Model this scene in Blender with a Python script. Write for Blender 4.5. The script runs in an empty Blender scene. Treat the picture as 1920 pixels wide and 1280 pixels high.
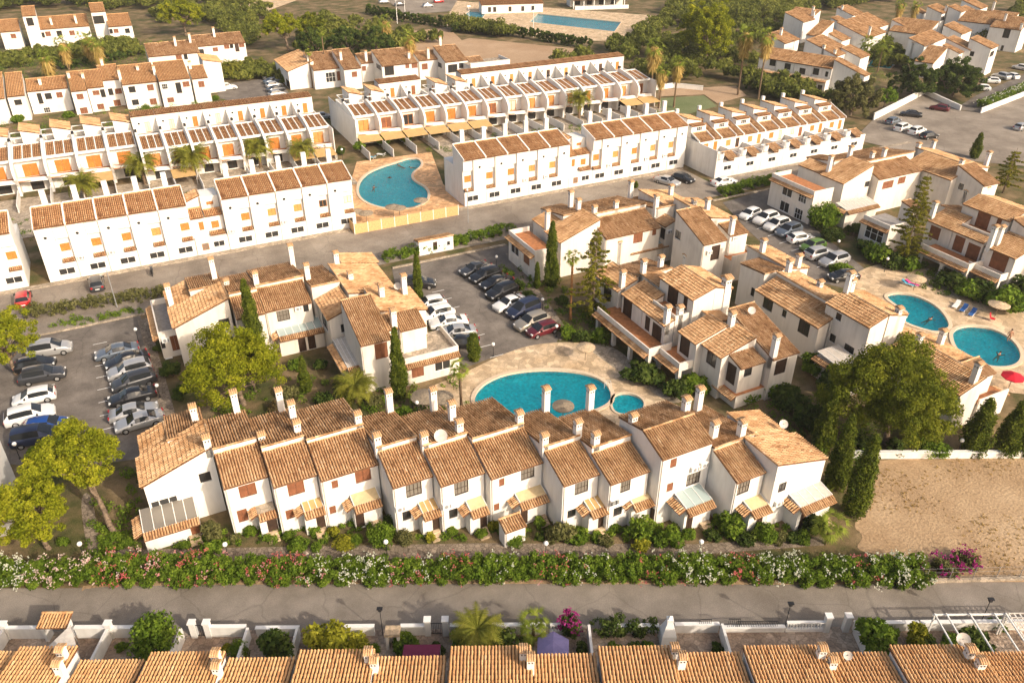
import bpy, math, random
import numpy as np
from mathutils import Vector
from mathutils.geometry import tessellate_polygon

R = math.radians
rng = np.random.default_rng(7)
random.seed(7)
scene = bpy.context.scene
C = scene.collection

# ------------------------------------------------------------------ camera
# world axes follow the street grid: +X along the terraces, +Y away from the viewer's side
cam_d = bpy.data.cameras.new('camera')
cam = bpy.data.objects.new('camera', cam_d)
C.objects.link(cam)
cam.location = (0, 0, 52)
cam.rotation_euler = (R(90 - 31.36), 0, R(-26.5))
cam_d.sensor_width = 36
cam_d.lens = 27.99
cam_d.clip_start = 1
cam_d.clip_end = 6000
scene.camera = cam

# ------------------------------------------------------------------ sky, sun, exposure
SUN_EL, SUN_AZ = 30.0, -66.5          # direction the light comes from, degrees from +X (grid axes)
world = bpy.data.worlds.new('World')
scene.world = world
world.use_nodes = True
wn = world.node_tree
sky = wn.nodes.new('ShaderNodeTexSky')
sky.sky_type = 'NISHITA'
sky.sun_disc = False
sky.sun_elevation = R(SUN_EL)
sky.sun_rotation = R(90 - SUN_AZ)
sky.air_density = .8
sky.dust_density = 5.0
sky.ozone_density = .3
wn.nodes['Background'].inputs[1].default_value = 0.15
warm = wn.nodes.new('ShaderNodeMixRGB')       # white balance: the whole sky multiplied warmer to warm its fill
warm.blend_type = 'MULTIPLY'
warm.inputs[0].default_value = 1
warm.inputs[2].default_value = (1, .945, .86, 1)
wn.links.new(sky.outputs[0], warm.inputs[1])
wn.links.new(warm.outputs[0], wn.nodes['Background'].inputs[0])
sd = bpy.data.lights.new('sun', 'SUN')
sd.energy = 2.5
sd.angle = R(0.8)
sd.color = (1.0, 0.885, 0.74)
sun = bpy.data.objects.new('sun', sd)
C.objects.link(sun)
sun.location = (60, -60, 80)
sun.rotation_euler = (R(90 - SUN_EL), 0, R(SUN_AZ + 90))
vs = scene.view_settings
vs.view_transform = 'Standard'
vs.look = 'None'
vs.exposure = 0.69
vs.gamma = 1.0
vs.use_curve_mapping = False
cy = scene.cycles
cy.max_bounces = 6
cy.diffuse_bounces = 3
cy.glossy_bounces = 2
cy.transmission_bounces = 3
cy.transparent_max_bounces = 8
cy.use_denoising = True
cy.sample_clamp_indirect = 6

# ------------------------------------------------------------------ materials
def newmat(name):
    m = bpy.data.materials.new(name)
    m.use_nodes = True
    nt = m.node_tree
    return m, nt, nt.nodes['Principled BSDF']

def pmat(name, col, rough=.8, var=.12, scale=3.0, col2=None, spec=.3, metal=0., bump=0., bscale=40., transl=0., rnd=None, detail=4, ramp=(.35, .65)):
    """plain material: noise mix of two colours, optional per-face random tint and bump"""
    m, nt, b = newmat(name)
    N, Lk = nt.nodes, nt.links
    tc = N.new('ShaderNodeTexCoord')
    nz = N.new('ShaderNodeTexNoise')
    nz.inputs['Scale'].default_value = scale
    nz.inputs['Detail'].default_value = detail
    nz.inputs['Roughness'].default_value = .6
    Lk.new(tc.outputs['Object'], nz.inputs['Vector'])
    cr = N.new('ShaderNodeValToRGB')
    c2 = col2 or tuple(c * (1 - var) for c in col)
    c1 = col if col2 else tuple(min(1, c * (1 + var * .5)) for c in col)
    cr.color_ramp.elements[0].position = ramp[0]
    cr.color_ramp.elements[1].position = ramp[1]
    cr.color_ramp.elements[0].color = (*c2, 1)
    cr.color_ramp.elements[1].color = (*c1, 1)
    Lk.new(nz.outputs['Fac'], cr.inputs['Fac'])
    out = cr.outputs['Color']
    if rnd:
        at = N.new('ShaderNodeAttribute')
        at.attribute_name = 'rnd'
        r2 = N.new('ShaderNodeValToRGB')
        els = r2.color_ramp.elements
        while len(els) < len(rnd):
            els.new(.5)
        for i, (p, c) in enumerate(rnd):
            els[i].position = p
            els[i].color = (*c, 1)
        Lk.new(at.outputs['Fac'], r2.inputs['Fac'])
        mx = N.new('ShaderNodeMixRGB')
        mx.blend_type = 'MULTIPLY'
        mx.inputs[0].default_value = 1
        Lk.new(r2.outputs['Color'], mx.inputs[1])
        Lk.new(out, mx.inputs[2])
        out = mx.outputs[0]
    Lk.new(out, b.inputs['Base Color'])
    b.inputs['Roughness'].default_value = rough
    b.inputs['Specular IOR Level'].default_value = spec
    b.inputs['Metallic'].default_value = metal
    if bump:
        n2 = N.new('ShaderNodeTexNoise')
        n2.inputs['Scale'].default_value = bscale
        n2.inputs['Detail'].default_value = 3
        Lk.new(tc.outputs['Object'], n2.inputs['Vector'])
        bp = N.new('ShaderNodeBump')
        bp.inputs['Strength'].default_value = bump
        bp.inputs['Distance'].default_value = .05
        Lk.new(n2.outputs['Fac'], bp.inputs['Height'])
        Lk.new(bp.outputs[0], b.inputs['Normal'])
    if transl:
        tr = N.new('ShaderNodeBsdfTranslucent')
        Lk.new(out, tr.inputs['Color'])
        ms = N.new('ShaderNodeMixShader')
        ms.inputs[0].default_value = transl
        Lk.new(b.outputs[0], ms.inputs[1])
        Lk.new(tr.outputs[0], ms.inputs[2])
        Lk.new(ms.outputs[0], N['Material Output'].inputs['Surface'])
    return m

M = {}
def stained(name, base, dirt, scale=.9, amount=.45, rough=.85):
    """plastered wall: broad discolouration, fine grain and vertical run-off streaks"""
    m, nt, b = newmat(name)
    N, Lk = nt.nodes, nt.links
    tc = N.new('ShaderNodeTexCoord')
    mp = N.new('ShaderNodeMapping')
    mp.inputs['Scale'].default_value = (2.4, 2.4, .35)
    Lk.new(tc.outputs['Object'], mp.inputs[0])
    n1 = N.new('ShaderNodeTexNoise'); n1.inputs['Scale'].default_value = scale; n1.inputs['Detail'].default_value = 6
    Lk.new(mp.outputs[0], n1.inputs['Vector'])
    n2 = N.new('ShaderNodeTexNoise'); n2.inputs['Scale'].default_value = .35; n2.inputs['Detail'].default_value = 5
    Lk.new(tc.outputs['Object'], n2.inputs['Vector'])
    mul = N.new('ShaderNodeMath'); mul.operation = 'MULTIPLY'
    Lk.new(n1.outputs['Fac'], mul.inputs[0]); Lk.new(n2.outputs['Fac'], mul.inputs[1])
    cr = N.new('ShaderNodeValToRGB')
    cr.color_ramp.elements[0].position = .2
    cr.color_ramp.elements[1].position = .45
    cr.color_ramp.elements[0].color = (*base, 1)
    cr.color_ramp.elements[1].color = (*[a * (1 - amount) + d * amount for a, d in zip(base, dirt)], 1)
    Lk.new(mul.outputs[0], cr.inputs['Fac'])
    Lk.new(cr.outputs[0], b.inputs['Base Color'])
    b.inputs['Roughness'].default_value = rough
    b.inputs['Specular IOR Level'].default_value = .2
    n3 = N.new('ShaderNodeTexNoise'); n3.inputs['Scale'].default_value = 14; n3.inputs['Detail'].default_value = 4
    Lk.new(tc.outputs['Object'], n3.inputs['Vector'])
    bp = N.new('ShaderNodeBump'); bp.inputs['Strength'].default_value = .25; bp.inputs['Distance'].default_value = .03
    Lk.new(n3.outputs['Fac'], bp.inputs['Height']); Lk.new(bp.outputs[0], b.inputs['Normal'])
    return m

M['white'] = stained('plaster_white', (.76, .735, .69), (.46, .42, .36), amount=.40)
M['cream'] = stained('plaster_cream', (.74, .68, .60), (.44, .38, .31), amount=.45)
M['trim'] = pmat('white_paint', (.80, .78, .74), .7, .06)
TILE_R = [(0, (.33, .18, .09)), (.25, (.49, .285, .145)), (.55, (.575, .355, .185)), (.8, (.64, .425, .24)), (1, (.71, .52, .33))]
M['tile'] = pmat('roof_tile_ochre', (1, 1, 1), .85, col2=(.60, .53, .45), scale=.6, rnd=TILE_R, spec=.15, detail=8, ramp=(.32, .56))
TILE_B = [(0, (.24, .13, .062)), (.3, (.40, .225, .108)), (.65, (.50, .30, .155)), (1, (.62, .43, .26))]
M['tileb'] = pmat('roof_tile_shaded_brown', (1, 1, 1), .88, col2=(.50, .45, .39), scale=.8, rnd=TILE_B, spec=.12, detail=8, ramp=(.34, .58))  # brown tile; on back slopes its dark tone paints in their shade
TILE_O = [(0, (.46, .24, .105)), (.3, (.59, .325, .145)), (.7, (.655, .39, .185)), (1, (.71, .465, .25))]
M['tileo'] = pmat('roof_tile_orange', (1, 1, 1), .85, col2=(.82, .78, .74), scale=.5, rnd=TILE_O, spec=.15, ramp=(.3, .6))
TILE_W = [(0, (.34, .165, .078)), (.3, (.54, .29, .135)), (.7, (.64, .38, .19)), (1, (.72, .50, .29))]
M['tilew'] = pmat('roof_tile_brown', (1, 1, 1), .88, col2=(.66, .58, .5), scale=.6, rnd=TILE_W, spec=.15, ramp=(.3, .58))
M['slab'] = pmat('tile_channel', (.20, .095, .045), .9, .3)
M['orange'] = pmat('orange_wood', (.50, .185, .035), .6, .25, 2.5)
M['brown'] = pmat('brown_wood', (.22, .085, .04), .6, .3, 2.5)
M['dark'] = pmat('dark_wood', (.055, .032, .022), .6, .3)
M['iron'] = pmat('black_iron', (.02, .02, .022), .5, .1)
M['grey'] = pmat('grey_metal', (.35, .35, .35), .45, .1, metal=.3)
M['terra'] = pmat('terracotta_floor', (.46, .19, .075), .7, .3, 2., bump=.2)
M['greyfloor'] = pmat('grey_floor', (.34, .31, .28), .8, .2, 2.)
M['canvas'] = pmat('ochre_canvas', (.60, .39, .165), .85, .12, 1.5, transl=.15)
M['beige'] = pmat('beige_sheet', (.60, .47, .27), .5, .12, 2.)
M['cane'] = pmat('cane_fence', (.62, .38, .17), .85, .25, 6., bump=.4)
M['thatch'] = pmat('thatch', (.30, .24, .17), .95, .35, 5., bump=.8)
M['palethatch'] = pmat('pale_thatch', (.56, .42, .27), .95, .3, 5., bump=.8)
M['dish'] = pmat('dish_paint', (.56, .51, .45), .5, .15)
M['bulb'] = pmat('opal_globe', (.82, .80, .76), .3, .03)

def glassmat(name, col, rough=.08):
    m, nt, b = newmat(name)
    b.inputs['Base Color'].default_value = (*col, 1)
    b.inputs['Roughness'].default_value = rough
    b.inputs['Specular IOR Level'].default_value = .6
    return m
M['glass'] = glassmat('window_glass', (.035, .035, .035))
M['glassg'] = glassmat('curtained_glass', (.20, .18, .15), .12)
M['glassb'] = glassmat('pale_roof_glass', (.36, .44, .43), .15)
M['carglass'] = glassmat('car_glass', (.02, .022, .024), .05)

def carpaint(name, col, metal=.0):
    m, nt, b = newmat(name)
    b.inputs['Base Color'].default_value = (*col, 1)
    b.inputs['Roughness'].default_value = .35
    b.inputs['Metallic'].default_value = metal
    b.inputs['Coat Weight'].default_value = .6
    b.inputs['Coat Roughness'].default_value = .06
    return m
PAINT = {k: carpaint('car_paint_' + k, c, mt) for k, c, mt in (
    ('white', (.74, .73, .70), 0), ('silver', (.46, .46, .46), .45), ('grey', (.17, .18, .19), .4), ('black', (.012, .012, .014), 0),
    ('navy', (.018, .026, .06), .1), ('blue', (.012, .06, .26), .1), ('red', (.42, .012, .014), 0), ('maroon', (.11, .010, .016), .1),
    ('green', (.10, .19, .025), .1), ('beige', (.36, .32, .26), .4), ('darkgrey', (.05, .052, .058), .3), ('bluegrey', (.14, .17, .21), .4))}
M['tyre'] = pmat('tyre_rubber', (.016, .016, .016), .9, .1)
M['rim'] = pmat('wheel_rim', (.5, .5, .5), .3, .05, metal=.6)
M['lamp'] = glassmat('headlamp', (.7, .7, .68), .1)
M['tail'] = glassmat('tail_lamp', (.35, .01, .01), .2)
M['plate'] = pmat('plate', (.75, .75, .72), .5, .02)

def leafmat(name, a, bcol, ccol, tr=.28):
    return pmat(name, (1, 1, 1), .75, col2=(.75, .8, .7), scale=.7, rnd=[(0, a), (.5, bcol), (1, ccol)], transl=tr, spec=.12)
M['pine'] = leafmat('pine_needles', (.15, .18, .010), (.28, .30, .016), (.44, .42, .03), .4)
M['pined'] = leafmat('pine_needles_dark', (.085, .112, .012), (.165, .19, .018), (.28, .285, .028), .38)
M['green'] = leafmat('leaf_green', (.065, .115, .012), (.145, .225, .022), (.26, .34, .04), .38)
M['dkgreen'] = leafmat('leaf_dark_green', (.028, .050, .010), (.068, .105, .020), (.13, .165, .032), .3)
M['yellow'] = leafmat('leaf_yellow_green', (.16, .17, .014), (.31, .30, .025), (.46, .42, .045), .35)
M['olive'] = leafmat('leaf_olive', (.085, .088, .028), (.155, .150, .052), (.25, .23, .09), .3)
M['brownleaf'] = leafmat('leaf_brown', (.09, .062, .024), (.16, .115, .05), (.26, .19, .085), .3)
M['cypress'] = leafmat('cypress_green', (.045, .070, .009), (.105, .135, .014), (.18, .20, .024), .32)
M['frond'] = leafmat('palm_frond', (.12, .135, .018), (.25, .25, .035), (.42, .38, .075), .4)
M['frondl'] = leafmat('fan_frond_light', (.12, .16, .02), (.25, .30, .04), (.40, .42, .08), .35)
M['skirt'] = leafmat('dry_palm_skirt', (.34, .215, .06), (.54, .37, .12), (.68, .50, .19), .3)
M['aleppo'] = leafmat('araucaria_needles', (.09, .10, .013), (.20, .19, .02), (.32, .28, .035), .35)
M['fl_white'] = leafmat('petal_white', (.80, .78, .68), (.86, .84, .74), (.90, .88, .80), .35)
M['fl_pink'] = leafmat('petal_pink', (.70, .20, .24), (.80, .36, .38), (.85, .55, .53), .35)
M['fl_red'] = leafmat('petal_red', (.60, .09, .11), (.72, .18, .18), (.76, .30, .29), .35)
M['fl_blush'] = leafmat('petal_blush', (.80, .50, .48), (.85, .64, .60), (.88, .75, .70), .35)
M['fl_magenta'] = leafmat('bract_magenta', (.32, .015, .16), (.48, .04, .26), (.62, .10, .38), .35)
M['bark'] = pmat('bark', (.20, .145, .10), .95, .4, 5., bump=.8, bscale=12)
M['barkp'] = pmat('palm_trunk', (.24, .165, .10), .95, .4, 6., bump=.8, bscale=10)
M['barko'] = pmat('orange_palm_trunk', (.34, .16, .06), .95, .35, 6., bump=.8, bscale=10)

# ------------------------------------------------------------------ geometry helpers
def link(o, parent=None):
    C.objects.link(o)
    if parent is not None:
        o.parent = parent
    return o

def tag(o, label=None, cat=None, group=None, kind=None):
    if label: o['label'] = label
    if cat: o['category'] = cat
    if group: o['group'] = group
    if kind: o['kind'] = kind
    return o

def empty(name, loc=(0, 0, 0), rz=0.):
    o = bpy.data.objects.new(name, None)
    o.empty_display_size = .2
    o.location = loc
    o.rotation_euler = (0, 0, rz)
    C.objects.link(o)
    return o

def put(name, mesh, parent=None, loc=(0, 0, 0), rz=0., scale=(1, 1, 1), mat=None):
    o = bpy.data.objects.new(name, mesh)
    o.location = loc
    if rz: o.rotation_euler = (0, 0, rz)
    if scale != (1, 1, 1): o.scale = scale
    link(o, parent)
    if mat is not None:
        o.material_slots[0].link = 'OBJECT'
        o.material_slots[0].material = mat
    return o

class MB:
    """collects faces and becomes one mesh"""
    def __init__(s, *mats):
        s.v, s.f, s.m, s.mats = [], [], [], list(mats)
    def face(s, pts, mi=0):
        i = len(s.v)
        s.v += [tuple(p) for p in pts]
        s.f.append(tuple(range(i, i + len(pts))))
        s.m.append(mi)
    def box(s, x0, x1, y0, y1, z0, z1, mi=0, bottom=True):
        i = len(s.v)
        s.v += [(x0, y0, z0), (x1, y0, z0), (x1, y1, z0), (x0, y1, z0), (x0, y0, z1), (x1, y0, z1), (x1, y1, z1), (x0, y1, z1)]
        fs = [(4, 5, 6, 7), (0, 1, 5, 4), (1, 2, 6, 5), (2, 3, 7, 6), (3, 0, 4, 7)]
        if bottom: fs.append((3, 2, 1, 0))
        for f in fs:
            s.f.append(tuple(i + k for k in f)); s.m.append(mi)
    def hexa(s, pts, mi=0):
        i = len(s.v)
        s.v += [tuple(p) for p in pts]
        for f in ((4, 5, 6, 7), (0, 1, 5, 4), (1, 2, 6, 5), (2, 3, 7, 6), (3, 0, 4, 7), (3, 2, 1, 0)):
            s.f.append(tuple(i + k for k in f)); s.m.append(mi)
    def tube(s, p, q, r0, r1=None, n=8, mi=0, cap=True):
        r1 = r0 if r1 is None else r1
        p, q = Vector(p), Vector(q)
        d = (q - p).normalized()
        a = d.orthogonal().normalized(); b = d.cross(a)
        i = len(s.v)
        for c, r in ((p, r0), (q, r1)):
            for k in range(n):
                t = 2 * math.pi * k / n
                s.v.append(tuple(c + a * (r * math.cos(t)) + b * (r * math.sin(t))))
        for k in range(n):
            s.f.append((i + k, i + (k + 1) % n, i + n + (k + 1) % n, i + n + k)); s.m.append(mi)
        if cap:
            s.f.append(tuple(range(i + n, i + 2 * n))); s.m.append(mi)
            s.f.append(tuple(range(i + n - 1, i - 1, -1))); s.m.append(mi)
    def path(s, pts, radii, n=8, mi=0):
        for a, b, r0, r1 in zip(pts[:-1], pts[1:], radii[:-1], radii[1:]):
            s.tube(a, b, r0, r1, n, mi)
    def lathe(s, prof, n=12, mi=0, cx=0., cy=0.):
        i = len(s.v)
        for r, z in prof:
            for k in range(n):
                t = 2 * math.pi * k / n
                s.v.append((cx + r * math.cos(t), cy + r * math.sin(t), z))
        for j in range(len(prof) - 1):
            for k in range(n):
                a = i + j * n
                s.f.append((a + k, a + (k + 1) % n, a + n + (k + 1) % n, a + n + k)); s.m.append(mi)
    def mesh(s, name='m', smooth=False):
        me = bpy.data.meshes.new(name)
        me.from_pydata(s.v, [], s.f)
        for m in s.mats: me.materials.append(m)
        if len(s.mats) > 1: me.polygons.foreach_set('material_index', s.m)
        if smooth: me.polygons.foreach_set('use_smooth', [True] * len(s.f))
        me.update()
        return me
    def build(s, name, parent=None, smooth=False, **k):
        return put(name, s.mesh(name, smooth), parent, **k)

def npmesh(name, V, F, mats, rnd=None, smooth=False, mi=None):
    """mesh from numpy arrays: V (n,3), F (m,k)"""
    me = bpy.data.meshes.new(name)
    n, (m, k) = len(V), F.shape
    me.vertices.add(n); me.loops.add(m * k); me.polygons.add(m)
    me.vertices.foreach_set('co', np.ascontiguousarray(V, np.float32).ravel())
    me.loops.foreach_set('vertex_index', np.ascontiguousarray(F, np.int32).ravel())
    me.polygons.foreach_set('loop_start', np.arange(0, m * k, k, dtype=np.int32))
    for mt in mats: me.materials.append(mt)
    if mi is not None: me.polygons.foreach_set('material_index', np.asarray(mi, np.int32))
    if smooth: me.polygons.foreach_set('use_smooth', np.ones(m, bool))
    me.update(calc_edges=True)
    if rnd is not None:
        at = me.attributes.new('rnd', 'FLOAT', 'FACE')
        at.data.foreach_set('value', np.asarray(rnd, np.float32))
    return me

def tile_mesh(name, W, S, origin, across, down, normal, mat, tw=.21, tl=.42, seg=4, lump=.02):
    """barrel tiles over a rectangle W x S (S measured down the slope), laid course by course"""
    nc, nr = max(2, round(W / tw)), max(2, round(S / tl))
    tw, tl = W / nc, S / nr
    th = np.linspace(.12 * math.pi, .88 * math.pi, seg + 1)
    rad = tw * .56
    ca = -np.cos(th) * rad * .70; cn = np.sin(th) * rad * 1.05 - .06 * tw
    ii, jj = np.meshgrid(np.arange(nc), np.arange(nr), indexing='ij')
    ii, jj = ii.ravel(), jj.ravel()
    n = len(ii)
    ac = (ii + .5) * tw + rng.normal(0, .010, n)
    lift = rng.normal(0, lump * .5, n)
    s0 = jj * tl - .02
    s1 = (jj + 1) * tl + .05 + rng.normal(0, .012, n)
    V = np.zeros((n, 2, seg + 1, 3))
    for e, (s_, up, wf) in enumerate(((s0, .0, .84), (s1, .065, 1.08))):
        V[:, e, :, 0] = ac[:, None] + ca[None] * wf
        V[:, e, :, 1] = s_[:, None]
        V[:, e, :, 2] = cn[None] * wf + up + (lift * (.3 + .7 * e))[:, None]
    V = V.reshape(-1, 3)
    o, a, d, nn = (np.array(x, float) for x in (origin, across, down, normal))
    Wd = o + V[:, :1] * a + V[:, 1:2] * d + V[:, 2:] * nn
    base = (np.arange(n) * 2 * (seg + 1))[:, None]
    k = np.arange(seg)[None]
    F = np.stack([base + k, base + k + 1, base + k + 1 + seg + 1, base + k + seg + 1], -1).reshape(-1, 4)
    if np.dot(np.cross(a, d), nn) < 0: F = F[:, ::-1]
    r = np.clip(.5 + rng.normal(0, .13, n) + rng.normal(0, .10, nc)[ii] + np.where(rng.random(n) < .06, -.35, 0), 0, 1)
    return npmesh(name, Wd, F, [mat], np.repeat(r, seg), smooth=True)

# roof over a rectangle: za = height at the front-left corner, p = rise per metre, d = side it falls towards
def heights(d, u0, u1, v0, v1, za, p):
    w, l = u1 - u0, v1 - v0
    return {'F': (za, za, za + p * l, za + p * l), 'B': (za, za, za - p * l, za - p * l), 'L': (za, za + p * w, za + p * w, za),
            'R': (za, za - p * w, za - p * w, za), 'N': (za,) * 4}[d]       # FL FR BR BL

def roof(root, d, u0, u1, v0, v1, za, p, mat, lod=1, cap=True, name='roof'):
    h = heights(d, u0, u1, v0, v1, za, p)
    t = .10
    mb = MB(M['slab'], M['trim'])
    pl = [(u0, v0), (u1, v0), (u1, v1), (u0, v1)]
    mb.hexa([(x, y, z - t) for (x, y), z in zip(pl, h)] + [(x, y, z) for (x, y), z in zip(pl, h)])
    o = mb.build(name, root)
    cs = math.cos(math.atan(p)); sn = math.sin(math.atan(p))
    if d == 'F': W, S, org, ac, dn, nm = u1 - u0, (v1 - v0) / cs, (u0, v1, h[2]), (1, 0, 0), (0, -cs, -sn), (0, -sn, cs)
    if d == 'B': W, S, org, ac, dn, nm = u1 - u0, (v1 - v0) / cs, (u1, v0, h[0]), (-1, 0, 0), (0, cs, -sn), (0, sn, cs)
    if d == 'L': W, S, org, ac, dn, nm = v1 - v0, (u1 - u0) / cs, (u1, v1, h[1]), (0, -1, 0), (-cs, 0, -sn), (-sn, 0, cs)
    if d == 'R': W, S, org, ac, dn, nm = v1 - v0, (u1 - u0) / cs, (u0, v0, h[0]), (0, 1, 0), (cs, 0, -sn), (sn, 0, cs)
    tw, tl, seg = {1: (.235, .42, 4), 2: (.26, .5, 3), 3: (.32, .7, 3)}[lod]
    to = put('roof_tiles', tile_mesh('roof_tiles', W, S, org, ac, dn, nm, mat, tw, tl, seg), o)
    to['kind'] = 'stuff'
    if cap:     # row of ridge tiles along the top edge
        r = MB(mat)
        a0 = Vector(org); a1 = a0 + Vector(ac) * W
        n = max(2, int(W / .38))
        for i in range(n):
            q0 = a0.lerp(a1, i / n); q1 = a0.lerp(a1, (i + 1.08) / n)
            r.tube(q0 + Vector((0, 0, .04)), q1 + Vector((0, 0, .06)), .10, .12, 6, 0, False)
        rm = r.mesh('ridge_tiles', True)
        at = rm.attributes.new('rnd', 'FLOAT', 'FACE')
        at.data.foreach_set('value', np.repeat(rng.uniform(.35, 1, n), 6)[:len(rm.polygons)].astype(np.float32))
        put('ridge_tiles', rm, o)['kind'] = 'stuff'
    return o

# ------------------------------------------------------------------ windows and doors (1 x 1 m, facing -Y, scaled into their openings)
def _unit(kind):
    fr, fill = {'b': ('brown', 'brown'), 'o': ('orange', 'orange'), 'g': ('dark', 'glassg'), 'w': ('trim', 'glass'), 'k': ('dark', 'glass'),
                'd': ('dark', 'dark'), 'db': ('brown', 'brown'), 'wa': ('trim', 'glass'), 'oc': ('trim', 'glass'), 'og': ('orange', 'glassg')}[kind]
    f = MB(M[fr])
    t = .055
    if kind == 'oc':
        n = 14
        for k in range(n):
            a, b = 2 * math.pi * k / n, 2 * math.pi * (k + 1) / n
            q = [(math.cos(x) * r * .5, y, math.sin(x) * r * .5) for y in (-.05, .05) for x, r in ((a, 1), (b, 1), (b, .7), (a, .7))]
            f.hexa(q)
        g = MB(M[fill]); g.face([(math.cos(2 * math.pi * k / n) * .36, -.01, math.sin(2 * math.pi * k / n) * .36) for k in range(n)])
        return f.mesh('window'), g.mesh('pane'), 'pane'
    f.box(-.5, .5, -.03, .03, .5 - t, .5); f.box(-.5, .5, -.03, .03, -.5, -.5 + t)
    f.box(-.5, -.5 + t, -.03, .03, -.5 + t, .5 - t); f.box(.5 - t, .5, -.03, .03, -.5 + t, .5 - t)
    g = MB(M[fill])
    if kind in 'bo':
        f.box(-.02, .02, -.032, .03, -.5 + t, .5 - t)
        n = 9
        for sx in (-1, 1):
            x0, x1 = (-.5 + t, -.03) if sx < 0 else (.03, .5 - t)
            for k in range(n):
                z = -.5 + t + (1 - 2 * t) * (k + .5) / n; hh = (1 - 2 * t) / n * .5
                g.hexa([(x0, -.025, z - hh), (x1, -.025, z - hh), (x1, .02, z - hh), (x0, .02, z - hh),
                        (x0, -.008, z + hh * .9), (x1, -.008, z + hh * .9), (x1, .02, z + hh * .9), (x0, .02, z + hh * .9)])
        return f.mesh('window'), g.mesh('shutter'), 'shutter'
    if kind in ('d', 'db'):
        f.box(-.025, .025, -.032, .03, -.5 + t, .5 - t)
        for sx in (-.25, .25):
            for z0, z1 in ((-.42, -.05), (0., .42)):
                g.box(sx - .16, sx + .16, -.028, .0, z0, z1)
        g.box(-.44, .44, -.012, .02, -.44, .44)
        return f.mesh('door'), g.mesh('door_leaf'), 'door_leaf'
    bars = {'g': (-.25, 0, .25), 'w': (-.17, .17), 'k': (0,), 'wa': (0,), 'og': (-.3, -.1, .1, .3)}[kind]
    for x in bars: f.box(x - .014, x + .014, -.035, .0, -.5 + t, .5 - t)
    if kind in ('w', 'g', 'og'): f.box(-.5 + t, .5 - t, -.034, .0, -.012, .012)
    g.face([(-.47, 0, -.47), (.47, 0, -.47), (.47, 0, .47), (-.47, 0, .47)])
    return f.mesh('window'), g.mesh('pane'), 'pane'
UNIT = {k: _unit(k) for k in ('b', 'o', 'g', 'w', 'k', 'd', 'db', 'wa', 'oc', 'og')}
ROT = {'F': 0., 'L': -math.pi / 2, 'R': math.pi / 2, 'B': math.pi}

def opening(root, kind, face, x, y, z, w, h):
    """a window or door, centre at x y z, filling an opening w x h"""
    f, g, gn = UNIT[kind]
    o = put('door' if gn == 'door_leaf' else 'window', f, root, (x, y, z), ROT[face], (w, 1, h))
    put(gn, g, o)
    return o

def wall_face(mb, face, a0, a1, c, z0, zt0, zt1, holes, dep=.12, mi=0):
    """one outer wall in the plane c from a0 to a1, its top running from zt0 to zt1, with recessed openings (a, b, z0, z1)"""
    def P(a, z, d=0.):
        return {'F': (a, c + d, z), 'B': (a, c - d, z), 'L': (c + d, a, z), 'R': (c - d, a, z)}[face]
    flip = face in 'BL'
    def q(p):
        mb.face(p[::-1] if flip else p, mi)
    zr = min(zt0, zt1)
    hs = [h for h in holes if h[3] < zr + .01 and h[0] > a0 and h[1] < a1 and h[2] >= z0]
    xs = sorted({a0, a1, *[h[0] for h in hs], *[h[1] for h in hs]})
    zs = sorted({z0, zr, *[h[2] for h in hs], *[h[3] for h in hs]})
    for xa, xb in zip(xs[:-1], xs[1:]):
        for za, zb in zip(zs[:-1], zs[1:]):
            xm, zm = (xa + xb) / 2, (za + zb) / 2
            if any(h[0] < xm < h[1] and h[2] < zm < h[3] for h in hs): continue
            q([P(xa, za), P(xb, za), P(xb, zb), P(xa, zb)])
    if abs(zt0 - zt1) > 1e-4:
        q([P(a0, zr), P(a1, zr)] + ([P(a1, zt1)] if zt1 > zt0 else [P(a0, zt0)]))
    for (xa, xb, za, zb) in hs:
        q([P(xa, za), P(xa, za, dep), P(xb, za, dep), P(xb, za)][::-1])
        q([P(xa, zb), P(xb, zb), P(xb, zb, dep), P(xa, zb, dep)][::-1])
        q([P(xa, za), P(xa, zb), P(xa, zb, dep), P(xa, za, dep)][::-1])
        q([P(xb, za), P(xb, za, dep), P(xb, zb, dep), P(xb, zb)][::-1])
        q([P(xa, za, dep), P(xb, za, dep), P(xb, zb, dep), P(xa, zb, dep)])

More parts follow.
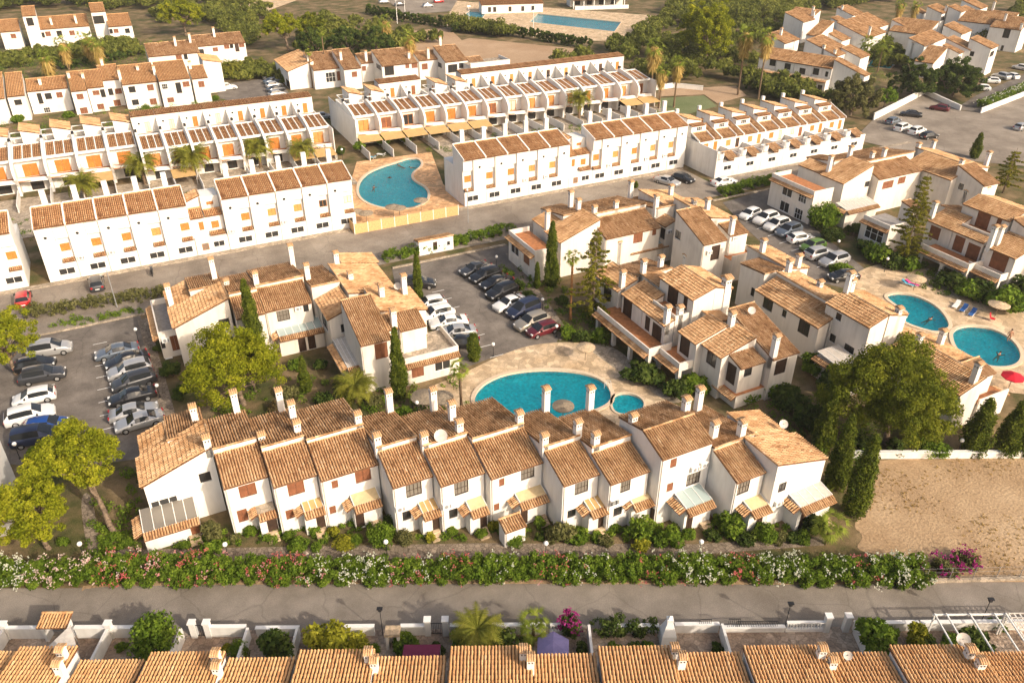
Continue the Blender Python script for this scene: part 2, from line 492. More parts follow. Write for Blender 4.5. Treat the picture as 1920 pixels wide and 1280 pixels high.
def shell(root, d, u0, u1, v0, v1, z0, za, p, wins, wmat, name='wall'):
    """walls of a block with openings; wins: (face, centre along, centre height, width, height, kind)"""
    h = heights(d, u0, u1, v0, v1, za, p)
    mb = MB(wmat)
    for face, a0, a1, c, t0, t1 in (('F', u0, u1, v0, h[0], h[1]), ('R', v0, v1, u1, h[1], h[2]), ('B', u0, u1, v1, h[3], h[2]), ('L', v0, v1, u0, h[0], h[3])):
        ws = []
        for (fc, a, z, w, hh, k) in wins:
            if fc != face: continue
            zr = min(t0, t1)
            if z + hh / 2 > zr - .05: z = zr - .08 - hh / 2
            z = max(z, z0 + hh / 2 + .02)
            a = min(max(a, a0 + w / 2 + .05), a1 - w / 2 - .05)
            if a - w / 2 < a0 + .02 or a + w / 2 > a1 - .02 or z + hh / 2 > zr: continue
            if any(abs(a - x[0]) < (w + x[2]) / 2 + .03 and abs(z - x[1]) < (hh + x[3]) / 2 + .03 for x in ws): continue
            ws.append((a, z, w, hh, k))
        wall_face(mb, face, a0, a1, c, z0, t0, t1, [(a - w / 2, a + w / 2, z - hh / 2, z + hh / 2) for a, z, w, hh, k in ws])
        for a, z, w, hh, k in ws:
            s = .07
            x, y = {'F': (a, c + s), 'B': (a, c - s), 'L': (c + s, a), 'R': (c - s, a)}[face]
            opening(root, k, face, x, y, z, w, hh)
            if hh < 1.7 and k != 'oc':
                sm = MB(M['trim'])
                sm.box(-w / 2 - .06, w / 2 + .06, -.16, -.03, -.05, 0)
                sm.build('window_sill', root, loc=(x, y, z - hh / 2), rz=ROT[face])
    mb.face([(x, y, z) for (x, y), z in zip(((u0, v0), (u1, v0), (u1, v1), (u0, v1)), h)])
    return mb.build(name, root)

# ------------------------------------------------------------------ chimneys
def _chim():
    s = MB(M['white'], M['iron'])
    s.box(-.3, .3, -.3, .3, 0, 1)
    c = MB(M['white'], M['iron'], M['tile'])
    c.box(-.34, .34, -.34, .34, -.06, .0)
    for x in (-.13, .13):  # dark plates stand in for the shade inside the flue openings
        c.box(x - .05, x + .05, -.352, -.343, -.32, -.16, 1)
        c.box(-.352, -.343, x - .05, x + .05, -.32, -.16, 1)
    c.box(-.30, .30, -.30, .30, 0, .10)
    for sgn in (-1, 1):
        for x in (-.28, -.093, .093, .28):
            c.tube((x, 0, .34), (x, sgn * .46, .13), .085, .105, 6, 2)
    me = c.mesh('chimney_cap')
    at = me.attributes.new('rnd', 'FLOAT', 'FACE')
    at.data.foreach_set('value', rng.uniform(.4, 1, len(me.polygons)).astype(np.float32))
    return s.mesh('chimney'), me
CH_S, CH_C = _chim()

def chimney(root, x, y, z, h, w=1., rz=0.):
    o = put('chimney', CH_S, root, (x, y, z - .6), rz, (w, w, h + .6))
    k = put('chimney_cap', CH_C, root, (x, y, z + h), rz, (w, w, w))
    return o

def dish(root, x, y, z, r=.5, az=-2.2, pole=.8):
    o = MB(M['dish'])
    o.lathe([(0.01, 0), (r * .5, .04 * r), (r * .85, .16 * r), (r, .24 * r)], 14)
    o.tube((0, 0, .02), (0, -.2 * r, .7 * r), .015, n=5)
    ob = o.build('satellite_dish', root, True, loc=(x, y, z + pole))
    ob.rotation_euler = (R(48), 0, -.45)
    m = MB(M['grey']); m.tube((0, 0, -pole), (0, 0, .05), .03, n=6)
    m.build('mast', root, loc=(x, y, z + pole))

def _ac():
    m = MB(M['trim'], M['grey'])
    m.box(-.42, .42, -.3, 0, -.28, .28)
    n = 12
    m.face([(-.1 + .2 * math.cos(2 * math.pi * k / n), -.303, .2 * math.sin(2 * math.pi * k / n)) for k in range(n)], 1)
    m.box(.2, .36, -.305, -.3, -.2, .2, 1)
    return m.mesh('air_conditioner')
ACM = _ac()
def aircon(root, face, x, y, z): return put('air_conditioner', ACM, root, (x, y, z), ROT[face])
# plan of the houses in metres: block = side the roof falls to, x0 x1 y0 y1, base z, height of its front-left corner, pitch, tile, detail, openings, extras
HOUSES = {
 'D0': (0, [
  ('L', -5.46, 0.86, 61.2, 65.66, 0, 5.2, 0.36, 'tile', 1, [('F', -0.24, 4.43, 0.98, 1, 'k'), ('F', -4.15, 2.39, 2.38, 2.03, 'w'), ('F', -2.1, 2.39, 1.7, 2.04, 'w')], {}),
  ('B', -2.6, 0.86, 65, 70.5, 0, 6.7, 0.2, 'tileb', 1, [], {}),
  ('L', -5, -2.6, 65, 69, 0, 5.3, 0.36, 'tile', 1, [], {}),
  ('N', -6.21, -1.59, 58.86, 61.46, 0, 2.2, 0, None, 1, [('F', -1.75, 1.19, 0.84, 1.9, 'db')], {'skirt': 'FL', 'top': 'glass'}),
  ], [(0.61, 61.54, 6.98, 1.42, 1.0), (0.18, 67.81, 6.19, 1.57, 1.0)], [], []),
 'D1': (0, [
  ('F', 0.91, 4.73, 57.13, 60.81, 0, 5.75, 0.32, 'tile', 1, [('F', 2.82, 4.76, 1.45, 1.31, 'b'), ('F', 1.95, 2.17, 0.86, 1.36, 'b')], {}),
  ('B', 0.91, 4.73, 60.71, 67.41, 0, 7.55, 0.22, 'tileb', 1, [], {}),
  ('N', 3.11, 4.64, 56.14, 58.04, 0, 2.75, 0, None, 1, [('F', 4.24, 0.95, 0.88, 1.9, 'd')], {'skirt': 'FL', 'top': 'none'}),
  ], [(3.96, 67.39, 6.14, 2.33, 1.0)], [], []),
 'D2': (0, [
  ('F', 4.76, 8.59, 55.41, 59.18, 0, 5.75, 0.32, 'tile', 1, [('F', 6.65, 4.82, 1.43, 1.31, 'b'), ('F', 5.75, 2.19, 0.75, 1.02, 'b')], {}),
  ('B', 4.76, 8.59, 59.08, 65.78, 0, 7.55, 0.22, 'tileb', 1, [], {}),
  ('N', 6.76, 8.6, 54.61, 56.51, 0, 2.75, 0, None, 1, [('F', 8.12, 0.86, 0.77, 1.9, 'd')], {'skirt': 'FL', 'top': 'ochre'}),
  ], [(7.86, 65.67, 6.15, 2.42, 1.0), (8.51, 63.5, 6.63, 1.64, 1.0), (5.1, 60.63, 6.23, 1.55, 1.0), (8.24, 60.16, 7.37, 1.02, 1.0)], [], []),
 'D3': (0, [
  ('F', 8.62, 13.87, 54.4, 58.46, 0, 5.75, 0.32, 'tile', 1, [('F', 9.83, 4.86, 0.57, 0.82, 'b'), ('F', 12.4, 4.84, 1.44, 1.32, 'b'), ('F', 9.3, 2.06, 0.58, 0.85, 'b')], {}),
  ('B', 8.62, 13.87, 58.36, 65.06, 0, 7.55, 0.22, 'tileb', 1, [], {}),
  ('N', 10.89, 13.41, 53.34, 55.34, 0, 2.75, 0, None, 1, [('F', 11.29, 1.11, 0.79, 1.9, 'd')], {'skirt': 'FL', 'top': 'beige'}),
  ], [(13.5, 58.7, 7.03, 1.54, 1.0)], [], []),
 'D4': (0, [
  ('F', 13.9, 17.62, 50.76, 54.59, 0, 5.75, 0.32, 'tile', 1, [('F', 15.84, 4.75, 1.45, 1.39, 'g'), ('F', 14.99, 2.07, 0.8, 1.02, 'k')], {}),
  ('B', 13.9, 17.62, 54.49, 61.19, 0, 7.55, 0.22, 'tileb', 1, [], {}),
  ('N', 16.01, 17.66, 49.81, 51.81, 0, 2.75, 0, None, 1, [('F', 17.37, 0.94, 0.68, 1.9, 'd')], {'skirt': 'FL', 'top': 'ochre'}),
  ], [(14.06, 54.83, 6.9, 1.73, 1.0), (17.18, 60.81, 6.22, 2.33, 1.0)], [('F', 14.42, 50.98, 3.23)], []),
 'D5': (0, [
  ('F', 17.65, 21.89, 49.13, 53.03, 0, 5.75, 0.32, 'tile', 1, [('F', 19.65, 4.74, 1.35, 1.39, 'g'), ('F', 18.77, 2.1, 0.82, 1.02, 'k')], {}),
  ('B', 17.65, 21.89, 52.93, 59.63, 0, 7.55, 0.22, 'tileb', 1, [], {}),
  ('N', 19.87, 21.58, 48.17, 50.17, 0, 2.75, 0, None, 1, [('F', 21.22, 0.87, 0.7, 1.9, 'd')], {'skirt': 'FL', 'top': 'beige'}),
  ], [(17.86, 53.27, 6.9, 1.58, 1.0), (21.33, 53.47, 7.49, 1.1, 1.0), (21.03, 59.09, 6.25, 2.42, 1.0), (21.71, 56.09, 6.91, 1.9, 1.0)], [('F', 18.15, 49.35, 3.37)], [(19.35, 52.97, 7.23, 0.6)]),
 'D6': (0, [
  ('F', 21.92, 27.11, 48.07, 52, 0, 5.75, 0.32, 'tile', 1, [('F', 23.07, 4.88, 0.53, 0.82, 'b'), ('F', 25.65, 4.95, 1.36, 1.32, 'g'), ('F', 22.53, 2.18, 0.54, 0.77, 'b')], {}),
  ('B', 21.92, 27.11, 51.9, 58.6, 0, 7.55, 0.22, 'tileb', 1, [], {}),
  ('N', 24.23, 27.04, 47.18, 49.18, 0, 2.75, 0, None, 1, [('F', 24.76, 0.89, 0.72, 1.91, 'd')], {'skirt': 'FL', 'top': 'beige'}),
  ('F', 21.9, 24, 45.2, 46.6, 0, 1.9, 0.3, 'tile', 1, [], {}),
  ], [(26.79, 52.24, 7.0, 1.54, 1.0)], [], []),
 'D7': (0, [
  ('F', 27.14, 30.8, 44.46, 48.16, 0, 5.75, 0.32, 'tile', 1, [('F', 29.09, 4.75, 1.37, 1.31, 'g'), ('F', 28.21, 2.08, 0.87, 0.85, 'k')], {}),
  ('B', 27.14, 30.8, 48.06, 54.76, 0, 7.55, 0.22, 'tileb', 1, [], {}),
  ('N', 29.29, 31.01, 43.48, 45.48, 0, 2.75, 0, None, 1, [('F', 30.7, 1.18, 0.67, 1.9, 'd')], {'skirt': 'FL', 'top': 'ochre'}),
  ], [(27.29, 48.4, 6.95, 1.58, 1.0), (30.63, 54.16, 6.26, 2.58, 1.0), (30.7, 48.38, 7.53, 1.33, 1.0)], [], []),
 'D8': (0, [
  ('F', 30.83, 34.97, 42.82, 46.15, 0, 5.75, 0.32, 'tile', 1, [('F', 32.58, 4.83, 1.04, 1.23, 'g'), ('F', 32, 2.12, 0.9, 0.94, 'k'), ('F', 32.84, 4.78, 1.41, 1.31, 'g')], {}),
  ('B', 30.83, 34.97, 46.05, 52.75, 0, 7.55, 0.22, 'tileb', 1, [], {}),
  ('N', 33.15, 35.41, 42.53, 44.53, 0, 2.75, 0, None, 1, [], {'skirt': 'FL', 'top': 'beige'}),
  ], [(34.6, 52.57, 6.17, 2.5, 1.0), (31.35, 46.39, 6.61, 2.05, 1.0)], [('F', 31.43, 43.04, 3.62), ('F', 31.42, 43.04, 3.54)], []),
 'D9': (0, [
  ('F', 35.17, 40.72, 41.59, 44.75, 0, 7.8, 0.32, 'tile', 1, [('F', 36.57, 6.88, 0.68, 0.96, 'b'), ('F', 36.54, 4.12, 0.69, 0.91, 'b'), ('F', 39.11, 4.11, 1.5, 1.34, 'g'), ('L', 42.2, -0.01, 0.89, 1.9, 'd')], {}),
  ('B', 35.2, 40.7, 44.72, 48.6, 0, 8.85, 0.28, 'tileb', 1, [], {}),
  ('N', 37.03, 39.99, 39.91, 42.31, 0, 2.75, 0, None, 1, [('F', 37.66, 0.83, 0.71, 1.9, 'd')], {'skirt': 'FL', 'top': 'glassb'}),
  ], [(35.54, 46.79, 7.48, 1.54, 1.0), (40.56, 45.74, 8.63, 1.25, 1.0)], [('F', 39.0, 41.81, 5.39), ('F', 40.01, 41.81, 5.51)], []),
 'D10': (0, [
  ('F', 40.74, 44, 38.13, 41.6, 0, 5.75, 0.32, 'tile', 1, [('F', 41.81, 4.79, 1.35, 1.47, 'g')], {}),
  ('B', 40.74, 45.4, 41.5, 48.4, 0, 7.2, 0.2, 'tileb', 1, [], {}),
  ('N', 41.97, 44.08, 37.16, 39.16, 0, 2.75, 0, None, 1, [('F', 43.29, 0.7, 0.74, 1.9, 'd')], {'skirt': 'FL', 'top': 'beige'}),
  ], [(44.12, 48.05, 5.94, 2.52, 1.0), (41.82, 43.03, 6.94, 1.66, 1.0), (44.02, 41.92, 7.17, 1.57, 1.0)], [], []),
 'D11': (0, [
  ('R', 44.06, 50.21, 37.09, 41.34, 0, 7.3, 0.25, 'tile', 1, [('F', 45.21, 4.41, 0.9, 0.99, 'k')], {}),
  ('R', 45.5, 49.4, 41.36, 45.5, 0, 6.9, 0.25, 'tile', 1, [], {}),
  ('B', 44.1, 45.45, 41.36, 46, 0, 6.6, 0.2, 'tileb', 1, [], {}),
  ('N', 46.17, 50.08, 35.55, 37.75, 0, 2.75, 0, None, 1, [('F', 46.91, 0.61, 0.76, 1.9, 'd')], {'skirt': 'FL', 'top': 'glassp'}),
  ], [], [('F', 45.05, 37.13, 2.71)], [(49.15, 41.86, 5.99, 0.42)]),
 'E0': (0, [
  ('L', 0.34, 6.97, 88.69, 93.76, 0, 5.2, 0.36, 'tile', 1, [('F', 5.98, 4.76, 1.23, 1.1, 'k')], {}),
  ('L', 0.4, 3.1, 93.9, 99.2, 0, 5.1, 0.36, 'tile', 1, [], {}),
  ('B', 3.15, 7.2, 93.9, 100.2, 0, 7.1, 0.2, 'tileb', 1, [], {}),
  ('N', -1.44, 2.16, 91.59, 100.63, 0, 2.9, 0, 'tile', 1, [('F', 0.19, 2.74, 0.91, 2.06, 'b'), ('F', -1.43, 1.87, 0.45, 0.94, 'k')], {'skirt': 'L', 'top': 'greyfloor', 'par': 'FBL'}),
  ], [(0.88, 94.6, 5.27, 2.69, 1.0), (6.54, 96.82, 6.57, 2.77, 1.0)], [('F', -0.77, 91.59, 2.53), ('F', -0.91, 91.59, -0.27)], []),
 'E1': (0, [
  ('F', 7.2, 10.55, 86.7, 90.4, 0, 5.7, 0.32, 'tile', 1, [], {}),
  ('B', 7.25, 10.55, 90.3, 98.5, 0, 7.4, 0.2, 'tileb', 1, [], {}),
  ], [(7.59, 94.33, 5.73, 1.55, 1.0)], [], []),
 'E2': (0, [
  ('F', 10.6, 16.2, 86.91, 90.99, 0, 5.7, 0.32, 'tile', 1, [('F', 12.63, 4.71, 1.52, 1.38, 'g'), ('F', 15.43, 5.03, 0.65, 0.93, 'k')], {}),
  ('B', 10.6, 16.4, 90.9, 98.7, 0, 7.5, 0.2, 'tileb', 1, [], {}),
  ('N', 11.44, 16.87, 85.7, 88.3, 0, 2.7, 0, None, 1, [('F', 14.07, 0.95, 0.9, 2.11, 'd'), ('F', 14.03, 0.97, 0.9, 2.11, 'd'), ('F', 15.25, 1.11, 0.91, 2.11, 'd')], {'skirt': 'FL', 'top': 'glassb'}),
  ], [(10.74, 91.24, 7.06, 1.9, 1.0), (16.4, 97.25, 6.28, 2.69, 1.0)], [('F', 14.48, 87.13, 5.27)], []),
 'E3': (0, [
  ('L', 16.72, 19.8, 81.93, 87.6, 0, 5.6, 0.36, 'tile', 1, [('L', 84.67, 3.95, 2.42, 1.49, 'k'), ('F', 18.48, 4.12, 0.57, 1.1, 'k')], {}),
  ('R', 20.2, 26.4, 84.6, 93.6, 0, 7.1, 0.2, 'tile', 1, [], {}),
  ('R', 22, 26.9, 93.7, 97.1, 0, 6.8, 0.2, 'tile', 1, [], {}),
  ('B', 16.5, 20.1, 87.7, 96.5, 0, 7.4, 0.2, 'tileb', 1, [], {}),
  ], [(16.89, 90.93, 6.8, 2.03, 1.0), (21.32, 93.64, 6.88, 1.54, 1.0), (21.65, 88.55, 6.81, 0.93, 1.0)], [], []),
 'E4': (0, [
  ('F', 18.19, 21.85, 73.47, 80.56, 0, 6.3, 0.32, 'tile', 1, [('F', 20.5, 5.02, 1.47, 2.01, 'b')], {}),
  ('F', 23.31, 26.45, 74.99, 77.97, 0, 6, 0.32, 'tile', 1, [], {}),
  ('R', 22.1, 27.8, 78.1, 84.5, 0, 7.4, 0.2, 'tile', 1, [], {}),
  ('F', 21.95, 23.2, 75.5, 78, 0, 6.2, 0.32, 'tile', 1, [], {}),
  ('N', 22.89, 29.44, 72.94, 78.44, 0, 2.9, 0, 'tile', 1, [('F', 24.31, 1.71, 1.46, 1.74, 'b'), ('F', 27.39, 1.78, 2.08, 1.84, 'wa')], {'skirt': 'F', 'top': 'palefloor', 'par': 'FR'}),
  ('N', 16.85, 18.39, 75.46, 81.46, 0, 2.7, 0, None, 1, [], {'skirt': 'FL', 'top': 'glassp'}),
  ], [(23.51, 81.88, 7.12, 1.41, 1.0), (26.51, 82.4, 6.52, 2.52, 1.0), (22.93, 76.02, 5.76, 2.59, 1.0)], [], [(25.94, 83.16, 6.63, 0.45)]),
 'F0': (0, [
  ('L', 52.01, 58.57, 89.16, 93.85, 0, 5.4, 0.36, 'tile', 1, [('F', 57.41, 4.29, 0.79, 1.05, 'k')], {}),
  ('L', 52.6, 55.2, 93.95, 98.8, 0, 5.3, 0.36, 'tile', 1, [], {}),
  ('B', 55.2, 59.1, 93.95, 101, 0, 7.2, 0.2, 'tileb', 1, [], {}),
  ('N', 48.18, 51.58, 89.5, 97.74, 0, 4.1, 0, 'tile', 1, [('L', 95.75, 2.65, 2.62, 1.93, 'wa'), ('L', 91.99, 2.73, 1.87, 1.9, 'b')], {'skirt': 'L', 'top': 'terra', 'par': 'FBL'}),
  ], [(52.49, 93.8, 5.57, 2.81, 1.0), (58.59, 97.66, 6.51, 2.46, 1.0), (58.55, 95.33, 6.97, 1.55, 1.0)], [], []),
 'F1': (0, [
  ('F', 58.1, 67.59, 86.75, 91.21, 0, 5.7, 0.32, 'tile', 1, [('F', 63.76, 4.76, 1.62, 1.47, 'b'), ('F', 66.57, 5.11, 0.71, 0.95, 'b')], {}),
  ('B', 59.15, 68.4, 91.9, 99.5, 0, 7.5, 0.2, 'tileb', 1, [], {}),
  ('N', 62.66, 69.45, 87.42, 90.42, 0, 2.7, 0, None, 1, [], {'skirt': 'F', 'top': 'glassb'}),
  ], [(59.42, 92.24, 7.07, 1.35, 1.0), (63.11, 92.24, 6.95, 1.55, 1.0), (60.67, 87.27, 1.64, 3.04, 1.0)], [], []),
 'F2': (0, [
  ('L', 68.36, 70.18, 86.81, 93.38, 0, 5.6, 0.4, 'tile', 1, [('L', 87.57, 4.31, 1.17, 1.71, 'k')], {}),
  ('B', 68.5, 71.9, 89.5, 98.5, 0, 7.5, 0.2, 'tileb', 1, [], {}),
  ], [(69.83, 98.28, 5.45, 3.06, 1.0), (68.59, 89.84, 6.7, 2.61, 1.0)], [('F', 69.08, 86.85, 4.81)], []),
 'F3': (0, [
  ('F', 67.89, 72.03, 77.44, 84.23, 0, 6.6, 0.38, 'tile', 1, [('L', 83.24, 5.93, 1.26, 1.23, 'k'), ('F', 70.28, 4.95, 1.51, 2.23, 'd')], {}),
  ('F', 73.43, 76.74, 78.53, 81.34, 0, 6.4, 0.3, 'tile', 1, [], {}),
  ('R', 72, 76.4, 81.4, 90.2, 0, 8.4, 0.2, 'tile', 1, [], {}),
  ('R', 70.4, 76, 90.3, 97, 0, 7.6, 0.18, 'tile', 1, [], {}),
  ('N', 73.01, 77.48, 77.06, 80.26, 0, 3.3, 0, 'tile', 1, [], {'top': 'terra', 'par': 'FR'}),
  ], [(74.54, 94.26, 6.85, 1.55, 1.0), (73.2, 86.94, 8.16, 0.74, 1.0), (73.87, 84.67, 8.03, 1.64, 1.0), (73.77, 78.95, 5.86, 3.07, 1.0), (68.23, 81.26, 1.65, 1.77, 1.0)], [('F', 74.29, 78.75, 5.94), ('F', 69.07, 77.66, 5.31)], []),
 'G0': (0, [
  ('L', 51.24, 52.74, 63.35, 68, 0, 5.5, 0.36, 'tile', 1, [('L', 66.8, 4.1, 0.97, 1.9, 'd'), ('L', 64.85, 3.84, 1.89, 2.2, 'd')], {}),
  ('L', 51.24, 54.5, 68.02, 72.35, 0, 5.5, 0.36, 'tile', 1, [('L', 71.11, 4.07, 1.93, 2.46, 'd')], {}),
  ('L', 51.32, 54.23, 73.32, 79.17, 0, 5.3, 0.36, 'tile', 1, [('L', 75.84, 3.87, 1.76, 1.75, 'k'), ('L', 78.64, 0.93, 1.35, 1.22, 'k')], {}),
  ('R', 54.9, 58.4, 69.6, 74, 0, 6.9, 0.2, 'tileb', 1, [], {}),
  ('B', 54.3, 60.2, 74, 79.5, 0, 6.4, 0.2, 'tileb', 1, [], {}),
  ('N', 48.73, 51.93, 62.42, 73.86, 0, 2.9, 0, 'tile', 1, [], {'skirt': 'L', 'top': 'terra', 'par': 'FL', 'arcade': 1}),
  ], [(55.24, 73.66, 6.24, 2.35, 1.0), (52.17, 73.66, 4.74, 3.03, 1.0), (59.12, 75.25, 6.2, 1.46, 1.0), (51.78, 63.69, 4.86, 2.91, 1.0)], [], []),
 'G1': (0, [
  ('N', 52.76, 54.8, 63.35, 68, 0, 5.75, 0, None, 1, [], {'top': 'terra', 'par': 'FL'}),
  ('L', 54.62, 57.83, 62.94, 69.58, 0, 8.3, 0.3, 'tile', 1, [('L', 66.85, 6.99, 2, 2.35, 'd'), ('L', 64.43, 7.35, 0.77, 1.9, 'd')], {}),
  ('R', 57.85, 60.6, 63, 69.4, 0, 9.25, 0.3, 'tile', 1, [], {}),
  ], [(53.54, 63.65, 4.96, 2.39, 1.0), (59.7, 63.34, 6.55, 3.27, 1.4)], [], []),
 'G2': (0, [
  ('L', 51.9, 56.17, 58.4, 61.65, 0, 5.6, 0.3, 'tile', 1, [('L', 60.39, 4.27, 1.74, 2.32, 'd')], {}),
  ('N', 50.2, 53.1, 58.6, 62.86, 0, 2.7, 0, 'tile', 1, [], {'skirt': 'L', 'top': 'terra', 'par': 'FL', 'arcade': 1}),
  ('R', 56.25, 58.6, 60.3, 62.9, 0, 6.5, 0.2, 'tile', 1, [], {}),
  ], [], [], []),
 'G3': (0, [
  ('L', 52.78, 57.6, 55.08, 58.48, 0, 5.4, 0.3, 'tile', 1, [('L', 56.74, 4.39, 1.62, 1.76, 'k')], {}),
  ('N', 53.61, 60.11, 52.71, 56.03, 0, 1.6, 0, 'tile', 1, [], {'skirt': 'L', 'top': 'terra', 'par': ''}),
  ], [(56.8, 58.55, 6.61, 1.69, 1.0)], [], []),
 'G4': (0, [
  ('F', 57.65, 61.4, 52.2, 60.2, 0, 5.4, 0.3, 'tile', 1, [('F', 59.14, 4.07, 1.63, 1.93, 'd')], {}),
  ('F', 53.92, 57.35, 52.95, 55.54, 0, 4.9, 0.3, 'tile', 1, [('L', 54.56, 3.54, 1.79, 2.46, 'd'), ('F', 55.19, 4.09, 1.11, 1.04, 'k')], {}),
  ], [(57.99, 52.73, 4.7, 3.4, 1.0)], [], [(59.45, 58.41, 7.26, 0.45)]),
 'H0': (0, [
  ('B', 69.6, 73.05, 67.29, 71.94, 0, 6.4, 0.1, 'tileb', 1, [('L', 68.84, 3.11, 0.65, 1.19, 'k')], {}),
  ('R', 73.15, 77, 66.9, 74.7, 0, 6.6, 0.2, 'tile', 1, [], {}),
  ], [(73.49, 72.24, 5.58, 2.76, 1.0), (75.09, 67.24, 5.71, 2.15, 1.0)], [], []),
 'H1': (0, [
  ('L', 67.57, 69.34, 55.65, 66.47, 0, 5, 0.34, 'tile', 1, [('L', 64.11, 4.17, 1.69, 1.62, 'k'), ('L', 61.24, 4.18, 0.69, 0.94, 'k'), ('L', 57.87, 3.87, 1.75, 1.75, 'k')], {}),
  ('L', 69.36, 70.9, 55.7, 66.5, 0, 5.6, 0.34, 'tile', 1, [], {}),
  ('R', 70.95, 74.6, 55.7, 66.6, 0, 6.7, 0.2, 'tile', 1, [], {}),
  ], [(72.6, 66.33, 6.37, 1.66, 1.0), (73.46, 61.74, 6.2, 0.78, 1.0)], [], []),
 'H2': (0, [
  ('L', 69.57, 72.36, 50.57, 57.13, 0, 7.2, 0.34, 'tile', 1, [('L', 55.03, 6.36, 0.81, 0.89, 'k'), ('L', 55.13, 3.41, 0.84, 1.01, 'k'), ('L', 52.61, 3.15, 1.4, 1.27, 'k')], {}),
  ('R', 72.4, 75.6, 50.5, 57.1, 0, 8.2, 0.25, 'tile', 1, [], {}),
  ('N', 66.2, 69.5, 48.8, 54, 0, 2.7, 0, None, 1, [], {'skirt': 'L', 'top': 'glassp'}),
  ], [(72.32, 56.75, 7.85, 2.79, 1.0), (72.74, 56.67, 7.89, 1.82, 1.0), (74.15, 50.84, 5.04, 3.4, 1.0)], [], []),
 'I0': (0, [
  ('L', 104.68, 111.06, 87.81, 92.97, 0, 5.9, 0.36, 'tile', 1, [('F', 110.46, 4.98, 1.08, 0.94, 'k')], {}),
  ('L', 105.2, 107.6, 93.2, 98.6, 0, 5.8, 0.36, 'tile', 1, [], {}),
  ('B', 107.7, 111.2, 93.2, 99.5, 0, 7.7, 0.2, 'tileb', 1, [], {}),
  ('N', 98.34, 102.54, 87.66, 97.47, 0, 5, 0, 'tile', 1, [('L', 93.47, 3.95, 2.37, 2, 'wa'), ('L', 89.96, 3.86, 1.82, 1.74, 'w'), ('L', 93.48, 1.09, 2.24, 1.81, 'wa'), ('L', 90.15, 0.74, 1.85, 1.9, 'w')], {'skirt': 'L', 'top': 'terra', 'par': 'FBL'}),
  ('N', 102.25, 109.28, 83.94, 86.54, 0, 3, 0, 'tile', 1, [], {'skirt': 'FL', 'top': 'glassp'}),
  ], [(105.93, 92.49, 6.35, 2.61, 1.0), (111.01, 93.17, 8.18, 1.47, 1.0)], [], []),
 'I1': (0, [
  ('F', 111.4, 121.6, 86.4, 90.4, 0, 6, 0.34, 'tile', 1, [('F', 114.03, 4.68, 2.52, 1.29, 'b'), ('F', 117.21, 4.94, 1.76, 1.18, 'b')], {}),
  ('B', 111.4, 123.7, 90.3, 98.5, 0, 7.9, 0.2, 'tileb', 1, [], {}),
  ], [(114.43, 91.4, 7.73, 1.01, 1.0), (116.32, 90.64, 7.16, 2.11, 1.0)], [], []),
 'I2': (0, [
  ('L', 121.7, 126.2, 80.9, 90.3, 0, 6, 0.36, 'tile', 1, [], {}),
  ('R', 126.3, 131, 80.9, 92.4, 0, 7.7, 0.2, 'tile', 1, [], {}),
  ('N', 100.89, 105.89, 74.39, 79.61, 0, 3.6, 0, 'tile', 1, [('L', 76.89, 2.18, 3.64, 2.45, 'w')], {'skirt': 'L', 'top': 'greyfloor', 'par': 'FL'}),
  ('F', 107.5, 109.5, 76, 78.5, 0, 5.2, 0.2, 'tile', 1, [], {}),
  ], [(126.64, 92.04, 5.76, 2.6, 1.0), (130.63, 92.11, 6.83, 1.44, 1.0), (130.99, 81.7, 6.76, 2.4, 1.0)], [], []),
 'I3': (0, [
  ('F', 123.13, 126.87, 75.86, 81.36, 0, 6.4, 0.34, 'tile', 1, [('L', 79.79, 5.09, 0.88, 1.04, 'k')], {}),
  ], [(124.07, 81.49, 8.23, 0.7, 1.0), (124.72, 76.38, 4.35, 1.48, 1.0), (123.47, 78.68, 3.13, 1.44, 1.0)], [], []),
 'J0': (0, [
  ('L', 104.82, 106.32, 62.18, 67.2, 0, 5.6, 0.36, 'tile', 1, [('L', 65.79, 4.05, 1.65, 2.31, 'db'), ('L', 63.41, 3.77, 1.93, 2.29, 'db')], {}),
  ('L', 104.82, 108.5, 67.22, 71.59, 0, 5.6, 0.36, 'tile', 1, [('L', 69.92, 4.21, 1.74, 1.9, 'db')], {}),
  ('R', 108.5, 112.5, 69.5, 72.5, 0, 7, 0.2, 'tileb', 1, [], {}),
  ('N', 101.31, 104.51, 61.02, 68.91, 0, 2.9, 0, 'tile', 1, [], {'skirt': 'L', 'top': 'terra', 'par': 'FL', 'arcade': 1}),
  ], [(105.5, 71.42, 5.84, 2.44, 1.0)], [], []),
 'J1': (0, [
  ('N', 106.34, 108.8, 62.18, 67.2, 0, 5.85, 0, None, 1, [], {'top': 'terra', 'par': 'FL'}),
  ('L', 108.58, 111.76, 61.82, 69.36, 0, 8.3, 0.3, 'tile', 1, [('L', 65.73, 6.99, 2.04, 2.27, 'db'), ('L', 63.37, 7.47, 0.73, 1.9, 'db')], {}),
  ('R', 111.75, 116, 61.8, 69.4, 0, 9.2, 0.25, 'tile', 1, [], {}),
  ], [], [], []),
 'J2': (0, [
  ('L', 104.14, 108.59, 56.87, 61.53, 0, 5.6, 0.3, 'tile', 1, [('L', 59.02, 4.54, 2.41, 2.43, 'db')], {}),
  ('N', 102.65, 105.65, 57.15, 62.23, 0, 2.7, 0, 'tile', 1, [], {'skirt': 'L', 'top': 'terra', 'par': 'FL', 'arcade': 1}),
  ('F', 108.7, 113, 52, 61.5, 0, 6, 0.3, 'tile', 1, [], {}),
  ], [(104.33, 60.95, 5.66, 3.03, 1.0), (105.3, 60.65, 5.95, 2.67, 1.0)], [], []),
 'K0': (0, [
  ('L', 71.1, 74.6, 39.4, 49.2, 0, 4.6, 0.34, 'tile', 1, [], {}),
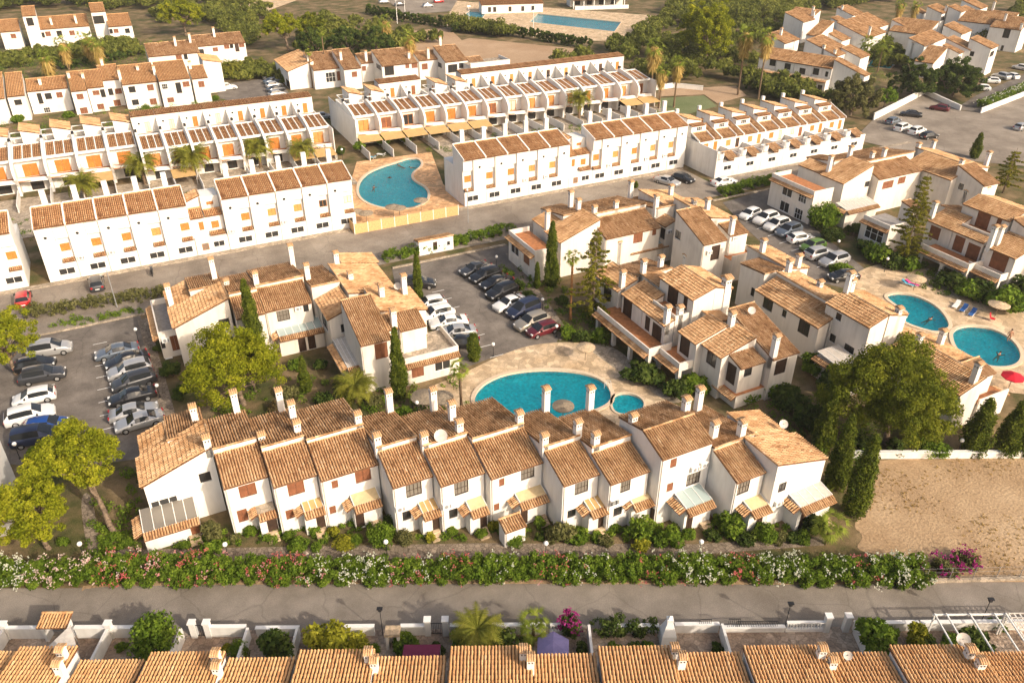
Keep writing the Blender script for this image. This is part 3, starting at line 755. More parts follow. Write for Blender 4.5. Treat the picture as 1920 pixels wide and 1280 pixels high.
  ('R', 74.65, 78, 43.2, 49, 0, 5.7, 0.2, 'tile', 1, [], {}),
  ], [(76.73, 46.62, 5.28, 1.73, 1.0), (74.15, 47.43, 5.64, 1.12, 1.0), (73.29, 39.85, 5.34, 2.27, 1.0)], [], []),
 'K1': (0, [
  ('F', 74.14, 77.72, 40.21, 42.57, 0, 5, 0.3, 'tile', 1, [], {}),
  ('N', 74.51, 79.21, 39.13, 41.03, 0, 2.4, 0, 'tile', 1, [], {'skirt': 'R', 'top': 'terra', 'par': 'F'}),
  ], [], [], []),
 'K2': (0, [
  ('R', 74.95, 77.53, 48.6, 51.42, 0, 5.2, 0.2, 'tile', 1, [], {}),
  ], [], [], []),
 'Q0': (0, [
  ('F', -20.76, -17.17, 213.41, 224.29, 0, 5.6, 0.28, 'tileo', 3, [('F', -18.91, 4.2, 1.47, 1.2, 'k')], {}),
  ], [], [], []),
 'Q1': (0, [
  ('F', -16.96, -8.3, 218.34, 224.33, 0, 5.2, 0.28, 'tileo', 3, [('F', -12.87, 3.77, 1.4, 1.39, 'k'), ('F', -10.51, 3.81, 1.28, 1.24, 'b'), ('F', -14.69, 3.42, 0.98, 2.47, 'k'), ('F', -13.97, -0.1, 1.42, 1.26, 'w')], {}),
  ], [(-13.89, 221.11, 5.9, 1.38, 1.0)], [], []),
 'Q2': (0, [
  ('F', -7.79, -4.42, 213.15, 222.48, 0, 5.4, 0.28, 'tileo', 3, [('F', -6.16, 4.1, 1.41, 1.23, 'b'), ('F', -6.14, 0.85, 1.57, 1.41, 'b')], {}),
  ], [(-4.56, 218.87, 6.93, 1.08, 1.0), (-7.5, 219.49, 7.11, 1.23, 1.0)], [], []),
 'Q3': (0, [
  ('F', -4.34, -0.63, 213.97, 222.47, 0, 5.6, 0.28, 'tileo', 3, [('F', -2.64, 4.38, 1.43, 1.08, 'b'), ('F', -2.43, 1.15, 1.45, 1.26, 'b'), ('F', -0.98, 4.1, 1.01, 1.86, 'k')], {}),
  ('F', -1.2, 3.2, 217.5, 225, 0, 6.2, 0.28, 'tileo', 3, [('F', 2.22, 3.43, 1.49, 1.27, 'b'), ('F', 1.32, 0.02, 1.5, 1.45, 'b'), ('F', 0.51, 3.46, 1.03, 1.58, 'k')], {}),
  ], [(0.24, 224.88, 8.2, 1.43, 1.0)], [], []),
 'Q4': (0, [
  ('F', 3.26, 11.09, 212.79, 222.08, 0, 5.8, 0.28, 'tileo', 3, [('F', 5.18, 4.55, 1.47, 1.4, 'k'), ('F', 9.28, 4.57, 1.44, 1.41, 'b'), ('F', 5.23, 1.53, 1.49, 1.27, 'k'), ('F', 9.21, 1.26, 1.51, 1.44, 'b')], {}),
  ], [(3.3, 215.54, 6.5, 2.16, 1.0), (7.66, 219.12, 7.5, 0.95, 1.0), (11.08, 215.8, 6.57, 2.2, 1.0)], [], []),
 'Q5': (0, [
  ('F', 11.29, 18.4, 210.96, 220.18, 0, 6.2, 0.28, 'tileo', 3, [('F', 12.37, 4.85, 1.35, 1.25, 'w'), ('F', 17.24, 4.9, 1.53, 1.26, 'b'), ('F', 13.05, 1.62, 1.52, 1.12, 'b'), ('F', 15.42, 4.21, 1.22, 2.52, 'k')], {}),
  ], [], [], []),
 'Q6': (0, [
  ('F', 18.86, 22.59, 211.61, 217.86, 0, 5.8, 0.28, 'tileo', 3, [('F', 20.79, 4.38, 1.4, 1.43, 'b')], {}),
  ('R', 23, 27.5, 220.5, 229, 0, 8.2, 0.22, 'tileo', 3, [], {}),
  ], [(19.45, 216.65, 7.14, 1.6, 1.0)], [], []),
 'QA': (0, [
  ('F', -26.18, -21.12, 212.29, 224.16, 0, 5.6, 0.28, 'tileo', 3, [], {}),
  ], [], [], []),
 'R0': (0, [
  ('F', 11.82, 25.32, 244.88, 252.18, 0, 5.4, 0.3, 'tile', 3, [('F', 19.61, 4.81, 1.57, 1.24, 'b'), ('F', 21.39, 5, 0.98, 1.42, 'k')], {}),
  ], [(19.79, 249.48, 6.71, 2.35, 1.0), (23.9, 250.62, 7.05, 2.37, 1.0)], [], []),
 'R1': (0, [
  ('F', 24.56, 39.01, 252.15, 258.74, 0, 5.6, 0.3, 'tile', 3, [('F', 30.41, 4.43, 1.48, 1.1, 'b'), ('F', 33.65, 4.88, 1.49, 1.11, 'b'), ('F', 37.9, 5.51, 1.51, 1.11, 'b'), ('F', 26.48, 4.12, 1.46, 1.46, 'k'), ('F', 35.02, 5.2, 0.94, 1.11, 'k'), ('F', 36.47, 4.89, 1.13, 2.22, 'd')], {}),
  ], [(31.38, 256.99, 6.98, 2.46, 1.0)], [], []),
 'S0': (0, [
  ('F', -15.1, -0.55, 303.95, 312.37, 0, 5.2, 0.3, 'tileo', 3, [('F', -12.85, 3.79, 1.51, 1.4, 'b'), ('F', -9.65, 3.65, 1.53, 1.61, 'k'), ('F', -6.03, 3.52, 1.55, 1.42, 'b'), ('F', -14.62, 3.53, 1.13, 1.6, 'k')], {}),
  ('F', -25.8, -20.31, 304.33, 312.58, 0, 5.2, 0.3, 'tileo', 3, [('F', -22.55, 3.84, 1.47, 1.39, 'b')], {}),
  ], [(-11.13, 306.59, 5.92, 2.11, 1.0), (-4.03, 306.29, 5.83, 2.33, 1.0)], [], []),
 'S1': (0, [
  ('F', -18.51, -14.65, 303.17, 309.81, 0, 9.5, 0.3, 'tileo', 3, [('F', -16.79, 7.78, 1.85, 2.35, 'k')], {}),
  ('F', 0.84, 5.12, 301.77, 308.16, 0, 9.5, 0.3, 'tileo', 3, [('F', 2.59, 7.15, 3.13, 2.41, 'k')], {}),
  ], [], [], []),
 'S2': (0, [
  ('F', 4.7, 11.8, 297.91, 306.45, 0, 5.4, 0.3, 'tileo', 3, [('F', 10.06, 3.85, 1.39, 1.42, 'k'), ('F', 6.75, 4.08, 1.38, 1.21, 'b'), ('F', 4.97, 4.06, 0.98, 1.41, 'k')], {}),
  ], [], [], []),
 'T0': (0, [
  ('L', 42.38, 49.41, 214.43, 230.19, 0, 4.6, 0.3, 'tile', 3, [('L', 215.41, 1.01, 4.48, 2.04, 'k')], {}),
  ], [(48.32, 215.37, 6.38, 1.7, 1.0)], [], []),
 'T1': (0, [
  ('F', 48.46, 56.01, 211.73, 220.75, 0, 4.8, 0.3, 'tile', 3, [('F', 52.81, 2.7, 2.66, 2.6, 'w'), ('F', 55.31, 2.78, 1.43, 2.38, 'b')], {}),
  ], [], [], []),
 'T2': (0, [
  ('F', 55.34, 59.94, 207.45, 217.71, 0, 5.2, 0.3, 'tile', 3, [('F', 58.01, 3.79, 1.42, 1.34, 'b')], {}),
  ], [(56.12, 212.26, 6.57, 2.03, 1.0)], [], []),
 'T3': (0, [
  ('F', 61.92, 67.29, 213.95, 219.24, 0, 4.8, 0.3, 'tile', 3, [('F', 62.59, 3.49, 1.11, 1.21, 'b')], {}),
  ], [(63.64, 214.91, 5.01, 2.61, 1.0)], [], []),
 'T4': (0, [
  ('F', 65.27, 75.24, 206.73, 215.06, 0, 5.2, 0.3, 'tile', 3, [('L', 209.77, 4.5, 3.87, 1.19, 'k'), ('F', 67.24, 3.95, 2.57, 2.37, 'k'), ('F', 74.34, 4.61, 1.69, 1.2, 'b'), ('F', 72.28, 4.54, 1.12, 1.02, 'b')], {}),
  ], [(73.65, 209.14, 5.85, 1.57, 1.0)], [], []),
 'T5': (0, [
  ('F', 76.54, 83.28, 209.21, 214.2, 0, 5, 0.3, 'tile', 3, [('F', 78.06, 3.43, 1.73, 1.57, 'b')], {}),
  ], [(79.43, 209.96, 5.15, 2.63, 1.0)], [], []),
 'T6': (0, [
  ('F', 81.82, 88.38, 203.73, 212.27, 0, 5.2, 0.3, 'tile', 3, [('L', 208.24, 3.74, 3.35, 1.22, 'k'), ('F', 83.94, 3.41, 2.71, 2.07, 'k'), ('F', 86.87, 3.91, 2.15, 1.39, 'k')], {}),
  ], [(84.06, 212.47, 7.75, 2.13, 1.0)], [], []),
 'T7': (0, [
  ('F', 88.8, 92.94, 203.38, 206.22, 0, 4.6, 0.3, 'tile', 3, [], {}),
  ('N', 87.02, 98.59, 198.95, 205.95, 0, 4.6, 0, 'tile', 3, [], {'top': 'palefloor', 'par': 'FR'}),
  ], [], [], []),
 'Y0': (0, [
  ('F', -26, -16.6, 66.5, 74, 0, 4.6, 0.3, 'tile', 1, [], {}),
  ], [], [], []),
 'U0': (20, [
  ('L', 209.73, 215.33, 85.69, 90.82, 0, 5.2, 0.32, 'tileb', 3, [('L', 89.83, 3.92, 1.65, 1.69, 'k'), ('L', 86.88, 3.71, 0.79, 1.34, 'k')], {}),
  ('L', 209.73, 215.33, 90.88, 96.01, 0, 5.2, 0.32, 'tileb', 3, [('L', 93.55, 3.45, 1.69, 1.54, 'k')], {}),
  ('L', 209.73, 215.33, 96.07, 101.2, 0, 5.2, 0.32, 'tileb', 3, [('L', 97.83, 4, 1.72, 1.55, 'k')], {}),
  ('L', 209.73, 215.33, 101.26, 106.39, 0, 5.2, 0.32, 'tileb', 3, [('L', 101.75, 4.28, 1.76, 1.56, 'k')], {}),
  ('N', 207.53, 209.73, 85.66, 106.42, 0, 2.6, 0, None, 1, [('L', 90.19, 0.64, 1.85, 1.37, 'wa'), ('L', 87, 0.25, 1.27, 1.36, 'k')], {'skirt': 'L', 'top': 'palefloor'}),
  ], [], [], []),
 'U1': (20, [
  ('F', 210.43, 213.93, 77.13, 85.82, 0, 4.6, 0.32, 'tileb', 3, [], {}),
  ], [], [], []),
 'U2': (20, [
  ('F', 220.47, 230.58, 89.3, 98.74, 0, 6.2, 0.32, 'tileb', 3, [], {}),
  ], [(220.81, 93.56, 6.5, 1.9, 1.0), (221.11, 90.46, 6.49, 1.09, 1.0)], [], []),
 'U3': (20, [
  ('L', 240.12, 249.41, 103.96, 107.96, 0, 6.8, 0.32, 'tileb', 3, [], {}),
  ], [], [], []),
 'U4': (20, [
  ('F', 253.67, 267.67, 94.69, 104.98, 0, 5.6, 0.32, 'tileb', 3, [], {}),
  ], [(256.52, 95.78, 5.87, 2.55, 1.0)], [], []),
 'U5': (20, [
  ('F', 257.09, 262.09, 104.1, 108.53, 0, 8, 0.32, 'tileb', 3, [], {}),
  ('F', 246.72, 252.72, 99.29, 107.33, 0, 5.2, 0.32, 'tileb', 3, [], {}),
  ], [], [], []),
 'U6': (20, [
  ('L', 268.9, 273.9, 119.44, 128.44, 0, 7, 0.32, 'tileb', 3, [], {}),
  ], [(269.42, 120.21, 6.59, 3.4, 1.0), (269.49, 119.78, 6.63, 2.06, 1.0)], [], []),
 'V0': (20, [
  ('L', 272.55, 281.55, 84.56, 95.9, 0, 5.2, 0.32, 'tileb', 3, [], {}),
  ], [], [], []),
 'V1': (20, [
  ('F', 301.31, 310.21, 90.04, 95.37, 0, 7.5, 0.32, 'tileb', 3, [('F', 303.32, 5.79, 3.77, 1.46, 'k')], {}),
  ], [(305.0, 90.56, 6.54, 2.92, 1.0)], [], []),
 'V2': (20, [
  ('F', 304.85, 311.43, 85.49, 89.84, 0, 8, 0.32, 'tileb', 3, [], {}),
  ], [], [], []),
 'V3': (20, [
  ('F', 306.77, 311.77, 98.03, 101.52, 0, 6, 0.32, 'tileb', 3, [], {}),
  ], [], [], []),
 'V4': (20, [
  ('F', 249.82, 256.4, 67.53, 72.54, 0, 5.6, 0.32, 'tileb', 3, [], {}),
  ], [], [], []),
 'V5': (20, [
  ('F', 253.18, 259.38, 66, 73.01, 0, 6.2, 0.32, 'tileb', 3, [], {}),
  ], [], [], []),
 'V6': (20, [
  ('F', 253.49, 259.92, 60.93, 67.07, 0, 7.2, 0.32, 'tileb', 3, [('F', 255.83, 5.61, 3.49, 1.41, 'k'), ('L', 65.51, 5.34, 1.04, 1.24, 'k')], {}),
  ], [], [], []),
 'V7': (20, [
  ('L', 240.02, 249.02, 70.76, 75.76, 0, 4, 0.32, 'tileb', 3, [], {}),
  ], [], [], []),
 'V8': (20, [
  ('F', 251.23, 269.01, 77.37, 82.37, 0, 6, 0.32, 'tileb', 3, [], {}),
  ], [(251.57, 80.77, 3.04, 3.4, 1.0)], [], []),
 'V9': (20, [
  ('F', 267.71, 276.71, 97.4, 105.4, 0, 6.5, 0.32, 'tileb', 3, [], {}),
  ], [], [], []),
 'Va': (20, [
  ('F', 276.11, 282.11, 91.08, 96.94, 0, 6, 0.32, 'tileb', 3, [], {}),
  ], [], [], []),
 'Vb': (20, [
  ('F', 315.05, 322.05, 83.53, 89.45, 0, 6, 0.32, 'tileb', 3, [], {}),
  ], [], [], []),
 'Vc': (20, [
  ('F', 262.75, 268.75, 65.69, 71.69, 0, 3.4, 0.32, 'tileb', 3, [], {}),
  ], [], [], []),
 'Vd': (20, [
  ('F', 277.23, 286.23, 75.7, 81.7, 0, 6, 0.32, 'tileb', 3, [], {}),
  ], [(281.14, 76.22, 4.77, 1.17, 1.0)], [], []),
 'Ue': (20, [
  ('F', 260.48, 268.48, 118.45, 125.45, 0, 6.5, 0.32, 'tileb', 3, [], {}),
  ], [], [], []),
 'Uf': (20, [
  ('F', 224.99, 233.99, 106.68, 112.68, 0, 6.5, 0.32, 'tileb', 3, [], {}),
  ], [(229.13, 110.52, 7.65, 1.9, 1.0), (231.03, 107.2, 4.22, 2.22, 1.0)], [], []),
 'Ug': (20, [
  ('F', 225.86, 231.86, 84.9, 90.9, 0, 5.5, 0.32, 'tileb', 3, [], {}),
  ], [], [], []),
 'Uh': (20, [
  ('F', 280.38, 288.38, 111.03, 117.03, 0, 7, 0.32, 'tileb', 3, [], {}),
  ], [(280.72, 115.39, 7.87, 1.67, 1.0)], [], []),
 'W0': (20, [
  ('L', 297.76, 306.76, 69.01, 78.01, 0, 6.5, 0.32, 'tileb', 3, [], {}),
  ], [(298.28, 74.27, 2.74, 1.62, 1.0), (306.67, 76.92, 9.35, 2.53, 1.0)], [], []),
 'W1': (20, [
  ('L', 297.57, 305.57, 75.94, 83.94, 0, 6.5, 0.32, 'tileb', 3, [], {}),
  ], [], [], []),
 'W2': (20, [
  ('L', 293.28, 301.28, 64.04, 73.04, 0, 6.5, 0.32, 'tileb', 3, [('L', 67.82, 0.7, 0.77, 1.59, 'k'), ('L', 67.83, 5.23, 1.89, 2.6, 'k')], {}),
  ], [(293.8, 64.47, 4.96, 3.4, 1.0), (297.75, 70.45, 7.93, 2.06, 1.0)], [], []),
 'W3': (20, [
  ('F', 327.33, 335.33, 85.7, 92.7, 0, 6.5, 0.32, 'tileb', 3, [], {}),
  ], [], [], []),
 'X0': (-25.5, [
  ('B', -37.32, -33.49, 27.24, 36.24, 0, 6.1, 0.1, 'tileo', 1, [], {}),
  ], [], [], []),
 'X1': (-25.5, [
  ('B', -33.07, -29.03, 27.11, 36.11, 0, 6.7, 0.1, 'tileo', 1, [], {}),
  ('B', -28.72, -24.34, 26.35, 35.35, 0, 6.2, 0.1, 'tileo', 1, [], {}),
  ], [(-29.07, 33.92, 5.38, 1.69, 1.0), (-29.51, 35.18, 5.92, 0.93, 1.0)], [], []),
 'X2': (-25.5, [
  ('B', -23.94, -18.8, 26.52, 35.52, 0, 6.7, 0.1, 'tileo', 1, [], {}),
  ('B', -18.72, -14.14, 26.34, 35.34, 0, 6.2, 0.1, 'tileo', 1, [], {}),
  ], [(-18.84, 33.88, 5.19, 1.49, 1.0), (-19.1, 34.69, 5.91, 0.92, 1.0)], [], []),
 'X3': (-25.5, [
  ('B', -13.85, -8.67, 26.51, 35.51, 0, 6.7, 0.1, 'tileo', 1, [], {}),
  ('B', -8.61, -3.87, 26.27, 35.27, 0, 6.2, 0.1, 'tileo', 1, [], {}),
  ], [(-8.57, 34.2, 5.43, 1.13, 1.0), (-8.98, 34.61, 5.91, 0.93, 1.0)], [], []),
 'X4': (-25.5, [
  ('B', -3.61, 1.96, 26.62, 35.62, 0, 6.7, 0.1, 'tileo', 1, [], {}),
  ('B', 2.03, 6.34, 26.29, 35.29, 0, 6.2, 0.1, 'tileo', 1, [], {}),
  ], [(1.82, 33.85, 6.0, 1.05, 1.0), (1.36, 34.63, 5.92, 0.93, 1.0)], [], []),
 'X5': (-25.5, [
  ('B', 6.45, 11.44, 26.44, 35.44, 0, 6.7, 0.1, 'tileo', 1, [], {}),
  ('B', 11.53, 16.27, 26.23, 35.23, 0, 6.2, 0.1, 'tileo', 1, [], {}),
  ], [(11.93, 34.09, 5.44, 1.14, 1.0), (11.62, 34.99, 5.35, 0.95, 1.0)], [], []),
 'X6': (-25.5, [
  ('B', 16.39, 21.68, 26.33, 35.33, 0, 6.7, 0.1, 'tileo', 1, [], {}),
  ('B', 21.76, 26.33, 26.05, 35.05, 0, 6.2, 0.1, 'tileo', 1, [], {}),
  ], [(22.01, 33.91, 5.44, 0.87, 1.0), (21.36, 34.39, 5.92, 0.93, 1.0)], [], [(23.17, 34.31, 5.37, 0.3)]),
 'X7': (-25.5, [
  ('B', 26.39, 32.38, 26.18, 35.18, 0, 6.7, 0.1, 'tileo', 1, [], {}),
  ('B', 32.48, 39.24, 25.92, 34.92, 0, 6.2, 0.1, 'tileo', 1, [], {}),
  ], [(31.57, 33.33, 6.01, 0.7, 1.0), (31.29, 34.22, 5.92, 0.79, 1.0)], [], [(31.27, 35.11, 5.81, 0.45)]),
}
# plan of the site in metres on the street grid
SHEETS = {'front_road': [(-53.34, 77.78), (-11.69, 57.14), (-10.88, 57.11), (6.34, 48.79), (59.37, 22.6), (90.91, 7.07), (82.36, 4.19), (54.33, 19.1), (-17.42, 54.43), (-50.78, 70.85)], 'front_verge': [(-11.71, 56.52), (-11.08, 57.09), (6.31, 48.67), (26.29, 38.71), (44.58, 29.46), (54.36, 24.84), (54.71, 25.12), (38.5, 33.01), (6.44, 49.18), (-11.27, 57.69)], 'dirt_lot': [(60.32, 39.81), (74.44, 33.05), (93.49, 24.21), (74.82, 15.09), (59.16, 22.45), (52.95, 25.8), (50.81, 27.78), (51.04, 29.96), (49.24, 31.56), (51.42, 32.27), (51.34, 33.8), (54.23, 34.68), (55.04, 36.71), (57.68, 37.52), (58.36, 38.95)], 'stone_path': [(-9.43, 61.38), (-7.36, 59.78), (-0.2, 56.42), (20.21, 46.89), (37.05, 38.35), (48.13, 33.91), (47.31, 33.09), (36.27, 37.33), (19.5, 45.34), (-0.46, 54.82), (-9.52, 59.61)], 'garden_path': [(-11.43, 69.44), (-10.31, 69.71), (-9.91, 60.35), (-10.93, 60.31)], 'yards': [(-28.67, 60.6), (69.57, 12.53), (62.64, 9.14), (-27.62, 54.14)], 'left_parking': [(-13.11, 106.03), (-3.1, 104.81), (-2.71, 83.75), (-2.95, 77.26), (-5.76, 72.75), (-13.58, 74.82), (-21.29, 80.5), (-30.01, 99.74), (-28.26, 108.01)], 'left_walk': [(-3.51, 103.1), (-2.2, 103.08), (-1.59, 78.7), (-2.77, 72.2), (-3.84, 72.74), (-2.94, 79.37)], 'centre_parking': [(31.4, 102.66), (50.38, 102.92), (49.45, 96.49), (44.55, 75.32), (42.24, 72.86), (34.77, 74.1), (30.36, 73.4), (29.11, 74.02), (30.45, 86.17), (29.85, 96.6)], 'centre_walk': [(48.76, 99.99), (49.74, 98.86), (45.52, 74.84), (43.46, 73.67)], 'right_parking': [(92.08, 101.74), (105.36, 103.36), (98.12, 85.65), (92.92, 68.88), (86.96, 67.23), (83.26, 73.69), (88.0, 90.7)], 'front_deck': [(22.11, 64.76), (22.65, 71.1), (29.78, 72.4), (35.51, 74.14), (40.17, 74.6), (45.56, 72.63), (47.5, 68.85), (47.2, 63.72), (48.78, 57.49), (46.62, 53.59), (39.19, 54.71), (28.75, 58.91)], 'deck_walk': [(45.56, 72.63), (49.35, 69.31), (48.17, 60.76), (50.39, 56.69), (47.85, 56.03), (47.06, 61.31), (46.14, 65.53)], 'north_deck': [(30.2, 117.2), (48.2, 117.2), (48.2, 120), (51.6, 120), (51.6, 132), (56.5, 150.5), (41, 151.5), (32, 130)], 'east_deck': [(88.13, 70.32), (97.86, 72.36), (103.08, 68.12), (100.33, 60.56), (105.63, 48.69), (89.02, 38.01), (82.55, 41.24), (83.04, 47.13), (84.56, 56.12), (86.45, 64.84)], 'east_walk': [(102.07, 68.23), (102.48, 62.23), (106.39, 49.9), (103.38, 47.95), (100.86, 56.8), (97.63, 60.14)], 'club_deck': [(108.39, 271.18), (138.54, 333.07), (193.33, 264.9), (163.89, 227.82), (144.34, 234.59), (129.0, 258.73), (124.14, 274.59)], 'tennis_court': [(112.06, 256.69), (138.45, 221.6), (108.57, 204.28), (96.52, 221.6), (89.25, 241.72)], 'court_apron': [(96.83, 276.94), (113.13, 277.78), (107.62, 250.95), (82.22, 236.76)], 'far_parking': [(140.75, 118.09), (157.78, 127.78), (187.12, 138.1), (181.06, 123.26), (183.74, 119.86), (232.68, 131.91), (253.56, 114.91), (168.56, 69.42), (157.41, 90.56), (148.59, 99.26), (144.15, 107.12)], 'far_drive': [(181.14, 124.79), (196.84, 130.89), (258.67, 148.79), (232.68, 131.91), (183.74, 119.86)], 'north_parking': [(26.01, 228.36), (42.57, 230.11), (40.57, 197.55), (34.79, 156.0), (29.06, 158.86), (34.89, 195.1), (24.4, 213.95)], 'green_court': [(123.24, 164.68), (135.06, 161.69), (131.61, 152.15), (120.92, 149.65), (115.54, 153.86)], 'court_road': [(128.57, 172.17), (148.85, 165.83), (144.75, 156.86), (133.18, 154.09), (135.73, 162.54), (124.15, 165.96)], 'hillside_road': [(56.88, 377.03), (81.11, 364.95), (62.73, 340.89), (53.86, 348.12)], 'north_lot': [(114.85, 353.08), (143.44, 338.82), (127.14, 308.77), (108.75, 309.74)]}
POOLS = {'front_pool': [(28.51, 66.8), (29.5, 68.27), (31.35, 69.51), (33.85, 70.0), (36.45, 69.58), (39.1, 68.52), (41.48, 66.95), (42.98, 65.2), (43.6, 63.28), (43.22, 61.43), (42.27, 59.94), (40.77, 59.33), (38.32, 59.23), (34.89, 59.65), (31.5, 60.61), (29.14, 62.31), (28.2, 64.39)], 'paddling_pool': [(42.54, 60.26), (43.48, 60.72), (44.52, 60.55), (45.36, 59.66), (45.57, 58.29), (44.77, 57.12), (43.32, 56.63), (41.86, 57.15), (41.4, 58.36)], 'kidney_pool': [(36.44, 135.9), (38.29, 140.57), (40.98, 144.14), (44.35, 146.23), (48.11, 147.54), (50.8, 148.75), (52.53, 147.89), (52.47, 145.37), (51.17, 142.83), (49.09, 141.11), (47.59, 138.52), (47.29, 135.44), (47.99, 132.58), (47.49, 128.89), (45.73, 125.42), (43.33, 123.82), (40.76, 124.01), (38.12, 125.6), (36.43, 128.37), (35.77, 131.81)], 'east_pool': [(89.43, 64.22), (92.32, 63.84), (93.67, 61.59), (93.44, 58.48), (91.48, 55.43), (89.93, 54.05), (87.66, 53.98), (86.75, 55.33), (86.18, 56.83), (86.1, 58.11), (88.63, 59.08), (88.67, 61.03)], 'lower_pool': [(89.71, 53.55), (92.5, 53.53), (94.48, 52.08), (94.97, 49.88), (94.02, 47.61), (92.06, 45.54), (89.6, 44.51), (87.36, 44.98), (86.01, 46.3), (85.48, 48.28), (86.78, 50.94)], 'club_pool': [(143.94, 274.26), (155.25, 289.25), (173.99, 259.28), (161.58, 244.65)], 'club_paddling_pool': [(127.55, 297.7), (134.18, 306.66), (138.09, 299.17), (131.01, 288.19)], 'village_pool': [(197.93, 167.17), (206.58, 173.12), (209.49, 166.85), (201.14, 161.8)]}
PINES = [(4.93, 78.03, 5.0, 4.2, 5.0, 'pine', 'big bright pine tree in front of the cream house beside the left parking lot', 190, (0.5, -0.5)), (-10.56, 67.62, 3.9, 2.9, 5.6, 'pine', 'yellow green pine with bare leaning trunk below the left parking lot', 130, (1.99, -5.07)), (-14.55, 63.48, 3.4, 3.0, 4.2, 'pine', 'pine at the lower left corner behind the white oleanders', 110, (0.6, -0.3)), (-17.44, 95.6, 3.4, 3.6, 4.6, 'pine', 'pine cut by the left edge of the picture beside the parking lot', 100, (0, 0)), (63.18, 41.7, 5.7, 5.0, 5.8, 'pined', 'huge spreading pine beside the dirt lot on the right', 400, (0.6, -0.8)), (156.23, 189.24, 7.6, 8.2, 9.0, 'pine', 'tallest broad pine behind the palms at the top centre', 220, (0, -2.0)), (52.44, 265.05, 6.4, 3.6, 7.0, 'pine', 'flat topped bright pine left of the dark grove at the top', 110, (1.0, -2.0)), (62.68, 269.0, 4.6, 3.2, 6.4, 'pined', 'smaller flat topped pine touching the dark grove at the top', 70, (0.6, -1.0)), (27.88, 303.39, 6.6, 5.0, 7.0, 'pine', 'round bright pine above the stepped roofs at the upper left', 110, (0, 0)), (154.81, 132.27, 5.4, 4.6, 4.2, 'olive', 'dull olive tree between the roof terrace houses and the village', 120, (0, 0)), (190.62, 132.86, 6.0, 4.4, 4.2, 'dkgreen', 'wide dark green tree beside the village car park', 140, (0, 0)), (181.84, 138.19, 5.0, 4.2, 4.0, 'dkgreen', 'dark green tree against the white village gable', 110, (0, 0)), (166.86, 133.27, 2.6, 2.0, 2.6, 'green', 'small bright tree in front of the dark village trees', 40, (0, 0)), (7.07, 79.56, 2.0, 3.0, 3.2, 'olive', 'thin olive tree behind the big bright pine by the cream house', 50, (0, 0))]
CYPRESSES = [(49.67, 87.27, 9.72, 1.24, 'tall broad cypress at the corner of the cream house by the middle car park'), (47.6, 87.57, 4.06, 0.52, 'slim young cypress left of the tall broad one by the middle car park'), (8.64, 85.0, 11.42, 1.33, 'dense dark cypress rising behind the big bright pine'), (21.39, 71.15, 8.98, 1.11, 'narrow dark cypress in front of the cream house terrace by the pool'), (31.29, 91.14, 7.58, 0.79, 'pointed cypress in the middle car park against the tiled roofs'), (12.26, 76.87, 4.81, 0.74, 'small bright cypress in the courtyard garden behind the front terrace'), (53.53, 38.14, 8.67, 1.41, 'middle cypress of the three at the right end of the front terrace'), (57.01, 43.16, 6.76, 1.3, 'rear cypress of the three at the right end of the front terrace'), (52.32, 34.61, 9.32, 1.49, 'front cypress of the three beside the dirt lot'), (70.45, 35.98, 6.48, 1.66, 'first cypress of the row above the dirt lot wall, nearest the big pine'), (73.15, 34.35, 6.35, 1.55, 'second cypress of the row above the dirt lot wall'), (74.8, 33.53, 6.54, 1.41, 'cypress above the dirt lot wall at the right edge of the picture'), (152.91, 98.21, 5.1, 1.2, 'lone slim cypress beside the large asphalt yard on the right'), (31.94, 74.3, 3.75, 0.89, 'blunt clipped cypress column beside the pool entrance'), (82.43, 114.49, 1.22, 0.44, 'tiny cypress behind the tiled roofs along the street')]
CONIFERS = [(49.58, 76.01, 13.5, 3.3, 'bright tiered conifer in front of the cream houses right of the middle car park'), (99.68, 69.82, 14.47, 2.7, 'tall tiered conifer beside the balcony house on the right'), (140.39, 82.87, 8.35, 3.0, 'tiered conifer among the roofs at the right edge')]
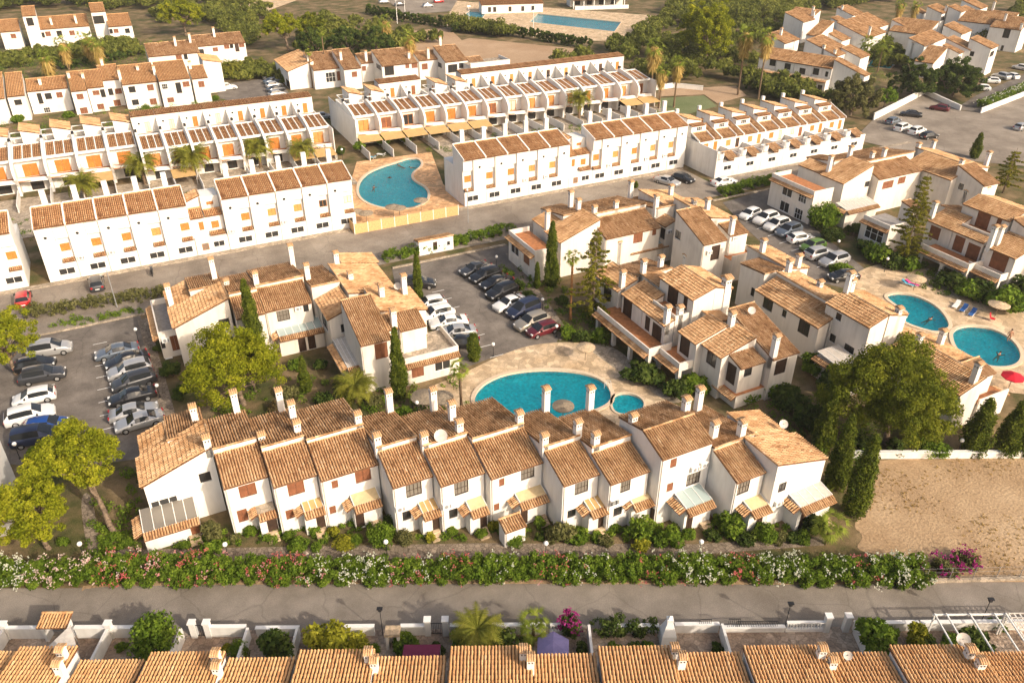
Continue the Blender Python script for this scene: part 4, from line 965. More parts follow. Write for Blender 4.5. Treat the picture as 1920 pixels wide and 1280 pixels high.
PALMS = [(2.18, 156.59, 4.4, 1.5, 'date', 'second date palm from the left among the white terrace gardens'), (10.91, 155.29, 4.8, 1.75, 'date', 'largest date palm among the white terrace gardens'), (23.2, 156.28, 4.6, 1.55, 'date', 'date palm fourth from the left among the white terrace gardens'), (30.83, 152.78, 4.2, 1.4, 'date', 'date palm nearest the kidney pool among the white terrace gardens'), (-7.86, 152.52, 3.6, 1.5, 'date', 'leftmost date palm among the white terrace gardens'), (95.26, 156.7, 5.4, 1.5, 'date', 'single date palm in front of the orange balcony doors'), (30.94, 233.14, 3.8, 1.35, 'date', 'date palm beside the small car park at the upper left'), (-8.52, 266.18, 7.0, 2.0, 'wash', 'shaggy palm left of the pair in the upper left garden'), (-2.04, 268.5, 7.5, 2.2, 'wash', 'left palm of the shaggy pair in the upper left garden'), (-0.21, 262.03, 7.0, 2.0, 'wash', 'right palm of the shaggy pair in the upper left garden'), (-13.05, 253.68, 6.0, 2.1, 'wash', 'shaggy palm lowest in the upper left garden'), (16.11, 252.24, 7.0, 1.0, 'fan', 'slim green fan palm in front of the upper left roofs'), (82.33, 253.83, 8.0, 2.0, 'wash', 'shaggy palm beside the dark grove at the top'), (76.21, 214.74, 10.5, 1.9, 'wash', 'tall shaggy palm in front of the upper middle roofs'), (53.43, 218.92, 13.0, 1.1, 'fan', 'very tall thin palm in front of the upper middle roofs'), (48.3, 214.05, 9.0, 0.8, 'fan', 'tall thin palm at the left gable of the upper middle roofs'), (122.62, 167.33, 12.0, 2.1, 'wash', 'tallest shaggy palm at the right end of the balcony terrace'), (117.68, 156.83, 9.0, 1.5, 'wash', 'lowest shaggy palm at the right end of the balcony terrace'), (121.44, 155.97, 10.5, 1.6, 'wash', 'shaggy palm right of its group at the end of the balcony terrace'), (143.19, 158.46, 15.0, 2.1, 'wash', 'tall shaggy palm right of the broad pine'), (145.06, 153.0, 15.0, 1.9, 'wash', 'tall shaggy palm beside the village gable'), (191.96, 163.31, 7.5, 2.1, 'fan', 'left green palm beside the village pool'), (194.63, 160.34, 7.5, 2.2, 'fan', 'right green palm beside the village pool'), (236.51, 191.7, 11.0, 1.6, 'wash', 'left palm of the pair at the top of the village'), (244.87, 192.62, 10.0, 1.5, 'wash', 'right palm of the pair at the top of the village'), (257.74, 174.27, 6.5, 1.5, 'fan', 'green palm between the village houses at the right'), (26.24, 64.89, 6.2, 0.85, 'fan', 'fan palm with bare trunk beside the front pool'), (47.39, 77.93, 9.0, 0.85, 'fan', 'tall thin palm with orange trunk beside the bright tiered conifer'), (16.8, 72.58, 2.2, 1.15, 'date', 'low bright palm in the courtyard garden behind the front terrace'), (22.04, 68.31, 1.6, 0.55, 'fan', 'small fan palm next to the round thatched parasol by the pool'), (47.58, 33.16, 2.2, 1.15, 'fan', 'low fan palm at the right end of the front terrace'), (15.37, 36.65, 2.6, 0.95, 'date', 'drooping feather palm over the lane wall'), (19.46, 35.4, 2.2, 1.0, 'fan', 'pale fan palm beside the pink bougainvillea')]
SHRUBS = [(12.38, 50.79, 1.38, 2.34, 'green', 'large round green bush beside the fourth porch of the front terrace'), (9.29, 51.83, 1.06, 1.16, 'yellow', 'yellow green bush left of the large round one'), (10.39, 51.78, 0.68, 1.16, 'green', 'upright green bush left of the large round one'), (-0.89, 57.84, 1.09, 2.41, 'olive', 'feathery olive tree against the first front house'), (-1.28, 56.19, 1.07, 1.39, 'green', 'bright bush at the foot of the feathery olive tree'), (-3.26, 58.02, 0.67, 0.73, 'green', 'small bush below the first front house'), (5.58, 53.47, 1.12, 1.12, 'green', 'low green bush between the second and third porch'), (8.86, 53.71, 0.68, 0.95, 'yellow', 'yellow bush beside the third porch door'), (5.12, 55.13, 0.62, 0.74, 'green', 'pale bush beside the second porch steps'), (3.49, 55.66, 0.56, 0.67, 'green', 'pale bush beside the second porch'), (7.1, 52.57, 0.57, 0.79, 'green', 'pale bush right of the third porch steps'), (14.35, 50.03, 1.0, 1.2, 'olive', 'soft olive bush right of the large round green bush'), (16.37, 49.23, 0.56, 0.89, 'yellow', 'spindly pale plant in front of the fourth porch'), (18.46, 49.07, 0.67, 0.87, 'green', 'pale bush right of the fourth porch steps'), (19.06, 48.04, 0.46, 0.51, 'green', 'small bush in front of the fifth porch'), (22.97, 45.65, 1.06, 1.06, 'green', 'bright rounded bush in front of the lowest tiled porch'), (26.75, 44.06, 1.52, 2.28, 'olive', 'grey olive bush in the middle of the front gardens'), (28.01, 43.22, 1.2, 1.44, 'green', 'green bush right of the grey olive one'), (25.89, 46.49, 0.66, 1.12, 'green', 'narrow green bush beside the sixth porch'), (25.13, 44.87, 0.48, 0.97, 'dkgreen', 'slim dark bush in front of the sixth porch'), (29.64, 42.62, 0.66, 1.0, 'green', 'green bush right of the seventh porch corner'), (31.6, 42.89, 0.57, 0.91, 'green', 'upright bush left of the eighth porch'), (33.25, 41.33, 1.37, 2.74, 'green', 'tall bright bush covering the eighth porch'), (32.54, 40.03, 0.84, 1.35, 'yellow', 'lime yellow bush at the foot of the tall bright one'), (35.07, 39.34, 1.49, 1.94, 'green', 'wide green bush below the tall three storey house'), (40.78, 37.94, 1.45, 2.61, 'green', 'bright bush left of the tenth porch'), (38.95, 38.12, 0.83, 1.0, 'dkgreen', 'dark bush beside the tall house door'), (41.15, 36.45, 1.08, 1.19, 'dkgreen', 'dark low bush in front of the tenth porch'), (42.99, 35.97, 1.22, 1.96, 'green', 'rounded green bush right of the tenth porch'), (45.24, 34.84, 0.87, 0.96, 'dkgreen', 'small dark bush left of the last porch'), (47.76, 34.83, 1.28, 1.92, 'dkgreen', 'dark bush right of the last porch'), (49.32, 57.23, 1.91, 2.48, 'dkgreen', 'dark bush below the balcony house next to the paddling pool'), (51.57, 57.27, 1.94, 2.53, 'green', 'green bush with pale leaves next to the paddling pool'), (-0.98, 44.5, 0.87, 1.65, 'green', 'round clipped shrub in the third front yard'), (1.56, 42.82, 1.52, 3.34, 'dkgreen', 'tall dark green shrub in the front yard beside the yellow tree'), (5.16, 41.55, 1.9, 3.61, 'yellow', 'spreading yellow green tree over the lane wall'), (7.06, 40.92, 1.09, 1.75, 'yellow', 'yellow green bush joined to the spreading tree'), (10.65, 39.24, 1.21, 1.57, 'green', 'green bush beside the brick barbecue'), (16.79, 35.96, 1.53, 3.07, 'dkgreen', 'dark bush behind the drooping palm'), (18.65, 35.57, 0.83, 0.99, 'dkgreen', 'dark bush below the pale fan palm'), (21.01, 34.4, 0.75, 0.82, 'green', 'bush left of the clipped garden hedge'), (42.25, 23.27, 1.8, 3.6, 'green', 'bright bush beside the white balustrade yard'), (43.94, 23.35, 1.15, 1.72, 'green', 'bright bush right of the balustrade yard'), (45.57, 22.15, 1.05, 2.73, 'yellow', 'yellow leaved bush left of the white pergola'), (45.69, 21.66, 1.28, 1.92, 'dkgreen', 'dark bush left of the white pergola'), (49.62, 20.13, 1.58, 2.05, 'dkgreen', 'dark bush below the white pergola'), (52.94, 20.48, 0.82, 0.91, 'green', 'small bush over the lane wall near the right lamp'), (-8.95, 49.01, 0.6, 0.72, 'green', 'small bush in the second lane garden beside the divider'), (-7.46, 48.59, 0.53, 0.64, 'dkgreen', 'dark small bush left of the big ball shaped tree'), (-1.81, 45.45, 0.47, 0.66, 'yellow', 'pale small bush beside the barred gate'), (8.21, 40.24, 0.68, 0.81, 'green', 'green bush left of the brick barbecue'), (12.59, 38.06, 0.7, 0.98, 'dkgreen', 'dark bush behind the dark lane gate'), (24.64, 32.05, 0.77, 0.92, 'green', 'bush under the reddish hedge, left'), (26.1, 31.32, 0.78, 0.93, 'dkgreen', 'bush under the reddish hedge, middle'), (47.95, 20.8, 1.19, 1.43, 'green', 'green bush in the middle of the white pergola yard'), (14.42, 37.15, 1.33, 2.39, 'green', 'leafy green bush below the drooping palm'), (22.38, 33.02, 0.61, 1.35, 'dkgreen', 'narrow dark hedge strip right of the lilac parasol'), (27.02, 30.86, 0.78, 1.02, 'green', 'small green bush left of the tapering white oven'), (31.89, 28.65, 0.61, 0.74, 'dkgreen', 'small dark plant in the dark tiled yard'), (2.22, 57.02, 0.75, 1.12, 'green', 'leafy bush against the second front house wall'), (0.78, 56.79, 0.69, 0.83, 'olive', 'olive bush left of the second front house'), (7.39, 54.59, 0.68, 1.28, 'green', 'tall bush between the third porch and the wide house'), (13.95, 52.44, 0.81, 1.46, 'dkgreen', 'dark tall bush behind the large round one'), (20.77, 47.55, 0.68, 1.09, 'green', 'bush beside the fifth porch steps'), (22.05, 48.02, 0.64, 0.96, 'yellow', 'pale bush left of the lowest tiled porch'), (30.15, 41.93, 0.78, 1.01, 'olive', 'olive bush in front of the seventh porch'), (36.95, 38.97, 0.88, 1.4, 'green', 'bush right of the wide green one below the tall house'), (40.44, 39.23, 0.73, 1.46, 'green', 'slender bush beside the tall house corner'), (43.26, 37.83, 0.93, 1.58, 'green', 'bush against the narrow low house'), (44.04, 35.22, 0.92, 1.2, 'olive', 'olive bush left of the last porch steps'), (45.95, 34.27, 0.88, 1.23, 'green', 'green bush in front of the right end house'), (22.2, 41.98, 1.32, 1.32, 'green', 'low dark green mound at the path edge'), (26.04, 41.4, 1.05, 1.05, 'green', 'low green mound beside the globe lamp'), (25.57, 68.72, 0.9, 1.08, 'dkgreen', 'small dark plant beside the pool palm'), (20.4, 66.67, 1.33, 1.86, 'green', 'green bush at the foot of the narrow dark cypress'), (16.08, 76.15, 1.12, 1.35, 'dkgreen', 'dark bush left of the low bright palm'), (13.63, 73.54, 1.32, 1.72, 'dkgreen', 'prickly dark bush behind the front terrace roofs'), (14.77, 71.63, 1.08, 1.29, 'olive', 'dry bush behind the front terrace roofs'), (18.23, 71.02, 1.35, 1.48, 'olive', 'dry olive bush right of the low bright palm'), (12.36, 82.37, 1.01, 1.22, 'green', 'round bush beside the courtyard steps'), (10.12, 76.77, 1.43, 1.72, 'olive', 'olive bush under the courtyard cypress'), (8.49, 74.76, 1.27, 1.4, 'brownleaf', 'dry brown bush behind the third front house'), (14.91, 81.09, 1.03, 1.33, 'dkgreen', 'dark bush beside the paved courtyard'), (-0.91, 87.08, 1.41, 2.54, 'dkgreen', 'dark tall bush at the parking lot walkway'), (-1.73, 93.39, 0.74, 1.47, 'dkgreen', 'narrow dark bush along the parking lot walkway'), (-0.62, 82.12, 1.25, 1.75, 'dkgreen', 'dark bush behind the first front house'), (45.19, 88.95, 1.18, 1.41, 'dkgreen', 'dark bush below the cream house wall at the middle car park'), (45.07, 85.47, 1.16, 1.27, 'dkgreen', 'low dark bush near the tall broad cypress'), (48.39, 82.11, 1.25, 1.37, 'dkgreen', 'low bush below the thin orange palm'), (44.88, 74.12, 1.4, 1.96, 'green', 'bright bush at the foot of the tiered conifer'), (45.86, 72.48, 1.39, 1.81, 'dkgreen', 'dark bush at the foot of the tiered conifer'), (47.95, 71.43, 1.41, 2.11, 'green', 'bright bush under the tiered conifer by the arcade'), (47.38, 61.76, 2.96, 2.37, 'dkgreen', 'low wide dark bush in front of the arcade balcony'), (48.72, 60.48, 1.93, 1.74, 'dkgreen', 'low dark bush right of the wide one at the arcade'), (99.71, 86.08, 3.05, 4.57, 'green', 'big bright rounded bush at the right car park'), (97.27, 81.35, 2.05, 2.05, 'dkgreen', 'dark bush below the bright rounded one at the right car park'), (101.91, 81.37, 1.87, 2.25, 'dkgreen', 'dark bush beside the corner steps at the right car park'), (99.05, 76.0, 1.81, 1.81, 'dkgreen', 'dark bush at the right car park end'), (97.15, 72.72, 2.44, 3.17, 'green', 'green bush below the white arched window'), (97.82, 70.34, 2.21, 2.66, 'dkgreen', 'dark bush at the tall tiered conifer'), (99.21, 68.66, 2.0, 2.2, 'green', 'green bush at the foot of the tall tiered conifer'), (89.75, 72.39, 1.9, 1.71, 'green', 'green bush at the end of the parked row'), (99.7, 61.78, 2.85, 2.56, 'dkgreen', 'low dark bush in front of the right balcony house'), (99.94, 58.99, 2.61, 2.61, 'green', 'green bush in front of the right balcony house'), (100.89, 57.64, 2.4, 2.89, 'dkgreen', 'dark bush at the right balcony arch'), (100.75, 54.34, 3.03, 3.64, 'green', 'bright hedge bush near the loungers at the right'), (105.16, 55.51, 2.24, 3.59, 'dkgreen', 'dark bush at the right edge above the loungers'), (66.31, 54.19, 1.83, 2.93, 'green', 'bright bush beside the brown terrace door'), (59.5, 50.44, 2.63, 2.63, 'dkgreen', 'dark garden bush behind the last front house'), (58.79, 46.48, 2.26, 2.94, 'dkgreen', 'dark bush behind the three cypresses'), (66.07, 50.63, 2.46, 3.44, 'dkgreen', 'dark bush under the huge pine'), (60.73, 41.02, 1.65, 1.81, 'dkgreen', 'dark bush at the dirt lot wall under the pine'), (66.72, 37.55, 1.72, 1.55, 'green', 'clipped green mound above the dirt lot wall'), (63.67, 39.56, 1.38, 1.38, 'dkgreen', 'low bush at the foot of the huge pine'), (66.71, 39.49, 1.89, 2.27, 'green', 'bright bush right of the huge pine trunk'), (56.3, 53.74, 1.99, 1.79, 'green', 'bamboo like bush spilling over the orange terrace'), (59.17, 53.48, 2.35, 2.35, 'green', 'bamboo like hedge over the orange terrace'), (-12.8, 63.2, 0.68, 0.81, 'green', 'small bush between the two lower left pines'), (-7.95, 60.64, 0.65, 0.72, 'green', 'small bush left of the first front house'), (-15.12, 77.89, 0.96, 1.25, 'green', 'grassy palm like bush beside the dark parked van'), (43.48, 157.31, 1.59, 2.54, 'green', 'left climbing shrub on the pool fence'), (48.84, 158.57, 1.63, 2.61, 'green', 'middle climbing shrub on the pool fence'), (54.12, 158.78, 1.67, 2.68, 'green', 'right climbing shrub on the pool fence'), (39.56, 157.35, 1.0, 1.9, 'dkgreen', 'dark clipped shrub beside the pool fence lamp'), (-19.6, 211.4, 1.82, 2.37, 'green', 'round green bush in front of the upper left terrace'), (7.06, 208.97, 1.18, 2.01, 'green', 'tall clipped bush against the upper left white wall'), (-9.5, 212.17, 1.57, 1.57, 'green', 'green bush on the upper left terrace garden'), (23.56, 212.66, 1.02, 1.43, 'green', 'small clipped bush at the upper left car park')]
CARLIST = [(-13.66, 98.96, -0.105, 'van', 'silver', 'silver people carrier nearest the pine in the left parking lot', 'cars in the left parking lot'), (-15.22, 95.99, -0.127, 'hatch', 'black', 'black hatchback behind the silver people carrier in the left lot', 'cars in the left parking lot'), (-14.43, 92.99, -0.093, 'suv', 'darkgrey', 'long dark estate car beside the striped bay in the left lot', 'cars in the left parking lot'), (-15.28, 88.64, 3.112, 'hatch', 'white', 'upper white hatchback of the two in the left lot', 'cars in the left parking lot'), (-15.62, 85.01, 0.026, 'suv', 'white', 'lower white car of the two in the left lot', 'cars in the left parking lot'), (-14.05, 82.19, -0.185, 'hatch', 'blue', 'bright blue hatchback in the left lot', 'cars in the left parking lot'), (-14.88, 80.45, -0.129, 'van', 'navy', 'dark van below the bright blue car in the left lot', 'cars in the left parking lot'), (-6.39, 94.84, -3.138, 'sedan', 'bluegrey', 'blue grey saloon topmost in the right row of the left lot', 'cars in the left parking lot'), (-5.49, 92.21, -2.984, 'sedan', 'black', 'black car second from the top in the right row of the left lot', 'cars in the left parking lot'), (-5.35, 89.64, -3.077, 'suv', 'silver', 'silver car third in the right row of the left lot', 'cars in the left parking lot'), (-5.12, 86.97, -3.021, 'suv', 'darkgrey', 'dark grey car fourth in the right row of the left lot', 'cars in the left parking lot'), (-5.49, 83.91, -3.122, 'sedan', 'black', 'black saloon fifth in the right row of the left lot', 'cars in the left parking lot'), (-5.57, 80.68, -0.055, 'sedan', 'silver', 'silver saloon with sunroof in the right row of the left lot', 'cars in the left parking lot'), (-5.17, 78.61, -3.096, 'sedan', 'silver', 'silver saloon half hidden behind the first front house', 'cars in the left parking lot'), (41.92, 96.12, -2.903, 'sedan', 'darkgrey', 'dark grey saloon at the top of the right row in the middle car park', 'cars in the middle car park'), (42.28, 93.41, -2.887, 'suv', 'black', 'black car second in the right row of the middle car park', 'cars in the middle car park'), (42.78, 90.81, -2.968, 'sedan', 'black', 'black saloon third in the right row of the middle car park', 'cars in the middle car park'), (42.28, 87.93, -2.861, 'suv', 'black', 'black high car fourth in the right row of the middle car park', 'cars in the middle car park'), (41.81, 84.5, -2.929, 'sedan', 'white', 'white coupe fifth in the right row of the middle car park', 'cars in the middle car park'), (32.14, 89.2, 3.073, 'hatch', 'white', 'upper white car in the left row of the middle car park', 'cars in the middle car park'), (31.75, 86.03, -3.117, 'suv', 'white', 'second white car in the left row of the middle car park', 'cars in the middle car park'), (32.45, 83.52, 2.969, 'sedan', 'white', 'white saloon third in the left row of the middle car park', 'cars in the middle car park'), (32.42, 80.71, 2.909, 'sedan', 'silver', 'silver saloon fourth in the left row of the middle car park', 'cars in the middle car park'), (31.69, 78.18, 2.679, 'sedan', 'black', 'black saloon at the lower end of the left row in the middle car park', 'cars in the middle car park'), (32.87, 95.39, -0.408, 'suv', 'black', 'black off roader beside the pointed cypress in the middle car park', 'cars in the middle car park'), (42.59, 82.06, -2.884, 'van', 'navy', 'navy van sixth in the right row of the middle car park', 'cars in the middle car park'), (42.05, 78.66, -2.971, 'suv', 'beige', 'beige car seventh in the right row of the middle car park', 'cars in the middle car park'), (42.42, 76.38, -3.052, 'hatch', 'maroon', 'maroon car with sunshade at the lower end of the middle car park', 'cars in the middle car park'), (91.82, 94.43, -2.894, 'hatch', 'white', 'first white car at the top of the right car park', 'cars in the right car park'), (92.8, 91.69, -2.977, 'suv', 'white', 'second white car in the right car park', 'cars in the right car park'), (92.57, 88.83, -3.028, 'suv', 'white', 'third white car with black roof window in the right car park', 'cars in the right car park'), (92.64, 86.23, -2.997, 'suv', 'bluegrey', 'blue grey car in the right car park', 'cars in the right car park'), (92.36, 83.14, -0.172, 'hatch', 'white', 'white car left of the green one in the right car park', 'cars in the right car park'), (91.9, 80.15, -3.084, 'hatch', 'green', 'olive green car in the right car park', 'cars in the right car park'), (90.79, 77.59, -0.039, 'suv', 'silver', 'silver grey car right of the green one', 'cars in the right car park'), (90.91, 74.81, -3.112, 'suv', 'silver', 'silver estate at the lower end of the right car park', 'cars in the right car park'), (88.09, 70.3, 2.839, 'hatch', 'black', 'dark car hidden behind the bush at the end of the right car park', 'cars in the right car park'), (-16.88, 115.23, 1.5707963267948966, 'hatch', 'red', 'small red car seen from behind on the street at the left', 'cars along the street behind the terraces'), (-7.73, 115.77, 1.5707963267948966, 'hatch', 'darkgrey', 'dark car parked on the street beneath the white terrace', 'cars along the street behind the terraces'), (88.82, 113.68, -1.2, 'sedan', 'silver', 'silver car parked at the white terrace gap', 'cars along the street behind the terraces'), (92.35, 113.53, -1.2, 'hatch', 'black', 'black car beside the silver one at the terrace gap', 'cars along the street behind the terraces'), (98.01, 108.71, -0.056, 'sedan', 'white', 'white saloon in front of the roof terrace houses', 'cars along the street behind the terraces'), (176.78, 125.69, 2.033, 'hatch', 'maroon', 'dark red car at the white wall of the large yard', 'cars on the large yard at the right'), (166.3, 125.13, 2.302, 'sedan', 'black', 'black coupe beside the red car on the large yard', 'cars on the large yard at the right'), (158.05, 122.84, 0.207, 'hatch', 'bluegrey', 'blue grey car left of the white ones on the large yard', 'cars on the large yard at the right'), (155.75, 118.18, 0.182, 'suv', 'white', 'left white car on the large yard', 'cars on the large yard at the right'), (156.5, 115.01, 0.186, 'suv', 'white', 'right white car on the large yard', 'cars on the large yard at the right'), (155.89, 111.5, -0.031, 'hatch', 'black', 'black car at the end of the row on the large yard', 'cars on the large yard at the right'), (179.81, 106.75, 0.092, 'hatch', 'silver', 'silver car at the right edge on the large yard', 'cars on the large yard at the right'), (202.89, 134.09, 2.399, 'hatch', 'white', 'white car beside the flowering white hedge of the village', 'cars in the village car park'), (212.27, 138.22, 2.438, 'hatch', 'white', 'white car second in the village car park', 'cars in the village car park'), (219.25, 140.25, 1.507, 'suv', 'silver', 'silver car third in the village car park', 'cars in the village car park'), (222.05, 139.27, 1.413, 'hatch', 'white', 'white car fourth in the village car park', 'cars in the village car park'), (234.09, 144.94, 1.674, 'hatch', 'white', 'white car at the right edge of the village car park', 'cars in the village car park'), (27.98, 222.07, 0.034, 'suv', 'white', 'white car alone below the date palm at the upper left', 'cars in the small upper car park'), (40.58, 228.45, 0.194, 'hatch', 'silver', 'topmost car of the row beside the upper middle gable', 'cars in the small upper car park'), (40.0, 223.7, 0.183, 'sedan', 'bluegrey', 'second car of the row beside the upper middle gable', 'cars in the small upper car park'), (39.43, 219.12, 0.172, 'hatch', 'silver', 'third car of the row beside the upper middle gable', 'cars in the small upper car park'), (38.89, 214.7, 0.162, 'sedan', 'darkgrey', 'fourth car of the row beside the upper middle gable', 'cars in the small upper car park'), (38.21, 209.76, 0.15, 'hatch', 'silver', 'lowest car of the row beside the upper middle gable', 'cars in the small upper car park'), (43.1, 184.37, -0.031, 'hatch', 'bluegrey', 'grey car in the gap between the two white terraces', 'cars in the small upper car park'), (110.49, 340.03, 0.011, 'hatch', 'silver', 'silver car far left in the topmost car park', 'cars in the topmost car park'), (114.07, 330.53, 0.0, 'hatch', 'darkgrey', 'dark car in the topmost car park', 'cars in the topmost car park'), (123.0, 322.33, -0.009, 'hatch', 'silver', 'silver car near the clipped hedge in the topmost car park', 'cars in the topmost car park'), (131.09, 330.95, 0.001, 'hatch', 'red', 'red car in the topmost car park', 'cars in the topmost car park')]
LAMPS = [(-11.17, 60.43, 1.86, 'globe lamp beside the curved garden path at the lower left'), (-0.06, 55.1, 1.6, 'globe lamp in front of the first front house'), (12.39, 49.23, 1.6, 'globe lamp in front of the large round bush'), (24.66, 42.91, 1.6, 'globe lamp in the middle of the front path'), (36.73, 37.1, 1.6, 'globe lamp below the tall three storey house'), (-3.85, 97.26, 1.79, 'globe lamp at the top of the left parking lot'), (-2.77, 83.19, 1.67, 'globe lamp halfway down the left parking lot'), (-16.57, 78.14, 1.92, 'globe lamp beside the dark van in the left lot'), (45.27, 81.67, 1.7, 'globe lamp at the right side of the middle car park'), (43.55, 74.79, 1.64, 'globe lamp at the pool entrance of the middle car park'), (45.51, 96.43, 1.65, 'globe lamp at the top of the middle car park'), (49.0, 62.82, 1.6, 'globe lamp under the balcony arcade by the pool'), (94.12, 77.38, 2.04, 'globe lamp at the right car park'), (95.55, 69.5, 2.15, 'globe lamp beside the right pool deck'), (68.91, 36.46, 1.72, 'globe lamp above the dirt lot wall'), (99.46, 98.06, 1.6, 'globe lamp at the hedge of the right car park'), (38.09, 150.76, 3.2, 'globe lamp at the corner of the kidney pool deck'), (36.13, 155.33, 3.05, 'globe lamp in the lane between the two white terraces'), (21.35, 65.14, 3.2, 'globe lamp beside the thatched parasols by the front pool'), (34.48, 74.25, 1.75, 'globe lamp beside the pool entrance wall')]
OLEANDERS = [(-19.29, 61.82, 'w'), (-17.5, 60.93, 'w'), (-15.71, 60.03, 'w'), (-13.92, 59.14, 'b'), (-12.13, 58.25, 'b'), (-10.32, 57.61, 'bp'), (-8.53, 56.71, 'r'), (-6.73, 55.82, 'rb'), (-4.94, 54.92, 'p'), (-3.14, 54.03, 'r'), (-1.34, 53.13, 'pr'), (0.45, 52.24, 'g'), (2.25, 51.34, 'rp'), (4.04, 50.45, 'r'), (5.84, 49.55, 'pw'), (7.63, 48.66, 'w2'), (9.43, 47.76, 'w'), (11.23, 46.86, 'w2'), (13.02, 45.97, 'pr'), (14.82, 45.07, 'w2'), (16.61, 44.18, 'r'), (18.41, 43.28, 'g'), (20.33, 42.65, 'w2'), (22.14, 41.75, 'g'), (23.88, 40.75, 'rp'), (25.68, 39.85, 'wr'), (27.48, 38.95, 'w2'), (29.28, 38.06, 'g'), (31.08, 37.16, 'r2'), (32.88, 36.26, 'rw'), (34.68, 35.37, 'w'), (36.48, 34.47, 'w2'), (38.28, 33.57, 'r'), (40.08, 32.67, 'w'), (41.88, 31.78, 'w'), (43.47, 30.66, 'g'), (45.26, 29.77, 'w2'), (47.05, 28.87, 'rp'), (48.85, 27.98, 'w'), (50.64, 27.08, 'w')]
PT = {'hedge1': [(-16.86, 110.07), (-9.54, 109.33), (0.49, 108.39)], 'hedge2': [(31.31, 105.54), (40.86, 106.1), (53.7, 107.31)], 'hedge3': [(93.82, 104.31), (101.68, 105.19), (111.07, 105.89)], 'hedge4': [(186.65, 122.05), (199.11, 125.14), (225.93, 131.94)], 'wall1': [(58.42, 40.94), (65.67, 37.33), (74.44, 33.05), (83.23, 28.76)], 'lanewall': [(-19.65, 55.55), (57.32, 17.61)], 'hedge5': [(24.0, 34.12), (28.52, 32.08)], 'thatch': [(43.98, 68.44), (94.45, 63.49), (31.85, 121.91), (33.23, 120.47), (38.09, 121.1), (38.9, 120.18), (43.38, 121.89), (35.66, 59.27), (23.0, 67.53), (24.55, 66.53), (97.81, 53.38), (100.24, 57.97)], 'boug': [(22.43, 34.9), (51.98, 27.13), (54.26, 26.33), (56.31, 25.84)], 'redpar': [(84.06, 41.66)], 'lounge': [(95.75, 57.66), (95.75, 56.51), (95.74, 55.21), (95.12, 64.97), (95.6, 64.74), (44.38, 152.33), (46.65, 153.06)], 'lane_lamps': [(9.37, 41.41), (37.8, 27.8), (51.92, 21.21)], 'poles': [(-5.66, 107.89), (48.42, 113.39)], 'wood': [(23.09, 336.98), (57.04, 332.85)], 'bike': [(-0.41, 116.37)], 'boothbase': [(41.95, 110.56), (49.91, 110.91)], 'wallR': [(156.06, 126.69), (187.12, 138.1)], 'wallR2': [(186.22, 137.36), (181.06, 123.26)], 'wallR3': [(183.33, 119.55), (220.41, 128.26)], 'palmtrunkbase': [(47.14, 77.07)], 'mast': [(153.66, 111.65)], 'grove': [(64.2, 254.21), (77.22, 252.13)], 'tenn': [(99.52, 292.78), (105.92, 301.97), (116.65, 267.06), (132.04, 248.77)], 'redchair': [(96.6, 52.88)], 'people': [(89.58, 57.01), (39.47, 136.21), (48.24, 145.7), (50.18, 144.03), (44.16, 140.89), (93.77, 48.59), (89.84, 47.05), (36.16, 63.78)], 'green_bin': [(193.7, 117.48)], 'entr': [(38.7, 73.93), (44.59, 74.56)], 'steps': [(169.95, 320.65)]}
PT.update({'club_hedge': [(110.11, 268.14), (120.78, 265.0), (127.26, 253.23), (134.03, 235.85), (139.72, 223.67)], 'club_hedge2': [(96.68, 318.45), (103.23, 294.56), (113.97, 277.35)], 'garden_hedge': [(-12.55, 266.87), (-4.22, 268.72), (8.46, 275.19)], 'village_hedge': [(149.61, 163.56), (152.76, 154.04), (155.67, 142.33)], 'front_fence': [(49.95, 27.04), (54.61, 25.04), (59.65, 22.79), (65.06, 20.29)]})
